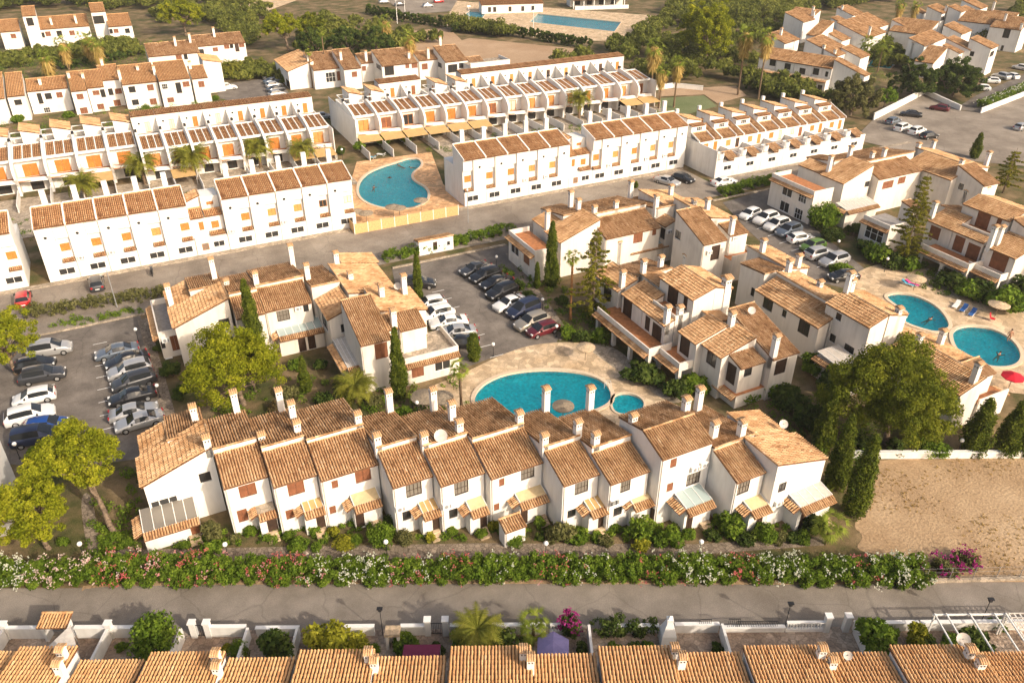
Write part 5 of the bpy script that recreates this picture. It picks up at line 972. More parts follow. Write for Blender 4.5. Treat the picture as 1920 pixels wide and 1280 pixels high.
WOODS = [([(107.46, 207.03), (124.53, 214.03), (142.96, 225.72), (159.66, 230.93), (188.4, 254.56), (206.13, 272.2), (245.15, 267.41), (158.7, 168.8), (143.27, 169.9), (131.44, 172.62), (136.76, 195.4), (123.77, 206.45)], 120, (2.6, 4.4), (4, 7), 0.0), ([(205.03, 281.43), (280.84, 262.12), (226.36, 223.63), (187.52, 201.66), (214.78, 241.41), (198.79, 262.18)], 90, (3, 5.5), (4, 7.5), 0.0), ([(26.29, 389.03), (62.37, 371.05), (62.5, 330.13), (50.18, 298.02), (45.05, 263.76), (40.66, 304.94), (22.5, 331.18)], 80, (2.5, 4.5), (3, 6), 0.05), ([(75.85, 310.67), (93.48, 289.88), (102.72, 243.94), (87.77, 242.46), (68.26, 256.59), (53.15, 259.72)], 60, (2.2, 3.8), (3, 5.5), 0.05), ([(-39.85, 422.01), (28.3, 388.03), (21.17, 356.1), (-19.42, 381.85), (-37.45, 379.96)], 60, (3, 5), (4, 7), -0.02), ([(-26.74, 289.44), (9.22, 296.16), (11.18, 277.2), (-11.09, 276.82), (-18.01, 272.57), (-26.17, 275.14)], 60, (1.6, 3), (2, 4), 0.05), ([(156.11, 170.09), (161.8, 163.92), (158.38, 141.53), (152.45, 139.1), (147.18, 155.65), (149.61, 163.56)], 40, (2, 3.5), (3, 5), -0.02), ([(255.06, 240.85), (293.48, 251.04), (308.9, 248.13), (280.84, 262.12)], 50, (2.5, 5), (4, 7), -0.05), ([(207.16, 187.34), (233.05, 198.41), (223.32, 174.88), (216.73, 161.66), (200.15, 155.04), (197.33, 163.71)], 40, (1.8, 3.2), (2.5, 4.5), -0.05), ([(113.13, 277.78), (117.45, 268.86), (124.81, 250.33), (117.56, 260.16)], 40, (2.5, 4.5), (4, 6), 0.0), ([(28.49, 244.21), (38.14, 244.57), (48.58, 230.61), (42.49, 220.15), (28.71, 232.26)], 50, (1.5, 2.6), (2, 4), 0.05), ([(268.63, 191.28), (330.2, 210.34), (343.36, 203.78), (300.02, 175.63), (260.2, 165.42), (238.05, 167.53)], 60, (2.5, 5), (4, 7), -0.03)]
GARD = [[(-3.83, 59.6), (6.35, 56.23), (5.82, 54.06), (-3.97, 58.44)], [(6.35, 56.23), (20.52, 49.93), (19.52, 47.67), (5.82, 54.06)], [(20.52, 49.93), (34.33, 42.66), (33.05, 40.77), (19.52, 47.67)], [(34.14, 42.37), (49.41, 35.52), (48.06, 34.16), (33.05, 40.77)], [(-10.16, 64.46), (-7.63, 62.08), (-7.32, 60.33), (-9.91, 60.35)]]

# ------------------------------------------------------------------ vegetation
def leaves(cent, rad, per, size, squash=.8, seed=0, shell_=.55, flat=.0, tint=None):
    """triangular leaves scattered through balls; returns V, F, rnd"""
    g = np.random.default_rng(seed)
    cent = np.asarray(cent, float); rad = np.asarray(rad, float)
    n = len(cent)
    per = np.maximum(4, (per * (rad / rad.mean()) ** 2).astype(int)) if np.isscalar(per) else per
    idx = np.repeat(np.arange(n), per)
    m = len(idx)
    d = g.normal(size=(m, 3)); d /= np.linalg.norm(d, axis=1)[:, None]
    rr = rad[idx] * (shell_ + (1 - shell_) * g.random(m) ** .6)
    p = cent[idx] + d * rr[:, None] * np.array([1, 1, squash])
    nrm = d * .6 + g.normal(size=(m, 3)) * .55 + np.array([0, 0, .25 + flat])
    nrm /= np.linalg.norm(nrm, axis=1)[:, None]
    a = np.cross(nrm, g.normal(size=(m, 3))); a /= np.linalg.norm(a, axis=1)[:, None]
    b = np.cross(nrm, a)
    s = size * g.uniform(.6, 1.35, m)[:, None]
    V = np.stack([p + a * s, p - a * s * .5 + b * s * .75, p - a * s * .5 - b * s * .75], 1).reshape(-1, 3)
    F = np.arange(m * 3).reshape(m, 3)
    cl = g.normal(0, .16, n)[idx] if tint is None else np.asarray(tint)[idx]
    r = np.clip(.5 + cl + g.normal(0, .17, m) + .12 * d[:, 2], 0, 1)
    return V, F, r

def cat(parts):
    Vs, Fs, Rs, o = [], [], [], 0
    for V, F, r in parts:
        Vs.append(V); Fs.append(F + o); Rs.append(r); o += len(V)
    return np.concatenate(Vs), np.concatenate(Fs), np.concatenate(Rs)

def shrub_mesh(seed, n=16, per=75, size=.16, tall=1.):
    """unit shrub about 1 m in radius standing on z = 0"""
    g = np.random.default_rng(seed)
    d = g.normal(size=(n, 3)); d /= np.linalg.norm(d, axis=1)[:, None]
    d[:, 2] = np.abs(d[:, 2]) * .9
    c = d * g.uniform(.30, .74, n)[:, None] * np.array([1, 1, tall]) + np.array([0, 0, .32 * tall])
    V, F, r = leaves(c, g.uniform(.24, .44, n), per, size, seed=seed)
    V[:, 2] = np.maximum(V[:, 2], .0)
    return npmesh('foliage', V, F, [M['green']], r)
SHRUB = [shrub_mesh(s, n=n, size=sz) for s, n, sz in ((1, 16, .13), (2, 20, .11), (3, 12, .15), (4, 24, .10))]
SHRUBT = [shrub_mesh(s, tall=1.6, n=22, size=.12) for s in (11, 12)]
ROUND = shrub_mesh(21, n=60, per=60, size=.075)

def stem_mesh():
    m = MB(M['bark'])
    for k in range(4):
        a = k * 1.6
        m.tube((.03 * math.cos(a), .03 * math.sin(a), -.05), (.28 * math.cos(a), .28 * math.sin(a), .55), .035, .015, 5)
    return m.mesh('stem')
STEM = stem_mesh()

def shrub(x, y, r, h, kind, label, name='shrub', group=None, z=0., sel=None, catg='shrub'):
    o = empty(name, (x, y, z), random.uniform(0, 6.28))
    tag(o, label, catg, group)
    pool = SHRUBT if h > r * 1.5 and sel is None else SHRUB
    me = sel or random.choice(pool)
    top = 1.9 if pool is SHRUBT and sel is None else 1.25
    put('foliage', me, o, scale=(r, r, h / top), mat=M[kind])
    put('stem', STEM, o, scale=(r, r, h / top))
    return o

def limb(m, p, q, r0, r1, g, k=4, wob=.12):
    p, q = np.array(p, float), np.array(q, float)
    pts, rad = [], []
    L = np.linalg.norm(q - p)
    for i in range(k + 1):
        t = i / k
        w = g.normal(0, wob * L / k, 3) if 0 < i < k else 0
        pts.append(tuple(p + (q - p) * t + w)); rad.append(r0 + (r1 - r0) * t)
    m.path(pts, rad, 7)
    return pts

def pine(x, y, r, rz, zc, kind, label, seed, lean=(0, 0), name='pine_tree', clumps=150, per=90, leaf=.17, group=None, low=-.55):
    """umbrella-shaped pine: leaning trunk, limbs, crown of needle tufts at the limb tips"""
    g = np.random.default_rng(seed)
    o = empty(name, (x + lean[0], y + lean[1], 0))
    tag(o, label, 'tree', group)
    d = g.normal(size=(clumps, 3)); d /= np.linalg.norm(d, axis=1)[:, None]
    d[:, 2] = np.where(d[:, 2] < low, -d[:, 2] * .6, d[:, 2])
    lob = 1 + .17 * np.sin(3 * np.arctan2(d[:, 1], d[:, 0]) + seed) + .12 * np.sin(5 * np.arctan2(d[:, 1], d[:, 0]) + 2 * seed)
    f = g.uniform(.45, 1., clumps) ** .6 * lob
    c = d * f[:, None] * np.array([r, r, rz]) + np.array([-lean[0], -lean[1], zc])
    rad = g.uniform(.11, .22, clumps) * r ** .75 * 1.25
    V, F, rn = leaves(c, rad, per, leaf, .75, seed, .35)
    put('crown', npmesh('crown', V, F, [M[kind]], rn), o)
    m = MB(M['bark'])
    tr = .05 * r + .08
    top = (-lean[0] * .75, -lean[1] * .75, zc - rz * .35)
    pts = limb(m, (0, 0, -.2), top, tr, tr * .6, g, 5, .10)
    for k in range(16):
        b = pts[random.randint(3, 5)]
        limb(m, b, tuple(c[k] * .95 + np.array(b) * .05), tr * .42, .03, g, 4, .2)
    m.build('trunk', o, True)
    return o

def cypress(x, y, h, r, label, seed, name='cypress_tree', kind='cypress', group=None, blunt=.0, lean=0.):
    g = np.random.default_rng(seed)
    o = empty(name, (x, y, 0)); tag(o, label, 'tree', group)
    r *= .62
    n = int(70 + 18 * h)
    t = g.random(n) ** .85
    prof = np.minimum(1, (t + .10) * 5) * np.clip(1.02 - t, 0, 1) ** (.62 - blunt) * 1.25
    prof = np.minimum(prof, 1)
    a = g.uniform(0, 6.283, n)
    rr = r * prof * np.where(g.random(n) < .12, g.uniform(1.0, 1.25, n), g.uniform(.5, .98, n))
    c = np.stack([np.cos(a) * rr + lean * t * h, np.sin(a) * rr, .25 + t * (h - .3)], 1)
    V, F, rn = leaves(c, (.16 + .30 * prof) * r * g.uniform(.8, 1.2, n) + .06, 70, .115, 1.7, seed, .3)
    put('crown', npmesh('crown', V, F, [M[kind]], rn), o)
    m = MB(M['bark']); m.tube((0, 0, -.2), (0, 0, h * .8), .16, .03, 7); m.build('trunk', o)
    return o

def frond_pts(L, droop, rise, n=7):
    pts = []
    for i in range(n + 1):
        t = i / n
        pts.append((L * (t - .12 * droop * t * t), rise * L * t - droop * L * t * t))
    return pts

def palm_crown(seed, nf, L, droop, lw, up=(.9, -.35), fan=False):
    """feather or fan fronds arching from the origin; leaflets are separate blades"""
    g = np.random.default_rng(seed)
    Vs, Fs, Rs = [], [], []
    k = 0
    for f in range(nf):
        az = f * 2.39996 + g.normal(0, .12)
        e = up[0] + (up[1] - up[0]) * (f / nf) + g.normal(0, .07)
        l = L * g.uniform(.82, 1.1)
        ca, sa = math.cos(az), math.sin(az)
        P = []
        seg = 9
        for i in range(seg + 1):
            t = i / seg
            ang = e - droop * t * t * 1.6
            if i == 0: x = z = 0.
            else: x += l / seg * math.cos(ang); z += l / seg * math.sin(ang)
            P.append((x, z))
        tone = np.clip(g.normal(.5, .15), 0, 1)
        sp = [(i, s) for i in range(0 if not fan else seg - 2, seg) for s in (-1, 1)]
        if fan:
            n0 = int(g.integers(3, seg))
            x0, z0 = P[n0]; x9, z9 = P[n0 - 1]
            dl = math.hypot(x0 - x9, z0 - z9); ux, uz = (x0 - x9) / dl, (z0 - z9) / dl
            tw_ = g.normal(0, .35)
            for j in range(13):
                th = (j - 6) / 6 * 1.75
                ll = lw * g.uniform(1.0, 1.35) * (1 - .2 * abs(th))
                f_, s_ = math.cos(th) * ll, math.sin(th) * ll
                w = .05 * lw + .02
                tip = (x0 + ux * f_, s_ * math.cos(tw_), z0 + uz * f_ - .30 * ll * droop * g.uniform(.3, 1.3) + s_ * math.sin(tw_))
                tri = [(x0 + math.sin(th) * w * ux, -math.cos(th) * w, z0 + math.sin(th) * w * uz), (x0 - math.sin(th) * w * ux, math.cos(th) * w, z0 - math.sin(th) * w * uz), tip]
                Vs += [(a * ca - b * sa, a * sa + b * ca, c) for a, b, c in tri]
                Fs.append((k, k + 1, k + 2)); k += 3; Rs.append(np.clip(tone + g.normal(0, .14), 0, 1))
            w = .012 * L
            tri = [(0, -w, 0), (0, w, 0), (x0, 0, z0)]
            Vs += [(a * ca - b * sa, a * sa + b * ca, c) for a, b, c in tri]
            Fs.append((k, k + 1, k + 2)); k += 3; Rs.append(tone)
            continue
        for i in range(1, seg + 1):
            (xa, za), (xb, zb) = P[i - 1], P[i]
            wl = lw * math.sin(math.pi * min(1, .18 + .8 * i / seg)) ** .7
            for s in (-1, 1):
                for q in (0., .5):
                    x0, z0 = xa + (xb - xa) * q, za + (zb - za) * q
                    x1, z1 = xa + (xb - xa) * (q + .42), za + (zb - za) * (q + .42)
                    tip = (x1 + wl * .45, s * wl, (z0 + z1) / 2 - wl * .22 + g.normal(0, .03))
                    tri = [(x0, 0, z0), (x1, 0, z1), tip]
                    Vs += [(a * ca - b * sa, a * sa + b * ca, c) for a, b, c in tri]
                    Fs.append((k, k + 1, k + 2)); k += 3; Rs.append(np.clip(tone + g.normal(0, .12), 0, 1))
    return np.array(Vs), np.array(Fs), np.array(Rs)

PALM = npmesh('crown', *palm_crown(5, 72, 2.5, .8, .5)[:2], [M['frond']], palm_crown(5, 72, 2.5, .8, .5)[2])
_pf = palm_crown(9, 34, 1.35, .75, .62, (1.35, -.75), True)
FANPALM = npmesh('crown', _pf[0], _pf[1], [M['frondl']], _pf[2])
def _skirt():
    g = np.random.default_rng(3)
    Vs, Fs, Rs = [], [], []
    k = 0
    for i in range(620):
        a = g.uniform(0, 6.283); z = g.uniform(-1.9, .1); r0 = .22 + .10 * g.random()
        r1 = r0 + g.uniform(.3, 1.0) * (1 if z > -1.2 else .55); dz = -g.uniform(.35, .95)
        w = .12
        t = (-math.sin(a) * w, math.cos(a) * w)
        Vs += [(math.cos(a) * r0 + t[0], math.sin(a) * r0 + t[1], z), (math.cos(a) * r0 - t[0], math.sin(a) * r0 - t[1], z), (math.cos(a) * r1, math.sin(a) * r1, z + dz)]
        Fs.append((k, k + 1, k + 2)); k += 3; Rs.append(g.random())
    return npmesh('dry_skirt', np.array(Vs), np.array(Fs), [M['skirt']], np.array(Rs))
SKIRT = _skirt()

def palm(x, y, h, s, label, kind='date', group=None, trunk='barkp', tr=.2, lean=(0, 0), rz=None):
    o = empty('palm_tree', (x, y, 0)); tag(o, label, 'palm', group)
    m = MB(M[trunk])
    n = max(6, int(h / .45))
    prof = []
    for i in range(n):
        z = h * i / n; r = tr * (1.25 - .35 * min(1, z / 2)); prof += [(r * 1.1, z), (r * .88, z + h / n * .92)]
    i0 = len(m.v)
    m.lathe(prof + [(tr * .8, h)], 9)
    m.v = [(px + lean[0] * (pz / h) ** 1.5, py + lean[1] * (pz / h) ** 1.5, pz) for px, py, pz in m.v]
    m.build('trunk', o, True)
    top = (lean[0], lean[1], h)
    rz = random.uniform(0, 6.28) if rz is None else rz
    if kind == 'date': put('crown', PALM, o, top, rz, (s, s, s))
    else:
        put('crown', FANPALM, o, top, rz, (s, s, s))
        if kind == 'wash': put('dry_skirt', SKIRT, o, top, rz, (s, s, s * 1.15))
    return o

def araucaria(x, y, h, r, label, seed):
    g = np.random.default_rng(seed)
    o = empty('norfolk_pine', (x, y, 0)); tag(o, label, 'tree')
    m = MB(M['bark']); m.tube((0, 0, -.2), (0, 0, h), .17, .03, 7)
    parts = []
    nt = int(h / .85)
    for t in range(nt):
        z = 1.8 + (h - 2.0) * t / nt
        f = (1 - t / nt) ** .8
        nb = 6
        for b in range(nb):
            a = b * 6.283 / nb + t * .9 + g.normal(0, .1)
            L = r * (f if t > 1 else f * .6) * g.uniform(.35, 1.2) + .25
            if g.random() < .1: continue
            ex, ey = math.cos(a), math.sin(a)
            m.tube((0, 0, z), (ex * L, ey * L, z - .05 * L), .035, .012, 4)
            k = max(3, int(L * 4.5))
            tt = np.linspace(.3, 1, k)
            c = np.stack([ex * L * tt + g.normal(0, .08, k), ey * L * tt + g.normal(0, .08, k), z + g.normal(0, .06, k) - .05 * L * tt], 1)
            parts.append(leaves(c, np.full(k, .25), 22, .12, .6, int(g.integers(1e6)), .2))
    V, F, rn = cat(parts)
    put('crown', npmesh('crown', V, F, [M['aleppo']], rn), o)
    m.build('trunk', o, True)
    return o

def hedge(name, pts, w, h, kind, label, seed, dens=1., leaf=.13, catg='hedge', group=None, z=0.):
    """clipped hedge along a line of points"""
    g = np.random.default_rng(seed)
    o = empty(name, (pts[0][0], pts[0][1], z)); tag(o, label, catg, group)
    c = []
    for (xa, ya), (xb, yb) in zip(pts[:-1], pts[1:]):
        L = math.hypot(xb - xa, yb - ya)
        n = max(3, int(L * w * h * 5.5 * dens))
        t = g.random(n)
        nx, ny = -(yb - ya) / L, (xb - xa) / L
        s = g.uniform(-.5, .5, n) * w
        c.append(np.stack([xa + (xb - xa) * t + nx * s - pts[0][0], ya + (yb - ya) * t + ny * s - pts[0][1], .15 + g.random(n) ** .6 * (h - .3) + .12 * np.sin(t * L * 1.3)], 1))
    c = np.concatenate(c)
    V, F, r = leaves(c, g.uniform(.22, .42, len(c)), 34, leaf, .9, seed, .45)
    put('foliage', npmesh('foliage', V, F, [M[kind]], r), o)
    return o

def blossoms(o, seed, rx, ry, h, n, mat, size=.085):
    """flower heads over the top and the flanks of a bush"""
    g = np.random.default_rng(seed)
    m = max(4, n // 5)
    hd = np.stack([g.uniform(-rx, rx, m), g.uniform(-ry, ry, m), h * g.uniform(.88, 1.0, m)], 1)
    sd_ = g.random(m) < .5
    hd[sd_, 1] = ry * np.sign(g.normal(size=sd_.sum())) * g.uniform(.86, 1.0, sd_.sum())
    hd[sd_, 2] = g.uniform(.2, 1, sd_.sum()) * h
    p = hd[(g.random(n) ** 1.3 * m).astype(int)] + g.normal(0, .11, (n, 3))
    p[:, 2] = np.maximum(p[:, 2], .15)
    V, F, r = leaves(p, np.full(n, .05), np.full(n, 5), size, 1., seed, .2)
    put('blossoms', npmesh('blossoms', V, F, [M[mat]], r), o)

# ------------------------------------------------------------------ cars
def car_proto(kind):
    """returns meshes of a car facing +X: body, glass panels"""
    if kind == 'suv': L, W, H, bl, hood = 4.55, 1.84, 1.68, 1.08, 1.02
    elif kind == 'sedan': L, W, H, bl, hood = 4.65, 1.80, 1.44, .95, .88
    elif kind == 'van': L, W, H, bl, hood = 4.6, 1.84, 1.82, 1.12, 1.05
    else: L, W, H, bl, hood = 4.05, 1.74, 1.48, .96, .90
    a, b = -L / 2, L / 2
    w = W / 2
    # x, half width factor, belt z, roof z, roof half width factor, cabin?
    if kind == 'sedan':
        st = [(a, .80, .60, .62, .70), (a + .10, .92, .86, .88, .80), (a + .75, .98, bl - .02, bl + .02, .84), (a + 1.45, 1, bl, H - .10, .70), (a + 1.95, 1, bl, H - .01, .70),
              (-.05, 1, bl, H, .70), (.40, 1, bl - .02, H - .05, .70), (1.10, .99, bl - .05, bl - .01, .86), (b - .55, .95, hood - .10, hood - .06, .80), (b - .12, .86, .66, .70, .70), (b, .72, .50, .52, .62)]
        cab = (2, 7)
    else:
        rr = a + (.55 if kind != 'van' else .32)
        st = [(a, .80, .62, .64, .72), (a + .06, .94, bl - .06, bl - .02, .84), (a + .14, .97, bl, bl + .05, .84), (rr, .99, bl, H - .10, .74), (rr + .55, 1, bl, H - .01, .74),
              (-.1, 1, bl, H, .74), (.38, 1, bl - .01, H - .06, .73), (1.12 if kind != 'van' else 1.3, .99, bl - .05, bl - .01, .86), (b - .50, .95, hood - .10, hood - .06, .80), (b - .10, .86, .66, .70, .70), (b, .72, .50, .52, .62)]
        cab = (2, 7)
    rings = []
    for (x, wf, be, ro, rf) in st:
        ww, rw = w * wf, w * rf
        zb = .24
        half = [(ww * .90, zb), (ww, zb + .20), (ww, be * .72), (ww * .985, be - .02), (ww * .95 if ro - be < .2 else ww * .93, be + .01), (rw, max(be + .02, ro - .07)), (rw * .80, ro), (0, ro + .015)]
        ring = [(x, -yy, zz) for yy, zz in half] + [(x, yy, zz) for yy, zz in half[-2::-1]]
        rings.append(ring)
    K = len(rings[0])
    parts = {'body': MB(PAINT['white']), 'windscreen': MB(M['carglass']), 'rear_window': MB(M['carglass']), 'sl': MB(M['carglass']), 'sr': MB(M['carglass'])}
    ids = {}
    bv = [p for r in rings for p in r]
    for i in range(len(rings) - 1):
        for k in range(K - 1):
            q = [rings[i][k], rings[i + 1][k], rings[i + 1][k + 1], rings[i][k + 1]]
            key = 'body'
            if cab[0] < i < cab[1] - 1 and k == 4: key = 'sl'
            elif cab[0] < i < cab[1] - 1 and k == K - 6: key = 'sr'
            elif i == cab[1] - 1 and 5 <= k <= K - 7: key = 'windscreen'
            elif i == cab[0] and 5 <= k <= K - 7: key = 'rear_window'
            if key == 'body':
                ids.setdefault('f', []).append((i * K + k, (i + 1) * K + k, (i + 1) * K + k + 1, i * K + k + 1))
            else: parts[key].face(q[::1])
    body = bpy.data.meshes.new('body')
    fs = list(ids["f"])
    fs.append(tuple(range(K))); fs.append(tuple((len(rings) - 1) * K + k for k in range(K - 1, -1, -1)))
    body.from_pydata(bv, [], fs)
    body.materials.append(PAINT['white'])
    body.polygons.foreach_set('use_smooth', [True] * len(fs))
    body.update()
    out = {'body': body, 'L': L, 'W': W}
    for k in ('windscreen', 'rear_window', 'sl', 'sr'): out[k] = parts[k].mesh(k)
    return out
CARS = {k: car_proto(k) for k in ('hatch', 'sedan', 'suv', 'van')}
def _wheel():
    t = MB(M['tyre']); r = MB(M['rim'])
    n = 16
    pr = [(.20, -.10), (.31, -.10), (.33, -.06), (.33, .06), (.31, .10), (.20, .10)]
    t.lathe(pr, n); r.lathe([(.01, .085), (.10, .09), (.20, .075)], n); r.lathe([(.20, -.075), (.10, -.09), (.01, -.085)], n)
    out = []
    for b, nm in ((t, 'wheel'), (r, 'rim')):
        b.v = [(x, z, y) for x, y, z in b.v]
        out.append(b.mesh(nm, True))
    return out
WHEEL, RIM = _wheel()
def _box(nm, mat, x, y, z):
    m = MB(mat); m.box(-x / 2, x / 2, -y / 2, y / 2, -z / 2, z / 2); return m.mesh(nm)
HEAD = _box('headlight', M['lamp'], .22, .34, .14); TAIL = _box('tail_light', M['tail'], .14, .26, .22); PLT = _box('number_plate', M['plate'], .03, .5, .12)
MIR = _box('wing_mirror', M['tyre'], .14, .2, .13)

def car(x, y, rz, kind, paint, label, group, s=1., far=False):
    p = CARS[kind]
    o = empty('parked_car', (x, y, 0), rz)
    o.scale = (s, s, s)
    tag(o, label, 'car', group)
    put('body', p['body'], o, mat=PAINT[paint])
    for k, nm in (('windscreen', 'windscreen'), ('rear_window', 'rear_window'), ('sl', 'side_window'), ('sr', 'side_window')):
        put(nm, p[k], o)
    L, W = p['L'], p['W']
    for wx in (-L * .295, L * .305):
        for wy in (-W / 2 + .09, W / 2 - .09):
            wo = put('wheel', WHEEL, o, (wx, wy, .33))
            if not far: put('rim', RIM, wo)
    if far: return o
    for sy in (-1, 1):
        put('headlight', HEAD, o, (L / 2 - .17, sy * W * .33, .66)); put('tail_light', TAIL, o, (-L / 2 + .06, sy * W * .37, .80))
        put('wing_mirror', MIR, o, (.72, sy * (W / 2 + .06), 1.0))
    put('number_plate', PLT, o, (-L / 2 - .005, 0, .55))
    return o

# ------------------------------------------------------------------ street furniture
def globe_lamp(x, y, h, label, group='globe lamps'):
    o = empty('globe_lamp', (x, y, 0)); tag(o, label, 'lamp', group)
    m = MB(M['iron']); m.tube((0, 0, 0), (0, 0, h - .2), .04, .032, 7); m.lathe([(.11, 0), (.11, .12), (.05, .2)], 8); m.build('post', o)
    g = MB(M['bulb']); n = 7
    g.lathe([(.22 * math.sin(math.pi * k / n) + .001, h + -.22 * math.cos(math.pi * k / n)) for k in range(n + 1)], 12)
    g.build('globe', o, True)
    return o

def parasol(x, y, h, r, mat, label, sides=16, drop=.35, group=None, name='parasol'):
    o = empty(name, (x, y, 0)); tag(o, label, 'parasol', group)
    m = MB(M['bark']); m.tube((0, 0, 0), (0, 0, h), .04, n=6); m.build('pole', o)
    c = MB(M[mat])
    c.lathe([(.02, h + .05), (r * .5, h - drop * .42), (r, h - drop), (r * .98, h - drop - .10), (r * .5, h - drop * .5 - .05)], sides)
    c.build('canopy', o)
    return o

def lounger(x, y, rz, mat, label, group='sun loungers'):
    o = empty('sun_lounger', (x, y, 0), rz); tag(o, label, 'lounger', group)
    f = MB(M['trim'])
    f.box(-.95, .95, -.33, -.28, .26, .32); f.box(-.95, .95, .28, .33, .26, .32)
    f.build('frame', o)
    for lx in (-.75, .6):
        for ly in (-.3, .3):
            l = MB(M['trim']); l.box(lx - .03, lx + .03, ly - .025, ly + .025, 0, .26); l.build('leg', o)
    s = MB(mat); s.box(-.95, .25, -.28, .28, .27, .34); s.build('seat', o)
    b = MB(mat); b.hexa([(.25, -.28, .27), (.95, -.28, .62), (.95, .28, .62), (.25, .28, .27), (.22, -.28, .34), (.92, -.28, .69), (.92, .28, .69), (.22, .28, .34)])
    b.build('backrest', o)
    return o

# ------------------------------------------------------------------ ground
def ground_mat(name, cols, scale, rough=.95, fine=22., bump=.5, blend=(.35, .65), speck=None, crack=0.):
    m, nt, b = newmat(name)
    N, Lk = nt.nodes, nt.links
    tc = N.new('ShaderNodeTexCoord')
    n1 = N.new('ShaderNodeTexNoise'); n1.inputs['Scale'].default_value = scale; n1.inputs['Detail'].default_value = 8; n1.inputs['Roughness'].default_value = .65
    Lk.new(tc.outputs['Object'], n1.inputs['Vector'])
    cr = N.new('ShaderNodeValToRGB')
    els = cr.color_ramp.elements
    while len(els) < len(cols): els.new(.5)
    for i, c in enumerate(cols):
        els[i].position = blend[0] + (blend[1] - blend[0]) * i / max(1, len(cols) - 1)
        els[i].color = (*c, 1)
    Lk.new(n1.outputs['Fac'], cr.inputs['Fac'])
    n2 = N.new('ShaderNodeTexNoise'); n2.inputs['Scale'].default_value = fine; n2.inputs['Detail'].default_value = 5
    Lk.new(tc.outputs['Object'], n2.inputs['Vector'])
    mr = N.new('ShaderNodeMapRange'); mr.inputs[1].default_value = .3; mr.inputs[2].default_value = .7; mr.inputs[3].default_value = .78; mr.inputs[4].default_value = 1.18
    Lk.new(n2.outputs['Fac'], mr.inputs[0])
    mx = N.new('ShaderNodeMixRGB'); mx.blend_type = 'MULTIPLY'; mx.inputs[0].default_value = 1
    Lk.new(cr.outputs[0], mx.inputs[1]); Lk.new(mr.outputs[0], mx.inputs[2])
    out = mx.outputs[0]
    if speck:       # stones set in mortar / paving joints
        vo = N.new('ShaderNodeTexVoronoi'); vo.feature = 'DISTANCE_TO_EDGE'; vo.inputs['Scale'].default_value = speck[0]
        Lk.new(tc.outputs['Object'], vo.inputs['Vector'])
        m2 = N.new('ShaderNodeMapRange'); m2.inputs[1].default_value = .02; m2.inputs[2].default_value = .09; m2.inputs[3].default_value = speck[1]; m2.inputs[4].default_value = 1
        Lk.new(vo.outputs['Distance'], m2.inputs[0])
        vc = N.new('ShaderNodeTexVoronoi'); vc.inputs['Scale'].default_value = speck[0]
        Lk.new(tc.outputs['Object'], vc.inputs['Vector'])
        sx = N.new('ShaderNodeSeparateColor'); Lk.new(vc.outputs['Color'], sx.inputs[0])
        m3 = N.new('ShaderNodeMapRange'); m3.inputs[3].default_value = .75; m3.inputs[4].default_value = 1.25
        Lk.new(sx.outputs[0], m3.inputs[0])
        ml = N.new('ShaderNodeMath'); ml.operation = 'MULTIPLY'; Lk.new(m2.outputs[0], ml.inputs[0]); Lk.new(m3.outputs[0], ml.inputs[1])
        my = N.new('ShaderNodeMixRGB'); my.blend_type = 'MULTIPLY'; my.inputs[0].default_value = 1
        Lk.new(out, my.inputs[1]); Lk.new(ml.outputs[0], my.inputs[2]); out = my.outputs[0]
    if crack:       # cracks, sealed joints and patched areas
        nd = N.new('ShaderNodeTexNoise'); nd.inputs['Scale'].default_value = .5; nd.inputs['Detail'].default_value = 5
        Lk.new(tc.outputs['Object'], nd.inputs['Vector'])
        va = N.new('ShaderNodeMixRGB'); va.blend_type = 'ADD'; va.inputs[0].default_value = 2.2
        Lk.new(tc.outputs['Object'], va.inputs[1]); Lk.new(nd.outputs['Color'], va.inputs[2])
        vo = N.new('ShaderNodeTexVoronoi'); vo.feature = 'DISTANCE_TO_EDGE'; vo.inputs['Scale'].default_value = crack
        Lk.new(va.outputs[0], vo.inputs['Vector'])
        m2 = N.new('ShaderNodeMapRange'); m2.inputs[1].default_value = .002; m2.inputs[2].default_value = .012; m2.inputs[3].default_value = .82; m2.inputs[4].default_value = 1
        Lk.new(vo.outputs['Distance'], m2.inputs[0])
        vp = N.new('ShaderNodeTexVoronoi'); vp.distance = 'CHEBYCHEV'; vp.inputs['Scale'].default_value = crack * .55
        Lk.new(tc.outputs['Object'], vp.inputs['Vector'])
        sx = N.new('ShaderNodeSeparateColor'); Lk.new(vp.outputs['Color'], sx.inputs[0])
        m3 = N.new('ShaderNodeMapRange'); m3.inputs[1].default_value = .1; m3.inputs[2].default_value = .9; m3.inputs[3].default_value = .93; m3.inputs[4].default_value = 1.05
        Lk.new(sx.outputs[0], m3.inputs[0])
        ml = N.new('ShaderNodeMath'); ml.operation = 'MULTIPLY'; Lk.new(m2.outputs[0], ml.inputs[0]); Lk.new(m3.outputs[0], ml.inputs[1])
        my = N.new('ShaderNodeMixRGB'); my.blend_type = 'MULTIPLY'; my.inputs[0].default_value = 1
        Lk.new(out, my.inputs[1]); Lk.new(ml.outputs[0], my.inputs[2]); out = my.outputs[0]
    Lk.new(out, b.inputs['Base Color'])
    b.inputs['Roughness'].default_value = rough; b.inputs['Specular IOR Level'].default_value = .15
    bp = N.new('ShaderNodeBump'); bp.inputs['Strength'].default_value = bump; bp.inputs['Distance'].default_value = .06
    Lk.new(n2.outputs['Fac'], bp.inputs['Height']); Lk.new(bp.outputs[0], b.inputs['Normal'])
    return m

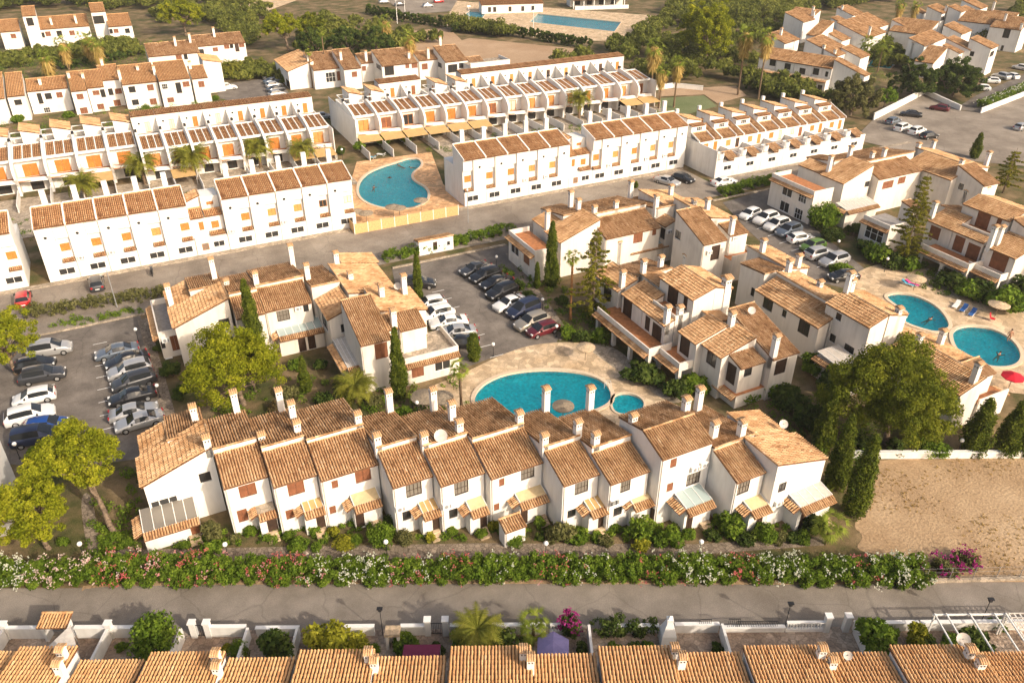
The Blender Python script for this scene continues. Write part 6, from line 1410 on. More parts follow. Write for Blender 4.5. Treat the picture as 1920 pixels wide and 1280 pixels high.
GM = {
 'soil': ground_mat('garden_soil', [(.045, .058, .018), (.085, .085, .030), (.16, .118, .060), (.25, .18, .10)], .20, fine=9., bump=1.2, blend=(.30, .62)),
 'asphalt': ground_mat('weathered_asphalt', [(.185, .158, .130), (.24, .208, .174), (.295, .255, .215)], .22, fine=14., bump=.4, crack=.16),
 'asphaltd': ground_mat('dark_asphalt', [(.125, .108, .093), (.175, .152, .130), (.235, .205, .175)], .30, fine=14., bump=.4, crack=.13),
 'street': ground_mat('street_asphalt', [(.19, .158, .128), (.25, .212, .172), (.32, .275, .225)], .15, fine=10., bump=.4, crack=.12),
 'path': ground_mat('stone_path', [(.22, .175, .13), (.30, .24, .18)], .5, fine=10., bump=.5, speck=(2.6, .55)),
 'deck': ground_mat('pool_deck', [(.46, .33, .20), (.56, .42, .27), (.64, .49, .33)], .35, fine=12., bump=.2, speck=(1.3, .86)),
 'deckb': ground_mat('terracotta_deck', [(.56, .31, .15), (.66, .39, .20), (.72, .46, .26)], .35, fine=12., bump=.2, speck=(1.6, .86)),
 'pave': ground_mat('pale_paving', [(.34, .28, .21), (.46, .38, .29)], .4, fine=9., bump=.3, speck=(1.7, .7)),
 'dirt': ground_mat('dry_dirt', [(.27, .18, .10), (.35, .24, .14), (.41, .29, .175), (.46, .335, .21)], .13, fine=4., bump=1.2, blend=(.32, .68)),
 'court': ground_mat('clay_court', [(.36, .24, .145), (.44, .31, .20)], .1, fine=6.),
 'greencourt': ground_mat('green_court', [(.13, .16, .07), (.18, .20, .10)], .1, fine=6.),
 'yard': ground_mat('yard_tiles', [(.26, .18, .13), (.36, .27, .20), (.46, .37, .29)], .25, fine=6., speck=(2.2, .75)),
}
SHEET_M = {'front_road': 'asphalt', 'front_verge': 'dirt', 'dirt_lot': 'dirt', 'stone_path': 'path', 'garden_path': 'path', 'yards': 'yard', 'left_parking': 'asphaltd', 'left_walk': 'path',
 'centre_parking': 'asphaltd', 'centre_walk': 'path', 'right_parking': 'asphaltd', 'front_deck': 'deck', 'deck_walk': 'pave', 'north_deck': 'deckb', 'east_deck': 'deck', 'east_walk': 'pave', 'club_deck': 'deck',
 'tennis_court': 'court', 'court_apron': 'court', 'far_parking': 'street', 'far_drive': 'asphaltd', 'north_parking': 'asphaltd', 'green_court': 'greencourt', 'court_road': 'court', 'hillside_road': 'deck', 'north_lot': 'street'}

def smooth_ring(pts, k=3):
    p = np.array(pts)
    for _ in range(k):
        q = np.empty((len(p) * 2, 2)); nx = np.roll(p, -1, 0)
        q[0::2] = p * .75 + nx * .25; q[1::2] = p * .25 + nx * .75
        p = q
    return [tuple(x) for x in p]
def area(p): return .5 * sum(a[0] * b[1] - b[0] * a[1] for a, b in zip(p, p[1:] + p[:1]))
def inside(pt, poly):
    c = False; x, y = pt
    for (x0, y0), (x1, y1) in zip(poly, poly[1:] + poly[:1]):
        if (y0 > y) != (y1 > y) and x < (x1 - x0) * (y - y0) / (y1 - y0) + x0: c = not c
    return c
def grow(ring, d):
    n = len(ring); s = 1 if area(ring) > 0 else -1; out = []
    for i in range(n):
        a, b = np.array(ring[i - 1]), np.array(ring[(i + 1) % n]); t = b - a; t /= (np.linalg.norm(t) + 1e-9)
        out.append((ring[i][0] + s * t[1] * d, ring[i][1] - s * t[0] * d))
    return out
def sheet(name, outer, z, mat, holes=(), th=0.):
    loops = [[Vector((x, y, 0)) for x, y in outer]] + [[Vector((x, y, 0)) for x, y in h] for h in holes]
    tris = tessellate_polygon(loops)
    vs_ = [(v.x, v.y, z) for l in loops for v in l]
    fs = []
    for t in tris:
        a, b, c = (vs_[i] for i in t)
        fs.append(tuple(t) if (b[0] - a[0]) * (c[1] - a[1]) - (c[0] - a[0]) * (b[1] - a[1]) > 0 else tuple(t[::-1]))
    me = bpy.data.meshes.new(name); me.from_pydata(vs_, [], fs); me.materials.append(mat); me.update()
    o = put(name, me); o['kind'] = 'structure'
    return o

RING = {k: (smooth_ring(v) if k not in ('club_pool', 'club_paddling_pool', 'village_pool') else v) for k, v in POOLS.items()}
sheet('ground', [(-500, -200), (900, -200), (900, 900), (-500, 900)], 0, GM['soil'], [RING[k] for k in RING])
far = MB(GM['soil']); far.face([(-4000, -4000, -3.2), (4000, -4000, -3.2), (4000, 4000, -3.2), (-4000, 4000, -3.2)])
far.build('terrain')['kind'] = 'structure'
zz = .004
for k, poly in SHEETS.items():
    zz += .004
    if k in ('dirt_lot', 'front_verge', 'garden_path', 'front_deck', 'east_deck', 'deck_walk'): poly = smooth_ring(poly, 2)
    sheet(k, poly, zz, GM[SHEET_M[k]], [r for r in RING.values() if inside(r[0], poly)])
sheet('terrace_gardens', [(-36, 139), (37.6, 139), (37.6, 157), (-36, 159)], .148, GM['pave'])
sheet('terrace_gardens', [(57.5, 139), (118, 139), (118, 160), (57.5, 160)], .152, GM['pave'])
st = MB(GM['street'])
st.face([(-120, 104.6, .06), (96.4, 104.6, .06), (96.4, 118.7, .06), (-120, 118.7, .06)])
st.face([(96.4, 104.6, .06), (160, 104.6, .06), (160, 110.9, .06), (96.4, 110.9, .06)])
st.build('street')['kind'] = 'structure'
for nm, x0, x1, y0, y1 in (('pavement', -120, 30, 118.7, 119.98), ('pavement', 48.3, 96.4, 118.7, 119.98), ('pavement', 97, 150, 110.9, 111.75), ('kerb', -20, -2.5, 104.2, 104.55), ('kerb', 31.5, 50, 102.5, 102.9), ('kerb', 91, 104, 102.9, 103.3)):
    m = MB(GM['pave']); m.box(x0, x1, y0, y1, 0, .13 if nm == 'pavement' else .2); m.build(nm)['kind'] = 'structure'
# bay lines and faded paint in the car parks
bm_ = MB(M['trim'])
def bay(x, y, l, a=0.):
    c, s = math.cos(a) * l / 2, math.sin(a) * l / 2
    bm_.face([(x - c + s * .012, y - s - .05, .112), (x + c, y + s - .05, .112), (x + c, y + s + .05, .112), (x - c, y - s + .05, .112)])
for k in range(8): bay(-8.2, 79.5 + k * 2.75, 1.6)
for k in range(9): bay(-14.2, 77.5 + k * 2.75, 1.8)
for k in range(9): bay(42.2, 76.5 + k * 2.7, 2., .12); bay(34.8, 74. + k * 2.7, 1.8)
for k in range(9): bay(88.5 + k * .35, 72. + k * 3., 2.4, .1)
bm_.build('bay_lines')['kind'] = 'structure'

# ------------------------------------------------------------------ pools
def water_mat(name, tint, base):
    m, nt, b = newmat(name)
    N, Lk = nt.nodes, nt.links
    tr = N.new('ShaderNodeBsdfTransparent'); tr.inputs[0].default_value = (*tint, 1)
    gl = N.new('ShaderNodeBsdfGlossy'); gl.inputs['Roughness'].default_value = .06; gl.inputs[0].default_value = (.75, .8, .85, 1)
    fr = N.new('ShaderNodeFresnel'); fr.inputs[0].default_value = 1.33
    tc = N.new('ShaderNodeTexCoord')
    nz = N.new('ShaderNodeTexNoise'); nz.inputs['Scale'].default_value = 2.2; nz.inputs['Detail'].default_value = 3; nz.inputs['Distortion'].default_value = 1.2
    Lk.new(tc.outputs['Object'], nz.inputs['Vector'])
    bp = N.new('ShaderNodeBump'); bp.inputs['Strength'].default_value = .7; bp.inputs['Distance'].default_value = .12
    Lk.new(nz.outputs['Fac'], bp.inputs['Height'])
    Lk.new(bp.outputs[0], gl.inputs['Normal']); Lk.new(bp.outputs[0], fr.inputs['Normal'])
    mx = N.new('ShaderNodeMixShader')
    Lk.new(fr.outputs[0], mx.inputs[0]); Lk.new(tr.outputs[0], mx.inputs[1]); Lk.new(gl.outputs[0], mx.inputs[2])
    Lk.new(mx.outputs[0], N['Material Output'].inputs['Surface'])
    return m
M['water'] = water_mat('pool_water', (.52, .96, .985), None)
M['poolfloor'] = ground_mat('pool_lining', [(.05, .76, .80), (.10, .88, .90)], .4, rough=.6, fine=3., bump=.1)
M['coping'] = pmat('pool_coping', (.66, .52, .37), .8, .12)
for k, ring in RING.items():
    pr = ring if area(ring) > 0 else ring[::-1]
    cx, cy_ = np.mean(pr, 0)
    o = empty(k, (cx, cy_, 0))
    tag(o, {'front_pool': 'large turquoise pool behind the front terrace', 'paddling_pool': 'small round paddling pool joined to the large turquoise pool', 'kidney_pool': 'kidney shaped pool between the white terraces',
            'east_pool': 'upper of the two blue pools on the right', 'lower_pool': 'lower rounded blue pool at the right edge', 'club_pool': 'large rectangular pool of the sports club at the top',
            'club_paddling_pool': 'small square pool of the sports club at the top', 'village_pool': 'little pool beneath the two palms of the village'}[k], 'pool')
    L_ = [(x - cx, y - cy_) for x, y in pr]
    n = len(L_)
    dep = -1.1 if 'paddling' not in k else -.5
    fl = MB(M['poolfloor'])
    for i in range(n):      # floor falls from the rim to a deeper middle
        a, b = L_[i], L_[(i + 1) % n]
        fl.face([(a[0], a[1], dep * .55), (b[0], b[1], dep * .55), (b[0] * .6, b[1] * .6, dep), (a[0] * .6, a[1] * .6, dep)])
    fl.face([(x * .6, y * .6, dep) for x, y in L_])
    for i in range(n):
        a, b = L_[i], L_[(i + 1) % n]
        fl.face([(a[0], a[1], .0), (b[0], b[1], .0), (b[0], b[1], dep * .55), (a[0], a[1], dep * .55)])
    fl.build('basin', o)
    w = MB(M['water']); w.face([(x, y, -.10) for x, y in L_]); w.build('water', o)
    c = MB(M['coping'])
    g_ = [(x - cx, y - cy_) for x, y in grow(pr, .42 if k != 'paddling_pool' else .22)]; i_ = [(x - cx, y - cy_) for x, y in grow(pr, -.05)]
    for i in range(n):
        j = (i + 1) % n
        c.face([(*i_[i], .16), (*g_[i], .16), (*g_[j], .16), (*i_[j], .16)][::-1])
        c.face([(*g_[i], .16), (*g_[i], 0), (*g_[j], 0), (*g_[j], .16)][::-1]); c.face([(*i_[i], .16), (*i_[j], .16), (*i_[j], -.12), (*i_[i], -.12)][::-1])
    c.build('coping', o)

# ------------------------------------------------------------------ houses from the plan
HL = {}
def lab(keys, texts):
    for k, t in zip(keys, texts): HL[k] = t
lab(['D%d' % i for i in range(12)], ['end house of the front terrace with white glazed porch and roof falling left', 'front terrace house with an unroofed porch, next to the end house', 'third front terrace house with ochre panelled porch roof',
 'wide front terrace house with three panel beige porch roof', 'front terrace house right of the large round bush', 'front terrace house with the big satellite dish behind its ridge', 'wide front terrace house with an extra low tiled porch',
 'front terrace house right of the widest tiled roof, two panel ochre porch', 'front terrace house left of the tall three storey house', 'tall three storey house of the front terrace with roof terrace porch', 'narrow low house between the tall one and the right end house', 'right end house of the front terrace beside the cypresses'])
lab(['E0', 'E1', 'E2', 'E3', 'E4'], ['cream house with grey roof terrace beside the left parking lot', 'narrow cream house half hidden by the dense dark cypress', 'cream house with pale glass porch roof above the courtyard', 'cream house with wide pale roofs between courtyard and middle car park', 'cream house with pale roof terrace and arched window by the front pool'])
lab(['F0', 'F1', 'F2', 'F3'], ['cream house with white chairs on its terrace at the middle car park', 'long cream house with brown shutters behind the tiered conifer', 'narrow cream house with a steep inner roof beside the street hedge', 'tall cream gabled house beside the right car park'])
lab(['G0', 'G1', 'G2', 'G3', 'G4'], ['balcony house with long arcade facing the front pool', 'upper house with orange roof terrace above the pool arcade', 'balcony house right of the twin chimneys above the pool', 'house with dark window above the orange garden terrace', 'house with small tiled dormer and barbecue on its terrace'])
lab(['H0', 'H1', 'H2'], ['brown roofed house touching the right car park', 'long low house with dark weathered roof behind the huge pine', 'taller house with bright roof left of the upper blue pool'])
lab(['I0', 'I1', 'I2', 'I3'], ['big cream corner house with arched windows at the right car park', 'cream house with two brown shutters behind the tall tiered conifer', 'house with wide white framed window below the tall conifer', 'gabled house left of the tiered conifer at the right edge'])
lab(['J0', 'J1', 'J2'], ['balcony house with brown doors facing the right pools', 'upper house with roof terrace above the right balcony house', 'balcony house at the right edge with wide brown door'])
lab(['K0', 'K1', 'K2'], ['low house behind the huge pine beside the lower blue pool', 'small house with orange terrace beside the red parasol', 'low house between the two blue pools'])
lab(['QA', 'Q0', 'Q1', 'Q2', 'Q3', 'Q4', 'Q5', 'Q6'], ['upper left terrace house cut by the left edge', 'upper left terrace house with projecting gable wall', 'upper left terrace house with outside stair and arched windows', 'upper left terrace house left of the second stair', 'upper left terrace house at the second outside stair', 'upper left terrace house with four square windows', 'upper left terrace house with wide roof and third stair', 'right end house of the upper left terrace beside the car park'])
lab(['Y0'], ['white house with terracotta terrace at the left edge beside the parking lot'])
lab(['R0', 'R1'], ['left part of the long white house behind the upper left terrace', 'right part of the long white house behind the upper left terrace'])
lab(['S0', 'S1', 'S2'], ['long low white house at the top left corner', 'white twin tower house at the top left corner', 'white stepped house right of the towers at the top left'])
lab(['T%d' % i for i in range(8)], ['gable end house of the upper middle terrace beside the car row', 'upper middle terrace house with large glazed door', 'upper middle terrace house with one brown window', 'low upper middle terrace house with small porch', 'upper middle terrace house with arched porch behind the tall palm', 'upper middle terrace house with arched brown window', 'upper middle terrace house with dark arched porch', 'right end of the upper middle terrace with flat roof and green awning'])
lab(['U%d' % i for i in range(7)], ['village row of four roofs facing the palms', 'village house with long narrow roof beside the olive tree', 'village house with large brown roof above the row of four', 'village house with roof falling left near the top', 'village house with wide brown roof left of the pool palms', 'village house with two small stepped roofs', 'village house with tall chimneys at the top left of the village'])
lab(['V%d' % i for i in range(9)], ['village house with large roof right of the pool', 'left of the two high village houses at the top', 'right of the two high village houses at the top', 'village house left of the two high ones at the top', 'village house with long white flank above the dark trees', 'village house with steep brown roof above the dark trees', 'tallest village house beside the village car park', 'low village house tucked behind the dark trees', 'village house behind the long white flank'])
lab(['V9', 'Va', 'Vb', 'Vc', 'Vd', 'Ue', 'Uf', 'Ug', 'Uh'], ['large white village gable behind the pool palms', 'village house between the pool palms and the high houses', 'village house below the top right palms', 'lowest village house beside the parked cars', 'white village house in the middle behind the long flank', 'village house behind the row of four, near the wood', 'white village house directly above the row of four', 'small village house left of the pool', 'village house near the top between two tall chimneys'])
lab(['W%d' % i for i in range(4)], ['village house at the right edge near the top', 'village house with palm in front near the top right', 'village house cut by the right edge at the top', 'flat white village house at the top right'])
lab(['X%d' % i for i in range(8)], [o + ' orange roofed house along the bottom edge' for o in ('leftmost', 'second from the left,', 'third from the left,', 'fourth from the left,', 'fifth from the left,', 'sixth from the left,', 'second from the right,', 'rightmost')])
HGRP = {'D': 'houses of the front terrace', 'E': 'cream houses left of the middle car park', 'F': 'cream houses right of the middle car park', 'G': 'balcony houses by the front pool', 'H': 'houses behind the huge pine', 'I': 'cream houses at the right car park',
        'J': 'balcony houses by the right pools', 'K': 'low houses by the lower pool', 'Q': 'upper left terrace', 'R': 'long white house', 'S': 'top left houses', 'T': 'upper middle terrace', 'U': 'village houses', 'V': 'village houses', 'W': 'village houses', 'X': 'orange roofed houses along the bottom', 'Y': 'house at the left edge'}

def skirt(root, side, x0, x1, y0, y1, z, w=.62, mat='tile'):
    """narrow tiled apron sloping out from the top of a low block"""
    p = .55
    if side == 'F': roof(root, 'F', x0 - (.0), x1, y0 - w, y0 + .02, z - p * w, p, M[mat], 1, False, 'apron')
    if side == 'L': roof(root, 'L', x0 - w, x0 + .02, y0, y1, z - p * w, p, M[mat], 1, False, 'apron')
    if side == 'R': roof(root, 'R', x1 - .02, x1 + w, y0, y1, z, p, M[mat], 1, False, 'apron')

def porch_top(root, kind, x0, x1, y0, y1, z):
    """sloping panels held by light bars"""
    col = {'beige': 'beige', 'ochre': 'canvas', 'glass': 'glassg', 'glassb': 'glassb', 'glassp': 'dish'}[kind]
    n = {'beige': 1, 'ochre': 3}.get(kind, max(3, int((x1 - x0) / .8)))
    rise = .45
    for i in range(n):
        a = x0 + (x1 - x0) * i / n + .03; b = x0 + (x1 - x0) * (i + 1) / n - .03
        m = MB(M[col])
        m.hexa([(a, y0 + .05, z + .06), (b, y0 + .05, z + .06), (b, y1, z + .06 + rise), (a, y1, z + .06 + rise), (a, y0 + .05, z + .1), (b, y0 + .05, z + .1), (b, y1, z + .1 + rise), (a, y1, z + .1 + rise)])
        m.build('roof_panel', root)
    fr = MB(M['trim'])
    for i in range(n + 1):
        a = x0 + (x1 - x0) * i / n
        fr.hexa([(a - .03, y0, z + .02), (a + .03, y0, z + .02), (a + .03, y1, z + .05 + rise), (a - .03, y1, z + .05 + rise), (a - .03, y0, z + .13), (a + .03, y0, z + .13), (a + .03, y1, z + .14 + rise), (a - .03, y1, z + .14 + rise)])
    fr.build('roof_frame', root)

def railing(root, x0, y0, x1, y1, z, h=.85):
    m = MB(M['iron'])
    L_ = math.hypot(x1 - x0, y1 - y0); n = max(2, int(L_ / .18))
    for i in range(n + 1):
        x, y = x0 + (x1 - x0) * i / n, y0 + (y1 - y0) * i / n
        m.tube((x, y, z), (x, y, z + h), .012, n=4)
    m.tube((x0, y0, z + h), (x1, y1, z + h), .02, n=4)
    m.build('railing', root)

CREAM = set('EFGHIJK')
for hid, (fa, blocks, chims, acs, dss) in HOUSES.items():
    b0 = blocks[0]
    cx, cy_ = (b0[1] + b0[2]) / 2, (b0[3] + b0[4]) / 2
    a = R(fa)
    root = empty('house', (cx * math.cos(a) - cy_ * math.sin(a), cx * math.sin(a) + cy_ * math.cos(a), 0), a)
    tag(root, HL[hid], 'house', HGRP[hid[0]])
    wm = M['cream'] if hid[0] in CREAM else M['white']
    for (d, x0, x1, y0, y1, z0, za, p, mt, lod, wins, ex) in blocks:
        x0 -= cx; x1 -= cx; y0 -= cy_; y1 -= cy_
        ins = {'F': (.04, .04, .22, .04), 'B': (.04, .04, .04, .22), 'L': (.22, .04, .04, .04), 'R': (.04, .22, .04, .04), 'N': (0, 0, 0, 0)}[d]
        wins = [(f, q - (cx if f in 'FB' else cy_), z, w, h, k) for f, q, z, w, h, k in wins]
        hh = heights(d, x0, x1, y0, y1, za, p)
        wx0, wx1, wy0, wy1 = x0 + ins[0], x1 - ins[1], y0 + ins[2], y1 - ins[3]
        wza = za + {'F': p * ins[2], 'B': -p * ins[2], 'L': p * ins[0], 'R': -p * ins[0], 'N': 0}[d] - .09
        if ex.get('arcade'):
            sl = MB(wm); sl.box(x0, x1, y0, y1, za - .35, za - .01); sl.build('terrace_slab', root)
            n = max(2, int((y1 - y0) / 3.2) + 1)
            for i in range(n):
                y = y0 + .25 + (y1 - y0 - .5) * i / (n - 1)
                c_ = MB(wm); c_.box(x0 + .02, x0 + .45, y - .24, y + .24, 0, za - .36)
                for s in (-1, 1):       # haunches of the arch
                    if (i == 0 and s < 0) or (i == n - 1 and s > 0): continue
                    c_.hexa([(x0 + .03, y + s * .24, za - 1.2), (x0 + .44, y + s * .24, za - 1.2), (x0 + .44, y + s * .9, za - .37), (x0 + .03, y + s * .9, za - .37),
                             (x0 + .03, y + s * .24, za - .37), (x0 + .44, y + s * .24, za - .37), (x0 + .44, y + s * .9, za - .362), (x0 + .03, y + s * .9, za - .362)])
                c_.build('column', root)
        elif d == 'N': shell(root, d, x0, x1, y0, y1, z0, za - .01, 0, wins, wm)
        else: shell(root, d, wx0, wx1, wy0, wy1, z0, wza, p, wins, wm)
        if hid[0] in 'DEFX' and d == 'F':
            dp = MB(M['dish']); dp.tube((wx0 + .14, wy0 - .05, 0), (wx0 + .14, wy0 - .05, wza - .1), .045, n=6); dp.build('drainpipe', root)
        if d != 'N':
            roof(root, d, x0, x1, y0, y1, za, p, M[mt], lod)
        else:
            tp = ex.get('top', 'none')
            for s in ex.get('skirt', ''): skirt(root, s, x0, x1, y0, y1, za)
            if hid[0] == 'D' and ex.get('skirt') == 'FL':
                for k_ in range(3):
                    s_ = MB(GM['deck']); s_.box(x1 - 1.15, x1 - .15, y0 - .4 - .34 * k_, y0 - .02 - .34 * k_, 0, .45 - .15 * k_); s_.build('step', root)
            if tp in ('beige', 'ochre', 'glass', 'glassb', 'glassp'): porch_top(root, tp, x0 + .1, x1 - .05, y0, y1, za)
            else:
                fm = {'terra': M['terra'], 'greyfloor': M['greyfloor'], 'palefloor': GM['pave'], 'none': GM['pave']}[tp]
                f_ = MB(fm); f_.box(x0 + .05, x1, y0 + .05, y1, za, za + .03); f_.build('terrace_floor', root)
                for s in ex.get('par', ''):
                    q_ = MB(wm)
                    e = {'F': (x0, x1, y0, y0 + .16), 'B': (x0, x1, y1 - .16, y1), 'L': (x0, x0 + .16, y0 + .165, y1 - .165), 'R': (x1 - .16, x1, y0 + .165, y1 - .165)}[s]
                    q_.box(*e, za, za + .75); q_.build('parapet', root)
    for (x, y, z, h, w) in chims: chimney(root, x - cx, y - cy_, z, h, w * (.82 if hid[0] == 'X' else 1))
    for (f, x, y, z) in acs: aircon(root, f, x - cx, y - cy_, z)
    for (x, y, z, r_) in dss: dish(root, x - cx, y - cy_, z, r_)

def copy_tree(o, parent=None):
    c = o.copy(); C.objects.link(c); c.parent = parent
    for ch in list(o.children): copy_tree(ch, c)
    return c

# ------------------------------------------------------------------ white terraces: one house of each kind, then copies
ORD = ['first', 'second', 'third', 'fourth', 'fifth', 'sixth', 'seventh', 'eighth', 'ninth', 'tenth', 'eleventh', 'twelfth', 'thirteenth', 'fourteenth', 'fifteenth', 'sixteenth']

def garage_house(W, mirror):
    """three storey house with tiled roof to the street: bay with round vent, recessed bay with orange shutter"""
    o = empty('terraced_house')
    s = (lambda a, b: (W - b, W - a)) if mirror else (lambda a, b: (a, b))
    bay = s(.02, W * .56); rec = s(W * .56, W - .02)
    bc, rc = sum(bay) / 2, sum(rec) / 2
    E, DP, PT_ = 8.25, 4.7, .28
    shell(o, 'F', .02, W - .02, .62, DP, 0, E + .12, PT_, [('F', rc, 4.75, 1.25, 1.15, 'o')], M['white'])
    shell(o, 'N', bay[0], bay[1], 0, .6, 2.62, E - .05, 0, [('F', bc, 6.7, .62, .62, 'oc')], M['white'], 'bay')
    shell(o, 'N', .03, W - .03, -.02, .6, 0, 2.6, 0, [('F', W * (.62 if not mirror else .38), 1.35, 2.2, .95, 'wa')], M['white'], 'garage_front')
    f = MB(M['white']); f.box(rec[0] + .02, rec[1], .25, .6, 6.25, E - .06); f.build('fascia', o)
    roof(o, 'F', .06, W - .06, -.12, DP, E, PT_, M['tilew'], 2)
    roof(o, 'F', rec[0] + .1, rec[1] - .1, -.05, .6, 2.75, .5, M['tile'], 2, False, 'awning')
    m = MB(M['trim'])
    t = .11
    for x in (0., W - t):
        m.hexa([(x, -.10, E - .05), (x + t, -.10, E - .05), (x + t, DP, E + PT_ * DP - .1), (x, DP, E + PT_ * DP - .1), (x, -.10, E + .24), (x + t, -.10, E + .24), (x + t, DP, E + PT_ * DP + .26), (x, DP, E + PT_ * DP + .26)])
    m.box(t + .01, W - t - .01, DP - .02, DP + .2, E + PT_ * DP - .2, E + PT_ * DP + .3)
    m.build('roof_edge', o)
    b = MB(M['white']); b.box(.02, W - .02, DP + .02, DP + 4.2, 0, 6.2); b.box(W * .4, W * .4 + .75, DP + .25, DP + .8, 6.2, E + PT_ * DP + 2.3); b.build('rear_wing', o)
    aircon(o, 'F', bay[0 if not mirror else 1] + (.7 if not mirror else -.7), -.0, 3.1)
    return o

def low_house(W):
    """the lower house in the middle of a terrace with its small roof terrace"""
    o = empty('terraced_house')
    shell(o, 'N', .03, W - .03, -.02, 1.2, 0, 2.6, 0, [('F', W * .28, 1.3, 1.0, 1.1, 'og'), ('F', W * .7, 1.4, 1.7, .9, 'wa')], M['white'], 'garage_front')
    shell(o, 'N', .03, W - .03, 1.21, 6, 0, 5.5, 0, [('F', W * .72, 4.1, 1.1, 1.1, 'o'), ('F', W * .3, 4.2, .7, 1.3, 'b')], M['white'])
    roof(o, 'F', .06, W * .42, .9, 3.2, 5.6, .35, M['tilew'], 2)
    roof(o, 'F', W * .45, W - .06, 1.0, 2.5, 5.6, .35, M['tilew'], 2)
    roof(o, 'F', W * .5, W - .1, .4, 1.2, 2.75, .5, M['tile'], 2, False, 'awning')
    shell(o, 'N', W * .45, W - .03, 3.0, 6.5, 5.5, 8.0, 0, [('F', W * .72, 6.9, 1.0, .5, 'b')], M['white'], 'roof_room')
    shell(o, 'L', .12, W * .44, 3.6, 6.5, 5.5, 7.3, .35, [], M['white'], 'stair_room')
    roof(o, 'L', .0, W * .448, 3.5, 6.6, 7.38, .35, M['tile'], 2)
    return o

def balcony_house(W, room=False):
    """garden terrace, balcony with orange doors, sloping slatted tile roof, set-back top storey"""
    o = empty('terraced_house')
    shell(o, 'N', .12, W - .02, 3.7, 14.49, 0, 5.95, 0, [('F', W * .52, 3.9, W * .46, 2.25, 'o'), ('F', W * .58, 1.25, W * .4, 2.1, 'k')], M['white'])
    fl = MB(M['terra']); fl.box(.43, W - .04, 1.4, 3.69, 2.62, 2.74); fl.build('balcony_floor', o)
    pr = MB(M['white']); pr.hexa([(.43, 1.7, 2.5), (W - .04, 1.0, 2.5), (W - .04, 1.2, 2.5), (.43, 1.9, 2.5), (.43, 1.7, 3.2), (W - .04, 1.0, 3.2), (W - .04, 1.2, 3.2), (.43, 1.9, 3.2)]); pr.build('balcony_parapet', o)
    # party wall with a curved front
    pw = MB(M['white'])
    prof = [(1.6, 0), (1.6, 1.8), (1.0, 2.6), (.35, 3.4), (.1, 4.3), (.3, 5.2), (1.1, 6.0), (2.6, 6.7), (4.6, 7.2), (9.6, 8.0), (9.7, 6.9), (14.4, 6.9), (14.4, 0)]
    TH_ = .42
    n = len(prof)
    pw.face([(0, y, z) for y, z in prof][::-1]); pw.face([(TH_, y, z) for y, z in prof])
    for i in range(n):
        (ya, za), (yb, zb) = prof[i], prof[(i + 1) % n]
        pw.face([(0, ya, za), (0, yb, zb), (TH_, yb, zb), (TH_, ya, za)])
    pw.build('party_wall', o)
    ct = MB(M['iron']); ct.box(-.02, .44, 8.9, 9.62, 7.75, 8.3); ct.build('wall_tarp', o)  # black tarp over the top of the party wall
    # slatted tile roof in three strips between white beams
    k = 3
    for i in range(k):
        a = .62 + (W - .62) * i / k; b = .62 + (W - .62) * (i + 1) / k - .24
        roof(o, 'F', a, b, 3.1, 9.0, 6.12, .14, M['tilew'], 3, False, 'roof_strip')
    bm = MB(M['trim'])
    for i in range(k + 1):
        a = .43 + (W - .62) * i / k
        bm.hexa([(a, 2.9, 5.96), (a + .16, 2.9, 5.96), (a + .16, 9.2, 6.8), (a, 9.2, 6.8), (a, 2.9, 6.3), (a + .16, 2.9, 6.3), (a + .16, 9.2, 7.15), (a, 9.2, 7.15)])
    bm.box(.43, W, 2.72, 2.89, 5.85, 6.3); bm.box(.43, W, 9.21, 9.42, 6.02, 7.2)
    bm.build('roof_beams', o)
    tf = MB(M['greyfloor']); tf.box(.13, W, 9.43, 14.45, 6.01, 6.04); tf.build('roof_terrace', o)
    if room:
        shell(o, 'R', W * .42, W - .02, 11.0, 16.3, 6.05, 9.0, .28, [('L', 12.6, 7.1, .9, 1.9, 'b')], M['white'], 'roof_room')
        roof(o, 'R', W * .38, W - .0, 10.9, 16.4, 9.14, .28, M['tile'], 3)
        q = MB(M['white']); q.box(.0, W * .41, 14.5, 14.7, 0, 7.1); q.build('parapet', o)
        q = MB(M['trim'])
        for yy in (10.2, 14.2): q.box(.15, W * .41, yy, yy + .12, 7.9, 8.05)
        q.box(.15, .27, 10.2, 14.3, 7.9, 8.05); q.box(.15, .27, 10.2, 10.32, 6.05, 7.9); q.build('pergola_frame', o)
        g_ = MB(M['white']); g_.box(.0, .12, -7.5, .19, 0, 1.7); g_.build('garden_wall', o)
        return o
    shell(o, 'N', .0, W - .02, 14.5, 17.6, 0, 9.3, 0, [('F', W * .62, 7.1, .95, 2.0, 'o'), ('F', W * .28, 7.9, .6, .6, 'oc')], M['white'], 'top_storey')
    roof(o, 'F', .02, W - .04, 14.35, 17.3, 9.36, .10, M['tilew'], 3, False)
    dv = MB(M['white']); dv.hexa([(.01, 10.2, 6.9), (.1, 10.2, 6.9), (.1, 14.48, 6.9), (.01, 14.48, 6.9), (.01, 10.2, 7.1), (.1, 10.2, 7.1), (.1, 14.48, 8.9), (.01, 14.48, 8.9)]); dv.build('terrace_divider', o)
    g_ = MB(M['white']); g_.box(.0, .12, -7.5, .19, 0, 1.7); g_.build('garden_wall', o)
    return o

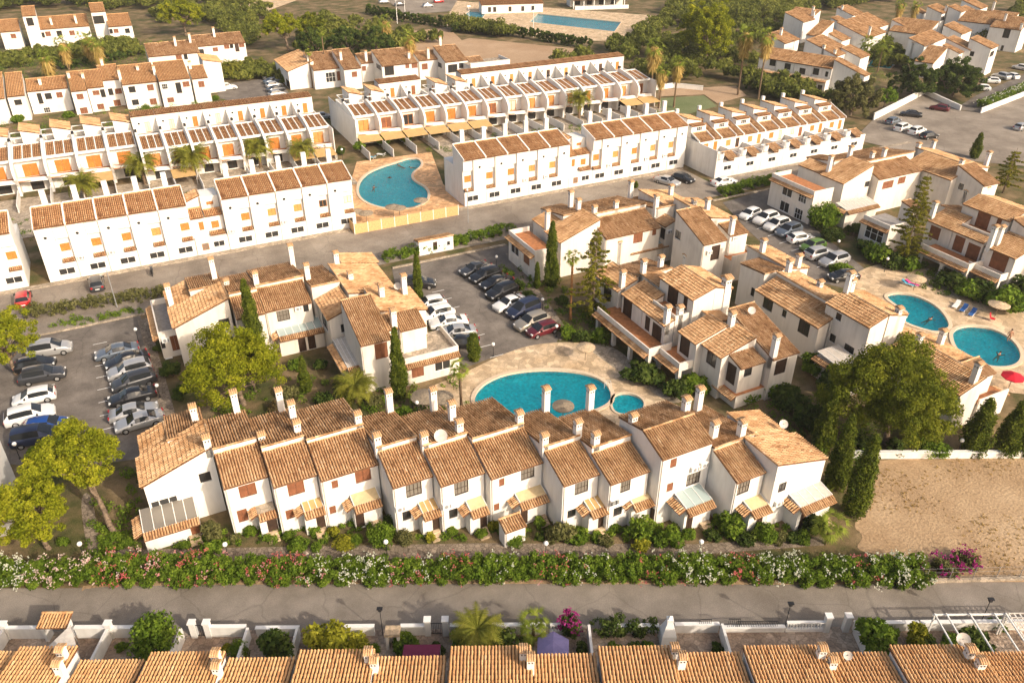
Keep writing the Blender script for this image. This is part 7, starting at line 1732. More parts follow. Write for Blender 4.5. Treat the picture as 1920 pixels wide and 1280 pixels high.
def roof_terrace_house(W):
    """garage front, terrace with tiled corner, set-back storey with orange shutters, stair turret on the roof"""
    o = empty('terraced_house')
    shell(o, 'N', .02, W - .02, 0, 6.0, 0, 2.85, 0, [('F', W * .5, 1.75, 1.9, .8, 'wa')], M['white'], 'garage_front')
    f = MB(M['greyfloor']); f.box(.1, W - .1, .2, 5.99, 2.86, 2.88); f.build('terrace_floor', o)
    p = MB(M['white']); p.box(.03, W * .25, .0, .15, 2.87, 3.4); p.box(W * .75, W - .03, 0, .15, 2.87, 3.4); p.box(.02, .14, .16, 6, 2.87, 3.9)
    p.build('terrace_wall', o); p = MB(M['white'])
    p.lathe([(.75, 2.88), (.75, 4.0), (.66, 4.0), (.66, 2.9)], 14, cx=W * .45, cy=2.2)
    p.build('stair_turret', o)
    roof(o, 'F', W * .55, W - .1, .05, 2.6, 3.1, .32, M['tile'], 2)
    shell(o, 'N', .02, W - .02, 6.01, 14, 0, 5.35, 0, [('F', W * .36, 4.2, 1.15, 1.15, 'o'), ('F', W * .78, 3.95, .9, 1.9, 'o')], M['white'])
    roof(o, 'F', .12, W * .62, 5.8, 8.4, 5.4, .36, M['tile'], 2)
    roof(o, 'F', W * .70, W - .1, 5.8, 10.6, 5.4, .36, M['tileb'], 2)
    tr = MB(M['trim'])
    for a in (0., W * .65, W - .1):
        tr.hexa([(a, 5.7, 5.3), (a + .12, 5.7, 5.3), (a + .12, 10.6, 7.1), (a, 10.6, 7.1), (a, 5.7, 5.62), (a + .12, 5.7, 5.62), (a + .12, 10.6, 7.4), (a, 10.6, 7.4)])
    tr.build('roof_edge', o)
    shell(o, 'N', .05, W * .64, 8.5, 9.99, 5.36, 7.6, 0, [('F', W * .36, 7.0, 1.4, .7, 'w')], M['white'], 'roof_balcony')
    shell(o, 'R', .05, W * .64, 10.0, 13.9, 5.36, 8.7, .22, [('L', 12.3, 7.0, .8, 1.4, 'b')], M['white'], 'roof_room')
    roof(o, 'R', .0, W * .66, 9.95, 13.95, 8.82, .22, M['tile'], 2)
    roof(o, 'F', .1, W * .6, 8.4, 9.8, 7.62, .12, M['tilew'], 3, False)
    q = MB(M['white']); q.box(W * .66, W - .03, 10.7, 13.9, 5.36, 6.9); q.box(.3, .95, 14.0, 14.5, 0, 9.6); q.build('roof_parapet', o)
    return o

PALE_O = pmat('sun_bleached_orange', (.56, .26, .075), .65, .2); CREAMW = pmat('cream_blind', (.66, .58, .45), .7, .1)
def vary(o, first):
    """owners' own shutters, blinds and air conditioners"""
    for ch in list(o.children):
        if ch.name.startswith('air_conditioner') and random.random() < .4: bpy.data.objects.remove(ch); continue
        for q in ch.children:
            if q.name.startswith('shutter'):
                q.material_slots[0].link = 'OBJECT'
                q.material_slots[0].material = random.choices((M['orange'], PALE_O, M['brown'], CREAMW, M['glass']), (50, 20, 14, 8, 8))[0]
def terrace(protos, xs, y, labels, group, rz=0.):
    used = set()
    for i, ((x, pk), lb) in enumerate(zip(xs, labels)):
        pr = protos[pk]
        o = copy_tree(pr)
        vary(o, 0)
        o.location = (x, y, 0)
        tag(o, lb, 'house', group)
    for pr in protos.values():
        for q in [pr] + list(pr.children_recursive): bpy.data.objects.remove(q)

def rowlabels(n, what): return ['%s house from the left in %s' % (ORD[i], what) for i in range(n)]
gw = 4.03
pl = garage_house(gw, False); plow = low_house(4.75)
xs = [(-13.7 + gw * i, 'g') for i in range(5)] + [(-13.7 + gw * 5 + .02, 'l')] + [(-13.7 + gw * 5 + 4.8 + gw * i, 'g') for i in range(5)]
terrace({'g': pl, 'l': plow}, xs, 120, rowlabels(11, 'the white garage terrace left of the kidney pool'), 'white garage terrace left of the kidney pool')
pl = garage_house(gw, False); pe = copy_tree(pl); pe2 = pl
for o_, x_, t_ in ((pe, -20.4, 'white garage house at the left edge beside the narrow alley'), (pe2, -24.45, 'white garage house cut off by the left picture edge')):
    o_.location = (x_, 120.2, 0); tag(o_, t_, 'house', 'white garage houses at the left edge')
pn = garage_house(4.14, True); pnl = low_house(5.0)
xs = [(50.7 + 4.14 * i, 'g') for i in range(5)] + [(50.7 + 4.14 * 5 + .02, 'l')] + [(50.7 + 4.14 * 5 + 5.05 + 4.18 * i, 'g') for i in range(5)]
terrace({'g': pn, 'l': pnl}, xs, 120, rowlabels(11, 'the white garage terrace right of the kidney pool'), 'white garage terrace right of the kidney pool')
pb = balcony_house(4.93); pr_ = balcony_house(4.93, True)
xs = [(43.6 + 4.93 * i, 'r' if i in (0, 1, 4, 5) else 'b') for i in range(15)]
terrace({'b': pb, 'r': pr_}, xs, 158.4, rowlabels(15, 'the balcony terrace behind the kidney pool'), 'balcony terrace behind the kidney pool')
pm = balcony_house(5.2, True)
terrace({'b': pm}, [(-34. + 5.2 * i, 'b') for i in range(7)], 158.4, rowlabels(7, 'the balcony terrace at the left edge behind date palms'), 'balcony terrace at the left edge')
pm2 = balcony_house(4.38)
terrace({'b': pm2}, [(2.6 + 4.38 * i, 'b') for i in range(8)], 154.4, rowlabels(8, 'the balcony terrace left of the kidney pool'), 'balcony terrace left of the kidney pool')
pp = roof_terrace_house(5.45)
terrace({'p': pp}, [(98.6 + 5.45 * i, 'p') for i in range(7)], 112., rowlabels(7, 'the roof terrace houses at the right of the street'), 'roof terrace houses')
for nm, x0, x1, y0, y1, z1 in (('end_wall', 43.44, 43.58, 158.6, 178.8, 6.3), ('end_wall', 37.66, 37.8, 154.6, 174.8, 6.3), ('end_wall', 117.57, 117.7, 158.6, 178.8, 6.3), ('end_wall', 98.42, 98.58, 112.0, 126, 5.3)):
    m = MB(M['white']); m.box(x0, x1, y0, y1, 0, z1); o = m.build(nm)
    tag(o, {43.44: 'white end wall of the balcony terrace behind the kidney pool', 37.66: 'white end wall of the balcony terrace left of the kidney pool', 117.57: 'white end wall of the balcony terrace beside the shaggy palms', 98.42: 'white end wall of the roof terrace houses'}[x0], 'wall')
# ochre awnings on some garden terraces
for i, (x, y, w) in enumerate([(43.8, 158.2, 4.6), (48.7, 157.8, 4.6), (53.6, 157.6, 4.6), (58.5, 157.4, 4.6), (63.5, 157.2, 4.6), (68.4, 157.2, 4.6), (107.8, 157.4, 4.6), (112.7, 157.4, 4.6), (-2.4 - 5.2, 157.4, 4.8), (6.9, 153.2, 4.), (28.9, 153.2, 4.), (33.3, 153.2, 4.)]):
    o = empty('awning', (x, y, 0)); tag(o, 'ochre sun awning over the garden terrace, %s from the left' % ORD[i if i < 8 else i - 8] if i < 8 else '%s ochre awning from the left in front of the date palm terrace' % ORD[i - 8], 'awning', 'ochre awnings')
    m = MB(M['canvas']); m.hexa([(0, -1.6, 2.0), (w, -1.6, 2.0), (w, 1.9, 2.55), (0, 1.9, 2.55), (0, -1.6, 2.06), (w, -1.6, 2.06), (w, 1.9, 2.61), (0, 1.9, 2.61)]); m.build('cloth', o)
    m = MB(M['trim']); m.tube((.05, -1.55, 0), (.05, -1.55, 2.), .03, n=5); m.tube((w - .05, -1.55, 0), (w - .05, -1.55, 2.), .03, n=5); m.build('frame', o)

# ------------------------------------------------------------------ planting
for i, (x, y, rr, rz_, zc, kind, lb, cl, ln) in enumerate(PINES):
    pine(x, y, rr, rz_, zc, kind, lb, 40 + i, ln, clumps=int(cl * 1.35), per=150 if y < 110 else 100, leaf=.115 if y < 110 else .24, name='pine_tree' if kind.startswith('pine') else 'broadleaf_tree', low=-.45 if kind.startswith('pine') else -.8)
for i, (x, y, h, r_, lb) in enumerate(CYPRESSES): cypress(x, y, h, r_, lb, 70 + i, blunt=.3 if 'blunt' in lb else 0.)
for i, (x, y, h, r_, lb) in enumerate(CONIFERS): araucaria(x, y, h, r_, lb, 90 + i)
for i, (x, y, h, s, kind, lb) in enumerate(PALMS):
    palm(x, y, h, s, lb, kind, trunk='barko' if 'orange trunk' in lb else 'barkp', tr={'date': .28, 'wash': .24, 'fan': .17}[kind] * (1 if h > 2.5 else .8), group='shaggy palms' if kind == 'wash' else None)
for i, (x, y, r_, h, kind, lb) in enumerate(SHRUBS): shrub(x, y, r_, h, kind, lb, sel=ROUND if ('clipped' in lb or 'large round' in lb or 'rounded' in lb) else None)
p = PT['boug']
rt = shrub(*tuple(np.array(PT['lanewall'][0]) * 0 + np.array(p[0])), 1.0, 2.4, 'dkgreen', 'pink flowering bougainvillea over the lane wall')
blossoms(rt, 5, .7, .7, 2.0, 240, 'fl_magenta', .09)
for i, q in enumerate(p[1:]):
    s_ = shrub(q[0], q[1], 1.3, 1.3, 'olive', ['magenta bougainvillea on the dirt lot fence beside the oleanders', 'magenta bougainvillea in the middle of the dirt lot fence', 'magenta bougainvillea at the bare end of the dirt lot fence'][i], group='bougainvillea on the fence')
    blossoms(s_, 15 + i, 1.2, 1.1, 1.15, 60 + 40 * i, 'fl_magenta', .09)
# oleanders, each bush with its own flower colour
FL = {'w': [('fl_white', 150)], 'w2': [('fl_white', 70)], 'b': [('fl_blush', 110)], 'bp': [('fl_blush', 90), ('fl_pink', 30)], 'r': [('fl_red', 110)], 'rb': [('fl_red', 60), ('fl_blush', 60)], 'p': [('fl_pink', 80)],
      'pr': [('fl_pink', 50), ('fl_red', 50)], 'g': [], 'rp': [('fl_red', 70), ('fl_pink', 40)], 'pw': [('fl_pink', 50), ('fl_white', 40)], 'wr': [('fl_white', 60), ('fl_red', 30)], 'r2': [('fl_red', 40)], 'rw': [('fl_red', 40), ('fl_white', 50)]}
FN = {'fl_white': 'white', 'fl_blush': 'blush', 'fl_pink': 'pink', 'fl_red': 'red'}
OLM = []
for s in range(4):
    g = np.random.default_rng(200 + s)
    n = 44
    c = np.stack([g.uniform(-1.25, 1.25, n), g.uniform(-.9, .9, n), g.random(n) ** .6 * 1.3 + .22], 1)
    V, F, rn = leaves(c, g.uniform(.24, .46, n), 85, .105, 1.1, 300 + s, .4)
    OLM.append(npmesh('foliage', V, F, [M['green']], rn))
cnt = {}
for i, (x, y, k) in enumerate(OLEANDERS):
    o = empty('oleander_bush', (x, y, 0), R(-25.9) + random.choice((0, math.pi)))
    sc = random.uniform(.92, 1.18)
    what = ' and '.join(FN[f] for f, _ in FL[k]) + ' flowering oleander' if FL[k] else 'green oleander without flowers'
    cnt[what] = cnt.get(what, 0) + 1
    nth = cnt[what]
    tag(o, '%s in the lane hedge, %s of its colour from the left' % (what, ORD[nth - 1] if nth <= 16 else 'number %d' % nth), 'shrub', 'oleander hedge along the lane')
    put('foliage', OLM[i % 4], o, scale=(1.12, 1.12 * sc, sc), mat=M['green'])
    put('stem', STEM, o)
    for j, (f, n) in enumerate(FL[k]):
        blossoms(o, 500 + i * 3 + j, 1.4, 1.22 * sc, 1.84 * sc, int(n * 1.25), f, .06)
# clipped hedges
for k, w, h, kind, lb in (('hedge1', 1.6, 1.7, 'olive', 'ragged brown green hedge above the left parking lot'), ('hedge2', 2.0, 1.5, 'green', 'hedge between the street and the middle car park'), ('hedge3', 2.4, 1.6, 'green', 'hedge between the street and the right car park'),
                          ('hedge4', 2.6, 2.0, 'green', 'white flowering hedge of the village car park'), ('hedge5', 1.3, 1.5, 'dkgreen', 'reddish dark hedge over the lane wall')):
    o = hedge('hedge', PT[k], w, h, kind, lb, 600 + len(k) + int(k[-1]))
    if k == 'hedge4':
        q = np.array(PT[k]); d = q[-1] - q[0]; L_ = np.linalg.norm(d)
        g = np.random.default_rng(8); t = g.random(500)
        pp_ = np.stack([d[0] * t + g.normal(0, .7, 500), d[1] * t + g.normal(0, .7, 500), g.uniform(.6, 2.3, 500)], 1)
        V, F, rn = leaves(pp_, np.full(500, .08), np.full(500, 4), .14, 1., 9, .2)
        put('blossoms', npmesh('blossoms', V, F, [M['fl_white']], rn), o)
M['woods'] = leafmat('woodland_green', (.085, .105, .020), (.165, .185, .036), (.28, .28, .06), .38)
# grove of dark round trees and far woodland at the top
g = np.random.default_rng(77)
def to_grid(x, y): a = R(26.5); return x * math.cos(a) + y * math.sin(a), -x * math.sin(a) + y * math.cos(a)
for i, (px, py, r_) in enumerate(((-58, 246, 5.5), (-49, 250, 5.5), (-40, 246, 5.2))):
    X, Y = to_grid(px, py)
    pine(X, Y, r_, 4.4, 4.6, 'dkgreen', ['left', 'middle', 'right'][i] + ' dark round tree of the grove at the top', 800 + i, (0, 0), name='broadleaf_tree', clumps=90, per=70, leaf=.3, low=-.9)
parts = []
def wood(x0, x1, y0, y1, n, rr, hh, kind_t):
    x = g.uniform(x0, x1, n); y = g.uniform(y0, y1, n)
    for a, b in zip(x, y):
        X, Y = to_grid(a, b)
        k = 10
        r_ = g.uniform(*rr); h_ = g.uniform(*hh)
        d = g.normal(size=(k, 3)); d /= np.linalg.norm(d, axis=1)[:, None]; d[:, 2] = np.abs(d[:, 2])
        c = np.array([X, Y, h_ * .35]) + d * np.array([r_, r_, h_ * .6]) * g.uniform(.4, .9, (k, 1))
        parts.append(leaves(c, g.uniform(.28, .45, k) * r_, 55, .42, .8, int(g.integers(1e9)), .4, tint=np.full(k, g.normal(kind_t, .12))))
def wood_in(pts, n, rr, hh, kt):
    """trees of a wood: scattered evenly inside an outline on the ground"""
    P_ = np.array(pts); mn, mx_ = P_.min(0), P_.max(0); c = t = 0
    while c < n and t < n * 40:
        t += 1
        q = (g.uniform(mn[0], mx_[0]), g.uniform(mn[1], mx_[1]))
        if not inside(q, pts): continue
        c += 1; k = 10; r_ = g.uniform(*rr); h_ = g.uniform(*hh)
        d = g.normal(size=(k, 3)); d /= np.linalg.norm(d, axis=1)[:, None]; d[:, 2] = np.abs(d[:, 2])
        cc = np.array([q[0], q[1], h_ * .35]) + d * np.array([r_, r_, h_ * .6]) * g.uniform(.4, .9, (k, 1))
        parts.append(leaves(cc, g.uniform(.28, .45, k) * r_, 55, .42, .8, int(g.integers(1e9)), .4, tint=np.full(k, g.normal(kt, .14))))
for pts, n, rr, hh, kt in WOODS: wood_in(pts, n, rr, hh, kt)
wood(-260, 260, 385, 560, 330, (5, 9), (5, 9), -.05)
V, F, rn = cat(parts)
tag(put('woodland', npmesh('woodland', V, F, [M['woods']], rn)), 'scrubby green woodland beyond the houses', 'woodland', kind='stuff')
# low garden planting that reads as one mass
parts = []
def undergrowth(pts, n, rr=(.25, .7), t=0.):
    P_ = np.array(pts); mn, mx_ = P_.min(0), P_.max(0); c = 0; tries = 0
    cs, rs = [], []
    while c < n and tries < n * 20:
        tries += 1
        q = (g.uniform(mn[0], mx_[0]), g.uniform(mn[1], mx_[1]))
        if inside(q, pts):
            r_ = g.uniform(*rr); cs.append((q[0], q[1], r_ * .5)); rs.append(r_); c += 1
    if cs: parts.append(leaves(cs, rs, 50, .12, .8, int(g.integers(1e9)), .3, tint=g.normal(t, .15, len(cs))))
undergrowth([(8, 68), (15, 78), (20, 72), (23, 66), (16, 64.5), (9, 65.5)], 70)
undergrowth([(1, 71), (3.5, 85), (9, 84.5), (14, 82), (13, 76), (5, 70)], 60)
undergrowth([(-12, 58), (-9, 72), (-6, 72), (-4, 60)], 40, t=.1)
undergrowth([(52, 42), (54, 52), (62, 50), (66, 43), (60, 39)], 70, (.4, 1.0), -.1)
undergrowth([(44, 84), (46, 96), (51.5, 92), (50.5, 76), (47, 76)], 60, t=-.1)
undergrowth([(98, 74), (102, 87), (108, 84), (103, 70)], 40, t=-.1)
undergrowth([(96, 62), (98, 74), (103, 68), (100, 56)], 40, t=-.1)
undergrowth([(-20, 130), (-20, 150), (36, 150), (32, 130)], 240, (.3, .9))
undergrowth([(56, 135), (56, 154), (120, 154), (112, 132)], 240, (.3, .9))
undergrowth([(-40, 196), (-40, 212), (25, 212), (28, 196)], 160, (.4, 1.1))
undergrowth([(-30, 232), (-30, 296), (18, 296), (10, 232)], 280, (.6, 1.8))
for poly_ in GARD: undergrowth(poly_, 70, (.18, .45))
undergrowth([(15, 63), (24, 84), (30, 72), (26, 60)], 60, (.3, .7))
undergrowth([(62, 62), (62, 80), (68, 84), (68, 58)], 60, (.4, .9))
undergrowth([(44, 76), (50, 80), (51, 72), (48, 70)], 30, (.4, .9))
undergrowth([(150, 150), (170, 200), (210, 190), (190, 148)], 160, (.6, 1.6))
undergrowth([(-14, 104.6), (-14, 108), (-2, 106), (-2, 104.8)], 30, (.3, .6), .1)
V, F, rn = cat(parts)
tag(put('undergrowth', npmesh('undergrowth', V, F, [M['green']], rn)), 'low mixed garden planting between the houses', 'planting', kind='stuff')

# dry tufts on the bare lot
n_ = 900
lot_ = np.array(SHEETS['dirt_lot'])
q_ = []
while len(q_) < n_:
    t_ = (g.uniform(50, 90), g.uniform(10, 40))
    if inside(t_, SHEETS['dirt_lot']) and math.sin(t_[0] * .55 + 1.3 * math.sin(t_[1] * .4)) + math.sin(t_[1] * .7 + 2) > .35 + g.normal(0, .35): q_.append((t_[0], t_[1], .05))
V, F, rn = leaves(q_, g.uniform(.05, .22, n_), 7, .055, .35, 71, .1)
tag(put('dry_grass', npmesh('dry_grass', V, F, [M['skirt']], rn * .35)), 'dry brown grass tufts on the bare lot', 'grass', kind='stuff')

# ------------------------------------------------------------------ cars, lamps, pool furniture
for (x, y, a, kind, paint, lb, grp) in CARLIST: car(x, y, a, kind, paint, lb, grp, 1.08, far=y > 125)
for (x, y, h, lb) in LAMPS: globe_lamp(x, y, h, lb)
TH = PT['thatch']
for i, (j, r_, lb) in enumerate(((0, 1.15, 'thatched parasol alone at the head of the front pool'), (1, 1.3, 'thatched parasol beside the two towels at the right pool'), (2, 1.25, 'leftmost brown thatched parasol on the kidney pool deck'), (3, 1.25, 'brown thatched parasol with a globe lamp in front on the kidney pool deck'),
                                 (4, 1.3, 'first brown thatched parasol of the close pair below the kidney pool'), (5, 1.2, 'second brown thatched parasol of the close pair below the kidney pool'), (6, 1.25, 'rightmost brown thatched parasol on the kidney pool deck'), (7, 1.2, 'brown thatched parasol just behind the front terrace roofs by the pool'),
                                 (8, 1.5, 'left of two large thatched parasols beside the bare palm trunk'), (9, 1.4, 'right of two large thatched parasols beside the bare palm trunk'), (10, 1.35, 'thatched parasol above the red chair at the right pool'))):
    parasol(TH[j][0], TH[j][1], 2.3, r_, 'palethatch' if j in (0, 1, 10) else 'thatch', lb, group='thatched parasols')
q = PT['redpar'][0]; M['redcloth'] = pmat('red_cloth', (.55, .012, .03), .7, .1)
parasol(q[0], q[1], 2.2, 1.25, 'redcloth', 'red parasol with white print at the lower right pool', 8, .4)
M['blue'] = pmat('blue_fabric', (.03, .11, .33), .8, .15); M['towel'] = pmat('cyan_towel', (.10, .42, .62), .9, .2); M['pinkt'] = pmat('pink_towel', (.6, .06, .25), .9, .2)
for (x, y), a, mt, lb in zip(PT['lounge'], (.35, .35, .35, 1.9, 1.9, -.9, -.9), ('trim', 'blue', 'blue', 'towel', 'pinkt', 'towel', 'trim'), ('white lounger nearest the water at the right pool', 'left blue lounger at the right pool', 'right blue lounger at the right pool', 'lounger with cyan towel beside the thatched parasol', 'lounger with pink towel beside the thatched parasol', 'blue lounger at the fence of the kidney pool', 'white lounger at the fence of the kidney pool')):
    lounger(x, y, a, M[mt], lb)
q = PT['redchair'][0]
o = empty('folding_chair', (q[0], q[1], 0), .4); tag(o, 'red folding chair under the thatched parasol at the right pool', 'chair')
m = MB(M['redcloth']); m.box(-.28, .28, -.28, .28, .38, .42); m.build('seat', o)
m = MB(M['redcloth']); m.hexa([(-.28, .26, .42), (.28, .26, .42), (.28, .3, .42), (-.28, .3, .42), (-.28, .46, 1.05), (.28, .46, 1.05), (.28, .5, 1.05), (-.28, .5, 1.05)]); m.build('backrest', o)
for sx in (-1, 1):
    for a, b in ((-.3, .3), (.3, -.3)):
        m = MB(M['grey']); m.tube((sx * .29, a, 0), (sx * .29, b, .5), .015, n=5); m.build('leg', o)

# ------------------------------------------------------------------ walls, fences, lane gardens
def wall_line(name, pts, h, t, mat, label, cap=None, group=None, z=0., catg='wall'):
    o = empty(name, (pts[0][0], pts[0][1], 0)); tag(o, label, catg, group)
    for (xa, ya), (xb, yb) in zip(pts[:-1], pts[1:]):
        L_ = math.hypot(xb - xa, yb - ya); nx, ny = -(yb - ya) / L_ * t / 2, (xb - xa) / L_ * t / 2
        xa -= pts[0][0]; xb -= pts[0][0]; ya -= pts[0][1]; yb -= pts[0][1]
        m = MB(mat)
        b4 = [(xa + nx, ya + ny), (xa - nx, ya - ny), (xb - nx, yb - ny), (xb + nx, yb + ny)]
        m.hexa([(x, y, z) for x, y in b4] + [(x, y, z + h) for x, y in b4]); m.build('wall_run', o)
        if cap:
            k = 1.5
            b4 = [(xa + nx * k, ya + ny * k), (xa - nx * k, ya - ny * k), (xb - nx * k, yb - ny * k), (xb + nx * k, yb + ny * k)]
            m = MB(M[cap]); m.hexa([(x, y, z + h + .002) for x, y in b4] + [(x, y, z + h + .07) for x, y in b4]); m.build('coping', o)
    return o
wall_line('garden_wall', PT['wall1'], .75, .3, M['white'], 'long white wall above the dirt lot', 'trim')
wall_line('yard_wall', PT['wallR'], 1.6, .25, M['white'], 'white wall left of the red car on the large yard', 'trim')
wall_line('yard_wall', PT['wallR2'], 1.2, .25, M['white'], 'white wall behind the red car on the large yard', 'trim')
wall_line('yard_wall', PT['wallR3'], 1.2, .25, M['white'], 'white wall below the flowering village hedge', 'trim')
wall_line('court_wall', [(121, 168), (126, 172), (133, 172), (138, 166)], 1.2, .25, M['white'], 'curved white wall around the green court', 'trim')
# cane fence round the kidney pool deck
fo = empty('cane_fence', (30.2, 117.2, 0)); tag(fo, 'cane fence panels with white posts around the kidney pool deck', 'fence')
pn_ = MB(M['cane']); pn_.box(0, 2.2, -.03, .03, .05, 1.75); pnm = pn_.mesh('fence_panel')
po_ = MB(M['trim']); po_.box(-.05, .05, -.05, .05, 0, 1.85); pom = po_.mesh('post')
for i in range(8):
    put('fence_panel', pnm, fo, (.06 + i * 2.26, 0, 0)); put('post', pom, fo, (i * 2.26, 0, 0))
for i in range(6):
    put('fence_panel', pnm, fo, (.0, .1 + i * 2.26, 0), math.pi / 2)
put('post', pom, fo, (8 * 2.26, 0, 0))
# transformer booth with tiled roof beside the street
b0 = PT['boothbase']
bo = empty('tiled_booth', (36.6, 104.9, 0)); tag(bo, 'low white booth with tiled roof beside the street hedge', 'booth')
shell(bo, 'B', 0, 5.6, 0, 2.0, 0, 2.3, .25, [('F', 2.6, 1.2, .7, 1.3, 'd'), ('F', 4.8, 1.2, .5, .6, 'k')], M['white'])
roof(bo, 'B', -.1, 5.7, -.1, 2.1, 2.4, .25, M['tile'], 1)
# motor scooter on the street
q = PT['bike'][0]
o = empty('motor_scooter', (q[0], q[1], .06), 1.5); tag(o, 'black motor scooter parked on the street', 'scooter')
for x in (-.62, .62):
    w = MB(M['tyre']); w.lathe([(.16, -.06), (.27, -.05), (.27, .05), (.16, .06)], 12); w.v = [(a + x, c, b + .27) for a, b, c in w.v]; w.build('wheel', o, True)
m = MB(PAINT['black']); m.hexa([(-.75, -.16, .35), (.1, -.16, .28), (.1, .16, .28), (-.75, .16, .35), (-.8, -.14, .8), (.05, -.14, .68), (.05, .14, .68), (-.8, .14, .8)]); m.hexa([(.1, -.14, .28), (.6, -.14, .3), (.6, .14, .3), (.1, .14, .28), (.42, -.2, 1.0), (.62, -.2, 1.0), (.62, .2, 1.0), (.42, .2, 1.0)]); m.build('body', o)
m = MB(M['tyre']); m.box(-.7, .05, -.14, .14, .8, .88); m.build('seat', o)
m = MB(M['iron']); m.tube((.5, -.34, 1.08), (.5, .34, 1.08), .02, n=6); m.build('handlebar', o)
# street poles
for i, (x, y) in enumerate(PT['poles']):
    o = empty('street_lamp', (x, y, 0)); tag(o, ['tall pole with lamp above the left parking lot hedge', 'tall lattice pole at the corner of the cane fence'][i], 'lamp')
    m = MB(M['grey']); m.tube((0, 0, 0), (0, 0, 5.6), .07, .05, 7); m.build('post', o)
    m = MB(M['bulb']); m.lathe([(.01, 5.6), (.16, 5.65), (.16, 5.85), (.01, 5.95)], 10); m.build('lamp_head', o)
for i, (x, y) in enumerate(PT['lane_lamps']):
    o = empty('lane_lamp', (x, y, 0), R(-25.9)); tag(o, ['black lantern lamp left on the lane wall', 'black lantern lamp beside the white balustrade', 'black lantern lamp beside the white trellis pergola'][i], 'lamp', 'lantern lamps on the lane')
    m = MB(M['iron']); m.tube((0, 0, 0), (0, 0, 3.0), .035, .025, 7); m.build('post', o)
    m = MB(M['iron']); m.box(-.22, .22, -.14, .14, 3.0, 3.1); m.box(-.12, .12, -.1, .1, 2.78, 2.999); m.build('lamp_head', o)
# lane gardens: built square to the lane
LA_ = R(-25.9)
(lx, ly), (lx2, ly2) = PT['lanewall']
def lane(s, t): return (lx + math.cos(LA_) * s - math.sin(LA_) * t, ly + math.sin(LA_) * s + math.cos(LA_) * t)
def lane_root(name, s, t, label, catg, group=None, z=0.):
    x, y = lane(s, t); o = empty(name, (x, y, z), LA_); tag(o, label, catg, group); return o
LT = math.hypot(lx2 - lx, ly2 - ly)
def sx(px): return LT * (px + 60) / 2060.
def lwall(a, b, h, lb, mat='white', t0=-.12, t1=.12):
    o = lane_root('lane_wall', sx(a), 0, lb, 'wall', 'walls along the lane')
    L_ = sx(b) - sx(a)
    m = MB(M[mat]); m.box(0, L_, t0, t1, 0, h); m.build('wall_run', o)
    m = MB(M['trim']); m.box(-.03, L_ + .03, t0 - .05, t1 + .05, h + .002, h + .08); m.build('coping', o)
    return o
def post(px, h, lb, w=.22):
    o = lane_root('gate_post', sx(px), 0, lb, 'post', 'gate posts along the lane')
    m = MB(M['white']); m.box(-w, w, -w, w, 0, h); m.build('shaft', o)
    m = MB(M['trim']); m.box(-w - .06, w + .06, -w - .06, w + .06, h + .002, h + .1); m.build('cap', o)
for a, b, h, lb in ((-60, 88, 1.15, 'white lane wall at the left edge'), (146, 205, 1.15, 'white lane wall right of the tiled gate roof'), (212, 270, 1.1, 'white lane wall left of the round tree'), (395, 462, 1.1, 'white lane wall right of the barred gate'), (480, 560, .9, 'low lane wall behind the dark shrub'), (645, 700, 1.0, 'white lane wall left of the brick barbecue'),
                    (750, 795, 1.0, 'white lane wall right of the brick barbecue'), (842, 1020, 1.0, 'lane wall behind the drooping palm'), (1142, 1232, .8, 'lane wall under the reddish hedge'), (1262, 1345, .9, 'pale lane wall of the dark tiled yard'), (1350, 1470, .5, 'low lane wall carrying a black railing'), (1600, 1720, .9, 'lane wall behind the bright bushes'), (1725, 2060, .9, 'lane wall of the white pergola yard')):
    lwall(a, b, h, lb)
for px, h, lb in ((16, 1.6, 'white post at the left edge of the lane'), (209, 1.6, 'white post between the first two lane gardens'), (364, 1.6, 'left post of the barred lane gate'), (391, 1.6, 'right post of the barred lane gate'), (800, 1.7, 'left post of the dark lane gate'), (833, 1.7, 'right post of the dark lane gate'), (1548, 1.7, 'left white post of the balustrade yard steps'), (1585, 1.7, 'right white post of the balustrade yard steps')):
    post(px, h, lb)
def divider(px, lb, h=1.3):
    o = lane_root('divider_wall', sx(px), 0, lb, 'wall', 'walls between the lane gardens')
    m = MB(M['white']); m.box(-.1, .1, -4.6, -.26, 0, h); m.build('wall_run', o)
for px, lb in ((17, 'white divider wall at the left edge'), (209, 'white divider wall right of the shade sail'), (345, 'white divider wall right of the round tree'), (468, 'white divider wall right of the small clipped shrub'), (560, 'white divider wall between dark shrub and tiled yard'), (1100, 'white divider wall with hedge right of the lilac parasol'), (1348, 'pale divider wall right of the dark tiled yard'), (1600, 'white divider wall right of the balustrade yard')):
    divider(px, lb)
def gate(px, w, lb, mat='iron', h=1.3):
    o = lane_root('garden_gate', sx(px), 0, lb, 'gate', 'gates along the lane')
    m = MB(M[mat]); n = max(4, int(w / .13))
    m.box(0, w, -.02, .02, .1, .15); m.box(0, w, -.02, .02, h - .05, h); m.build('frame', o)
    b_ = MB(M[mat]); b_.box(-.012, .012, -.012, .012, .15, h - .05); bme = b_.mesh('bar')
    for i in range(n + 1): put('bar', bme, o, (w * i / n, 0, 0))
gate(369, .75, 'white framed barred gate in the lane wall'); gate(804, .95, 'dark gate between two tall white posts'); gate(1120, .8, 'arched dark gate left of the reddish hedge', h=1.6); gate(1308, .9, 'dark gate of the tiled yard', h=1.5); gate(1362, .9, 'first black gate of the low railing wall', h=1.5)
gate(1378, 3.2, 'black railing on the low lane wall', h=1.2)
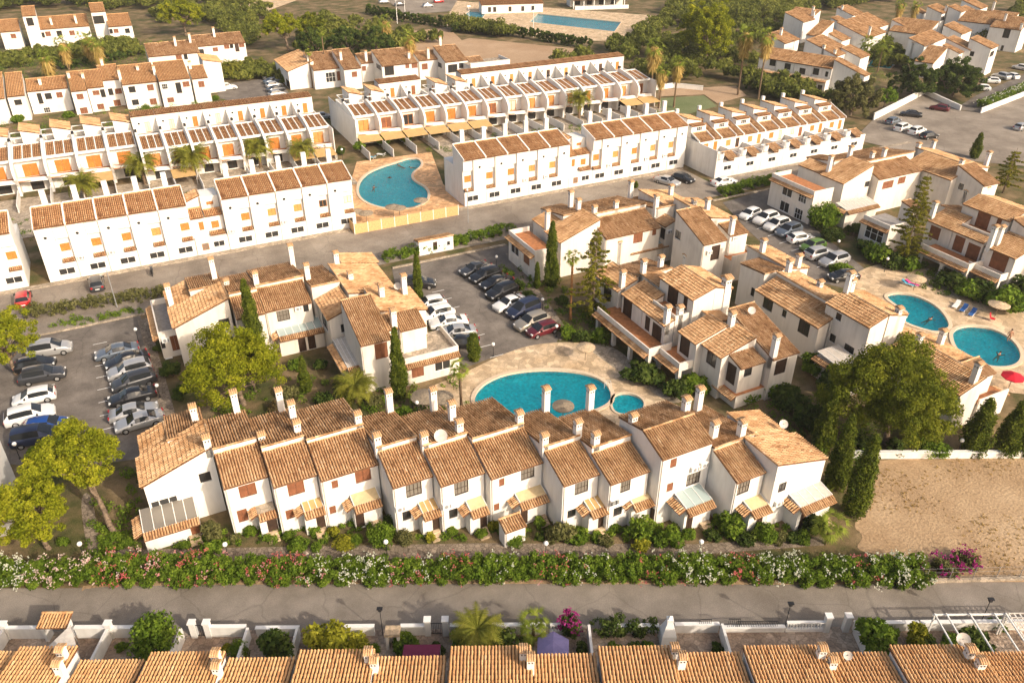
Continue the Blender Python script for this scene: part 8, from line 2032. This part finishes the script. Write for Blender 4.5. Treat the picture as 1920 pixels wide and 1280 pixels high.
# tiled gate roof
o = lane_root('gate_roof', sx(90), 0, 'little tiled roof over a gate in the lane wall', 'gate roof')
m = MB(M['white']); m.box(0, .25, -.4, .4, 0, 1.75); m.box(1.75, 2.0, -.4, .4, 0, 1.75); m.build('pier', o)
roof(o, 'F', -.15, 2.15, -.6, .6, 1.8, .25, M['tileo'], 1)
# shade sail
o = lane_root('shade_sail', sx(150), -2.2, 'white shade sail stretched over the second lane garden', 'shade sail')
m = MB(M['dish']); V_ = [(-1.5, -1.1, 1.7), (.3, 1.3, 2.5), (2.0, -1.2, 1.5), (.2, -.5, 1.9)]
for a, b in ((0, 1), (1, 2), (2, 0)): m.face([V_[a], V_[b], V_[3]])
m.build('cloth', o)
m = MB(M['grey'])
for v in V_[:3]: m.tube((v[0], v[1], 0), v, .03, n=5)
m.build('mast', o)
# round tree
x_, y_ = lane(sx(308), -1.4)
o = empty('clipped_tree', (x_, y_, 0)); tag(o, 'big ball shaped clipped tree over the lane wall', 'tree')
put('crown', ROUND, o, (0, 0, .7), 0, (2.05, 2.05, 2.35), mat=M['green'])
m = MB(M['bark']); m.tube((0, 0, 0), (0, 0, 2.2), .16, .08, 7); m.build('trunk', o)
# brick barbecue
o = lane_root('barbecue', sx(726), -.9, 'arched brick barbecue in the lane garden', 'barbecue')
m = MB(M['cream']); m.box(0, .2, -.5, .3, 0, 1.5); m.box(.85, 1.05, -.5, .3, 0, 1.5); m.box(.201, .849, .1, .3, 0, 1.5); m.build('pier', o)
m = MB(M['palethatch']); m.box(-.05, 1.1, -.55, .35, 1.502, 1.75); m.build('hood', o)
# white tapering oven chimney
o = lane_root('garden_oven', sx(1245), -.9, 'white tapering garden oven chimney over the lane', 'oven')
m = MB(M['white']); m.hexa([(-.6, -.6, 0), (.6, -.6, 0), (.6, .6, 0), (-.6, .6, 0), (-.55, -.55, 1.2), (.55, -.55, 1.2), (.55, .55, 1.2), (-.55, .55, 1.2)]); m.build('base', o)
m = MB(M['trim']); m.hexa([(-.55, -.55, 1.202), (.55, -.55, 1.202), (.55, .55, 1.202), (-.55, .55, 1.202), (-.18, -.18, 2.5), (.18, -.18, 2.5), (.18, .18, 2.5), (-.18, .18, 2.5)]); m.build('hood', o)
m = MB(M['trim']); m.box(-.24, .24, -.24, .24, 2.502, 2.7); m.hexa([(-.2, -.2, 2.7), (.2, -.2, 2.7), (.2, .2, 2.7), (-.2, .2, 2.7), (-.03, -.03, 2.95), (.03, -.03, 2.95), (.03, .03, 2.95), (-.03, .03, 2.95)]); m.build('chimney_cap', o)
# balustrades
bal = MB(M['trim']); bal.lathe([(.05, 0), (.07, .08), (.04, .16), (.09, .32), (.05, .52), (.07, .6)], 8); balm = bal.mesh('baluster', True)
for a, b, lb in ((1472, 1545, 'white balustrade of the yard beside the black lantern'), (1028, 1062, 'white balustrade below the pink bougainvillea')):
    o = lane_root('balustrade', sx(a), 0, lb, 'balustrade')
    L_ = sx(b) - sx(a)
    m = MB(M['trim']); m.box(0, L_, -.12, .12, 0, .35); m.build('plinth', o)
    m = MB(M['trim']); m.box(0, L_, -.12, .12, .952, 1.08); m.build('rail', o)
    n = int(L_ / .22)
    for i in range(n): put('baluster', balm, o, (.1 + (L_ - .2) * i / (n - 1), 0, .351))
# parasol, awning, pergolas
x_, y_ = lane(sx(1030), -2.6); M['lilac'] = pmat('lilac_cloth', (.26, .22, .42), .8, .1)
parasol(x_, y_, 2.3, 1.35, 'lilac', 'lilac parasol in the lane garden', 6, .5)
o = lane_root('awning', sx(765), -3.1, 'maroon awning against the orange roofs', 'awning')
M['maroonc'] = pmat('maroon_cloth', (.17, .02, .06), .8, .1)
m = MB(M['maroonc']); m.hexa([(0, -1.2, 2.5), (2.7, -1.2, 2.5), (2.7, .4, 2.2), (0, .4, 2.2), (0, -1.2, 2.56), (2.7, -1.2, 2.56), (2.7, .4, 2.26), (0, .4, 2.26)]); m.build('cloth', o)
m = MB(M['grey']); m.tube((.05, .35, 0), (.05, .35, 2.2), .03, n=5); m.tube((2.65, .35, 0), (2.65, .35, 2.2), .03, n=5); m.build('frame', o)
o = lane_root('pergola', sx(1735), -3.4, 'open white pergola frame in the right lane garden', 'pergola')
PW = 5.6
for i, px_ in enumerate((0, .9, 2.7, 4.6, PW - .12)):
    m = MB(M['trim']); m.box(px_, px_ + .09, -1.2, 3.0, 2.3, 2.42); m.build('beam', o)
for yy in (-1.2, 2.95):
    m = MB(M['trim']); m.box(-.05, PW + .05, yy, yy + .1, 2.18, 2.298); m.build('rail', o)
for px_ in (.02, PW - .12):
    for yy in (-1.15, 2.9): m = MB(M['trim']); m.box(px_, px_ + .1, yy, yy + .1, 0, 2.178); m.build('post', o)
o = lane_root('trellis_pergola', sx(1872), -3.4, 'white trellis pergola at the right edge', 'pergola')
for i in range(12): m = MB(M['trim']); m.box(i * .42, i * .42 + .07, -1.2, 3.0, 2.3, 2.38); m.build('slat', o)
for i in range(11): m = MB(M['dish']); m.box(-.05, 4.8, -1.1 + i * .4, -1.02 + i * .4, 2.384, 2.44); m.build('slat', o)
for px_ in (0., 4.6):
    for yy in (-1.15, 2.9): m = MB(M['trim']); m.box(px_, px_ + .1, yy, yy + .1, 0, 2.298); m.build('post', o)
# ------------------------------------------------------------------ club, courts and the top of the picture
x_, y_ = POOLS['club_pool'][1]
o = empty('club_house', (x_ - 10, y_ + 6, 0), R(-16)); tag(o, 'long low club house with tiled roof behind the rectangular pool', 'building')
shell(o, 'F', -10, 14, 0, 7, 0, 3.2, .15, [('F', a, 1.5, 1.2, 1.8, 'k') for a in (-7, -5, 1, 6, 10)], M['white'])
roof(o, 'F', -10.3, 14.3, -.3, 7, 3.3, .15, M['tileo'], 3)
o = empty('club_restaurant', (x_ + 17, y_ + .5, 0), R(-16)); tag(o, 'club restaurant with covered terrace at the end of the pool', 'building')
shell(o, 'N', 0, 22, 0, .4, 0, 1.4, 0, [], M['white'], 'terrace_wall')
for i in range(6): m = MB(M['trim']); m.box(i * 4.2, i * 4.2 + .3, 3.0, 3.3, 0, 3.2); m.build('column', o)
shell(o, 'N', 0, 22, 8, 14, 0, 3.6, 0, [('F', a, 1.6, 2.2, 2.0, 'k') for a in (3, 8, 13, 18)], M['white'])
roof(o, 'F', -.3, 22.3, 2.6, 9, 3.25, .12, M['tileb'], 3)
for i, (x_, y_) in enumerate(PT['tenn']):
    o = empty('floodlight_mast', (x_, y_, 0)); tag(o, ORD[i] + ' floodlight mast from the left at the tennis courts', 'mast', 'floodlight masts at the courts')
    m = MB(M['trim']); m.tube((0, 0, 0), (0, 0, 8), .12, .08, 6); m.build('post', o)
    m = MB(M['bulb']); m.box(-.6, .6, -.15, .15, 8, 8.5); m.build('lamp_head', o)
for i, (a, b) in enumerate((((930, 62), (1040, 78)), ((830, 60), (900, 62)))):
    pass
hedge('hedge', PT['club_hedge'], 2.5, 3.2, 'dkgreen', 'dark clipped hedge between tennis courts and club pool', 901, dens=.16, leaf=.4)
hedge('hedge', PT['club_hedge2'], 2.5, 3.4, 'dkgreen', 'dark clipped hedge below the topmost car park', 902, dens=.16, leaf=.4)
hedge('hedge', PT['garden_hedge'], 3., 2.2, 'dkgreen', 'dark hedge behind the shaggy palms in the upper left garden', 903, dens=.2, leaf=.3)
hedge('hedge', PT['village_hedge'], 3., 2.2, 'green', 'flowering hedge in front of the village row of four', 904, dens=.2, leaf=.3)
f_ = PT['front_fence']
fo = empty('wire_fence', (f_[0][0], f_[0][1], 0), R(-24.5)); tag(fo, 'wire fence on a low stone kerb along the dirt lot', 'fence')
m = MB(GM['pave']); m.box(0, 14, -.15, .15, 0, .28); m.build('kerb_stones', fo)
for i in range(8):
    m = MB(M['grey']); m.tube((i * 2., 0, .28), (i * 2., 0, 1.6), .025, n=5); m.build('post', fo)
m = MB(M['grey'])
for z_ in (.6, 1.1, 1.55): m.tube((0, 0, z_), (14, 0, z_), .008, n=4)
m.build('wire', fo)

# ------------------------------------------------------------------ the warm summer air
hz_, hnt, hb = newmat('warm_air')
for n_ in list(hnt.nodes):
    if n_.type == 'BSDF_PRINCIPLED': hnt.nodes.remove(n_)
pv = hnt.nodes.new('ShaderNodeVolumePrincipled')
pv.inputs['Color'].default_value = (.96, .93, .88, 1)
pv.inputs['Density'].default_value = .00016
pv.inputs['Anisotropy'].default_value = .2
hnt.links.new(pv.outputs[0], hnt.nodes['Material Output'].inputs['Volume'])
m = MB(hz_); m.box(-4050, 4050, -4050, 4050, -4.4, 54)
tag(m.build('haze'), 'thin warm haze over the whole resort', 'haze', kind='stuff')

# ------------------------------------------------------------------ ladder and people at the pools
lx_, ly_ = RING['front_pool'][int(len(RING['front_pool']) * .49)]
o = empty('pool_ladder', (lx_, ly_, 0), -.9); tag(o, 'white tubular ladder at the head of the large turquoise pool', 'ladder')
for s in (-.3, .3):
    m = MB(M['trim']); m.path([(-.5, s, .16), (-.5, s, .9), (0, s, 1.0), (.15, s, .1), (.15, s, -.9)], [.025] * 5, 6); m.build('rail', o)
for z in (-.2, -.5):
    m = MB(M['trim']); m.box(.1, .22, -.3, .3, z, z + .04); m.build('tread', o)
def body_mesh(J, E_, mats):
    """one continuous skinned figure from joints (x, y, z, radius)"""
    me = bpy.data.meshes.new('figure'); me.from_pydata([j[:3] for j in J], E_, [])
    ob = bpy.data.objects.new('figure', me); C.objects.link(ob)
    md = ob.modifiers.new('skin', 'SKIN')
    for v, j in zip(me.skin_vertices[0].data, J): v.radius = (j[3], j[3])
    me.skin_vertices[0].data[0].use_root = True
    ob.modifiers.new('sub', 'SUBSURF').levels = 1
    dg = bpy.context.evaluated_depsgraph_get()
    out_ = bpy.data.meshes.new_from_object(ob.evaluated_get(dg))
    bpy.data.objects.remove(ob)
    out_.materials.clear()
    for q in mats: out_.materials.append(q)
    return out_
M['skin'] = pmat('tanned_skin', (.42, .22, .13), .6, .1); M['hair'] = pmat('dark_hair', (.03, .02, .015), .7, .2)
SWIM_E = [(0, 1), (1, 2), (2, 3), (1, 4), (4, 5), (5, 6), (1, 7), (7, 8), (8, 9), (0, 10), (10, 11), (11, 12), (0, 13), (13, 14), (14, 15)]
SWIM = body_mesh([(0, 0, -.22, .14), (.45, 0, -.12, .17), (.62, 0, -.02, .07), (.78, 0, .06, .11), (.5, .24, -.1, .07), (.75, .42, -.08, .05), (.98, .36, -.06, .04), (.5, -.24, -.1, .07), (.72, -.46, -.08, .05), (.98, -.5, -.06, .04), (-.1, .12, -.26, .1), (-.5, .18, -.34, .07), (-.9, .2, -.36, .045), (-.1, -.12, -.26, .1), (-.5, -.2, -.38, .07), (-.9, -.24, -.42, .045)], SWIM_E, [M['skin']])
STAND = body_mesh([(0, 0, .92, .15), (0, 0, 1.32, .18), (0, 0, 1.50, .065), (0, .01, 1.64, .11), (.22, 0, 1.38, .07), (.30, .02, 1.08, .05), (.28, -.08, .82, .04), (-.22, 0, 1.38, .07), (-.30, .02, 1.08, .05), (-.28, -.08, .82, .04), (.10, 0, .84, .11), (.12, -.02, .46, .075), (.12, .02, .06, .05), (-.10, 0, .84, .11), (-.12, .02, .46, .075), (-.12, -.06, .06, .05)], SWIM_E, [M['skin']])
hm = MB(M['hair']); hm.lathe([(.01, .12), (.07, .10), (.115, .04), (.118, -.02), (.09, -.06)], 10); HAIR = hm.mesh('hair', True)
for i, ((x_, y_), lb_) in enumerate(zip(PT['people'], ('swimmer in the upper right pool', 'swimmer at the left end of the kidney pool', 'swimmer at the narrow end of the kidney pool, left', 'swimmer at the narrow end of the kidney pool, right', 'swimmer in the middle of the kidney pool', 'person standing at the far edge of the lower right pool', 'swimmer in the lower right pool near the edge', 'swimmer in the large turquoise pool'))):
    st_ = 'standing' in lb_
    o = empty('person', (x_, y_, .02 if st_ else -.08), 1.1 * i); tag(o, lb_ + ' in dark swimwear', 'person')
    put('body', STAND if st_ else SWIM, o)
    put('hair', HAIR, o, (0, .0, 1.70) if st_ else (.80, 0, .14))
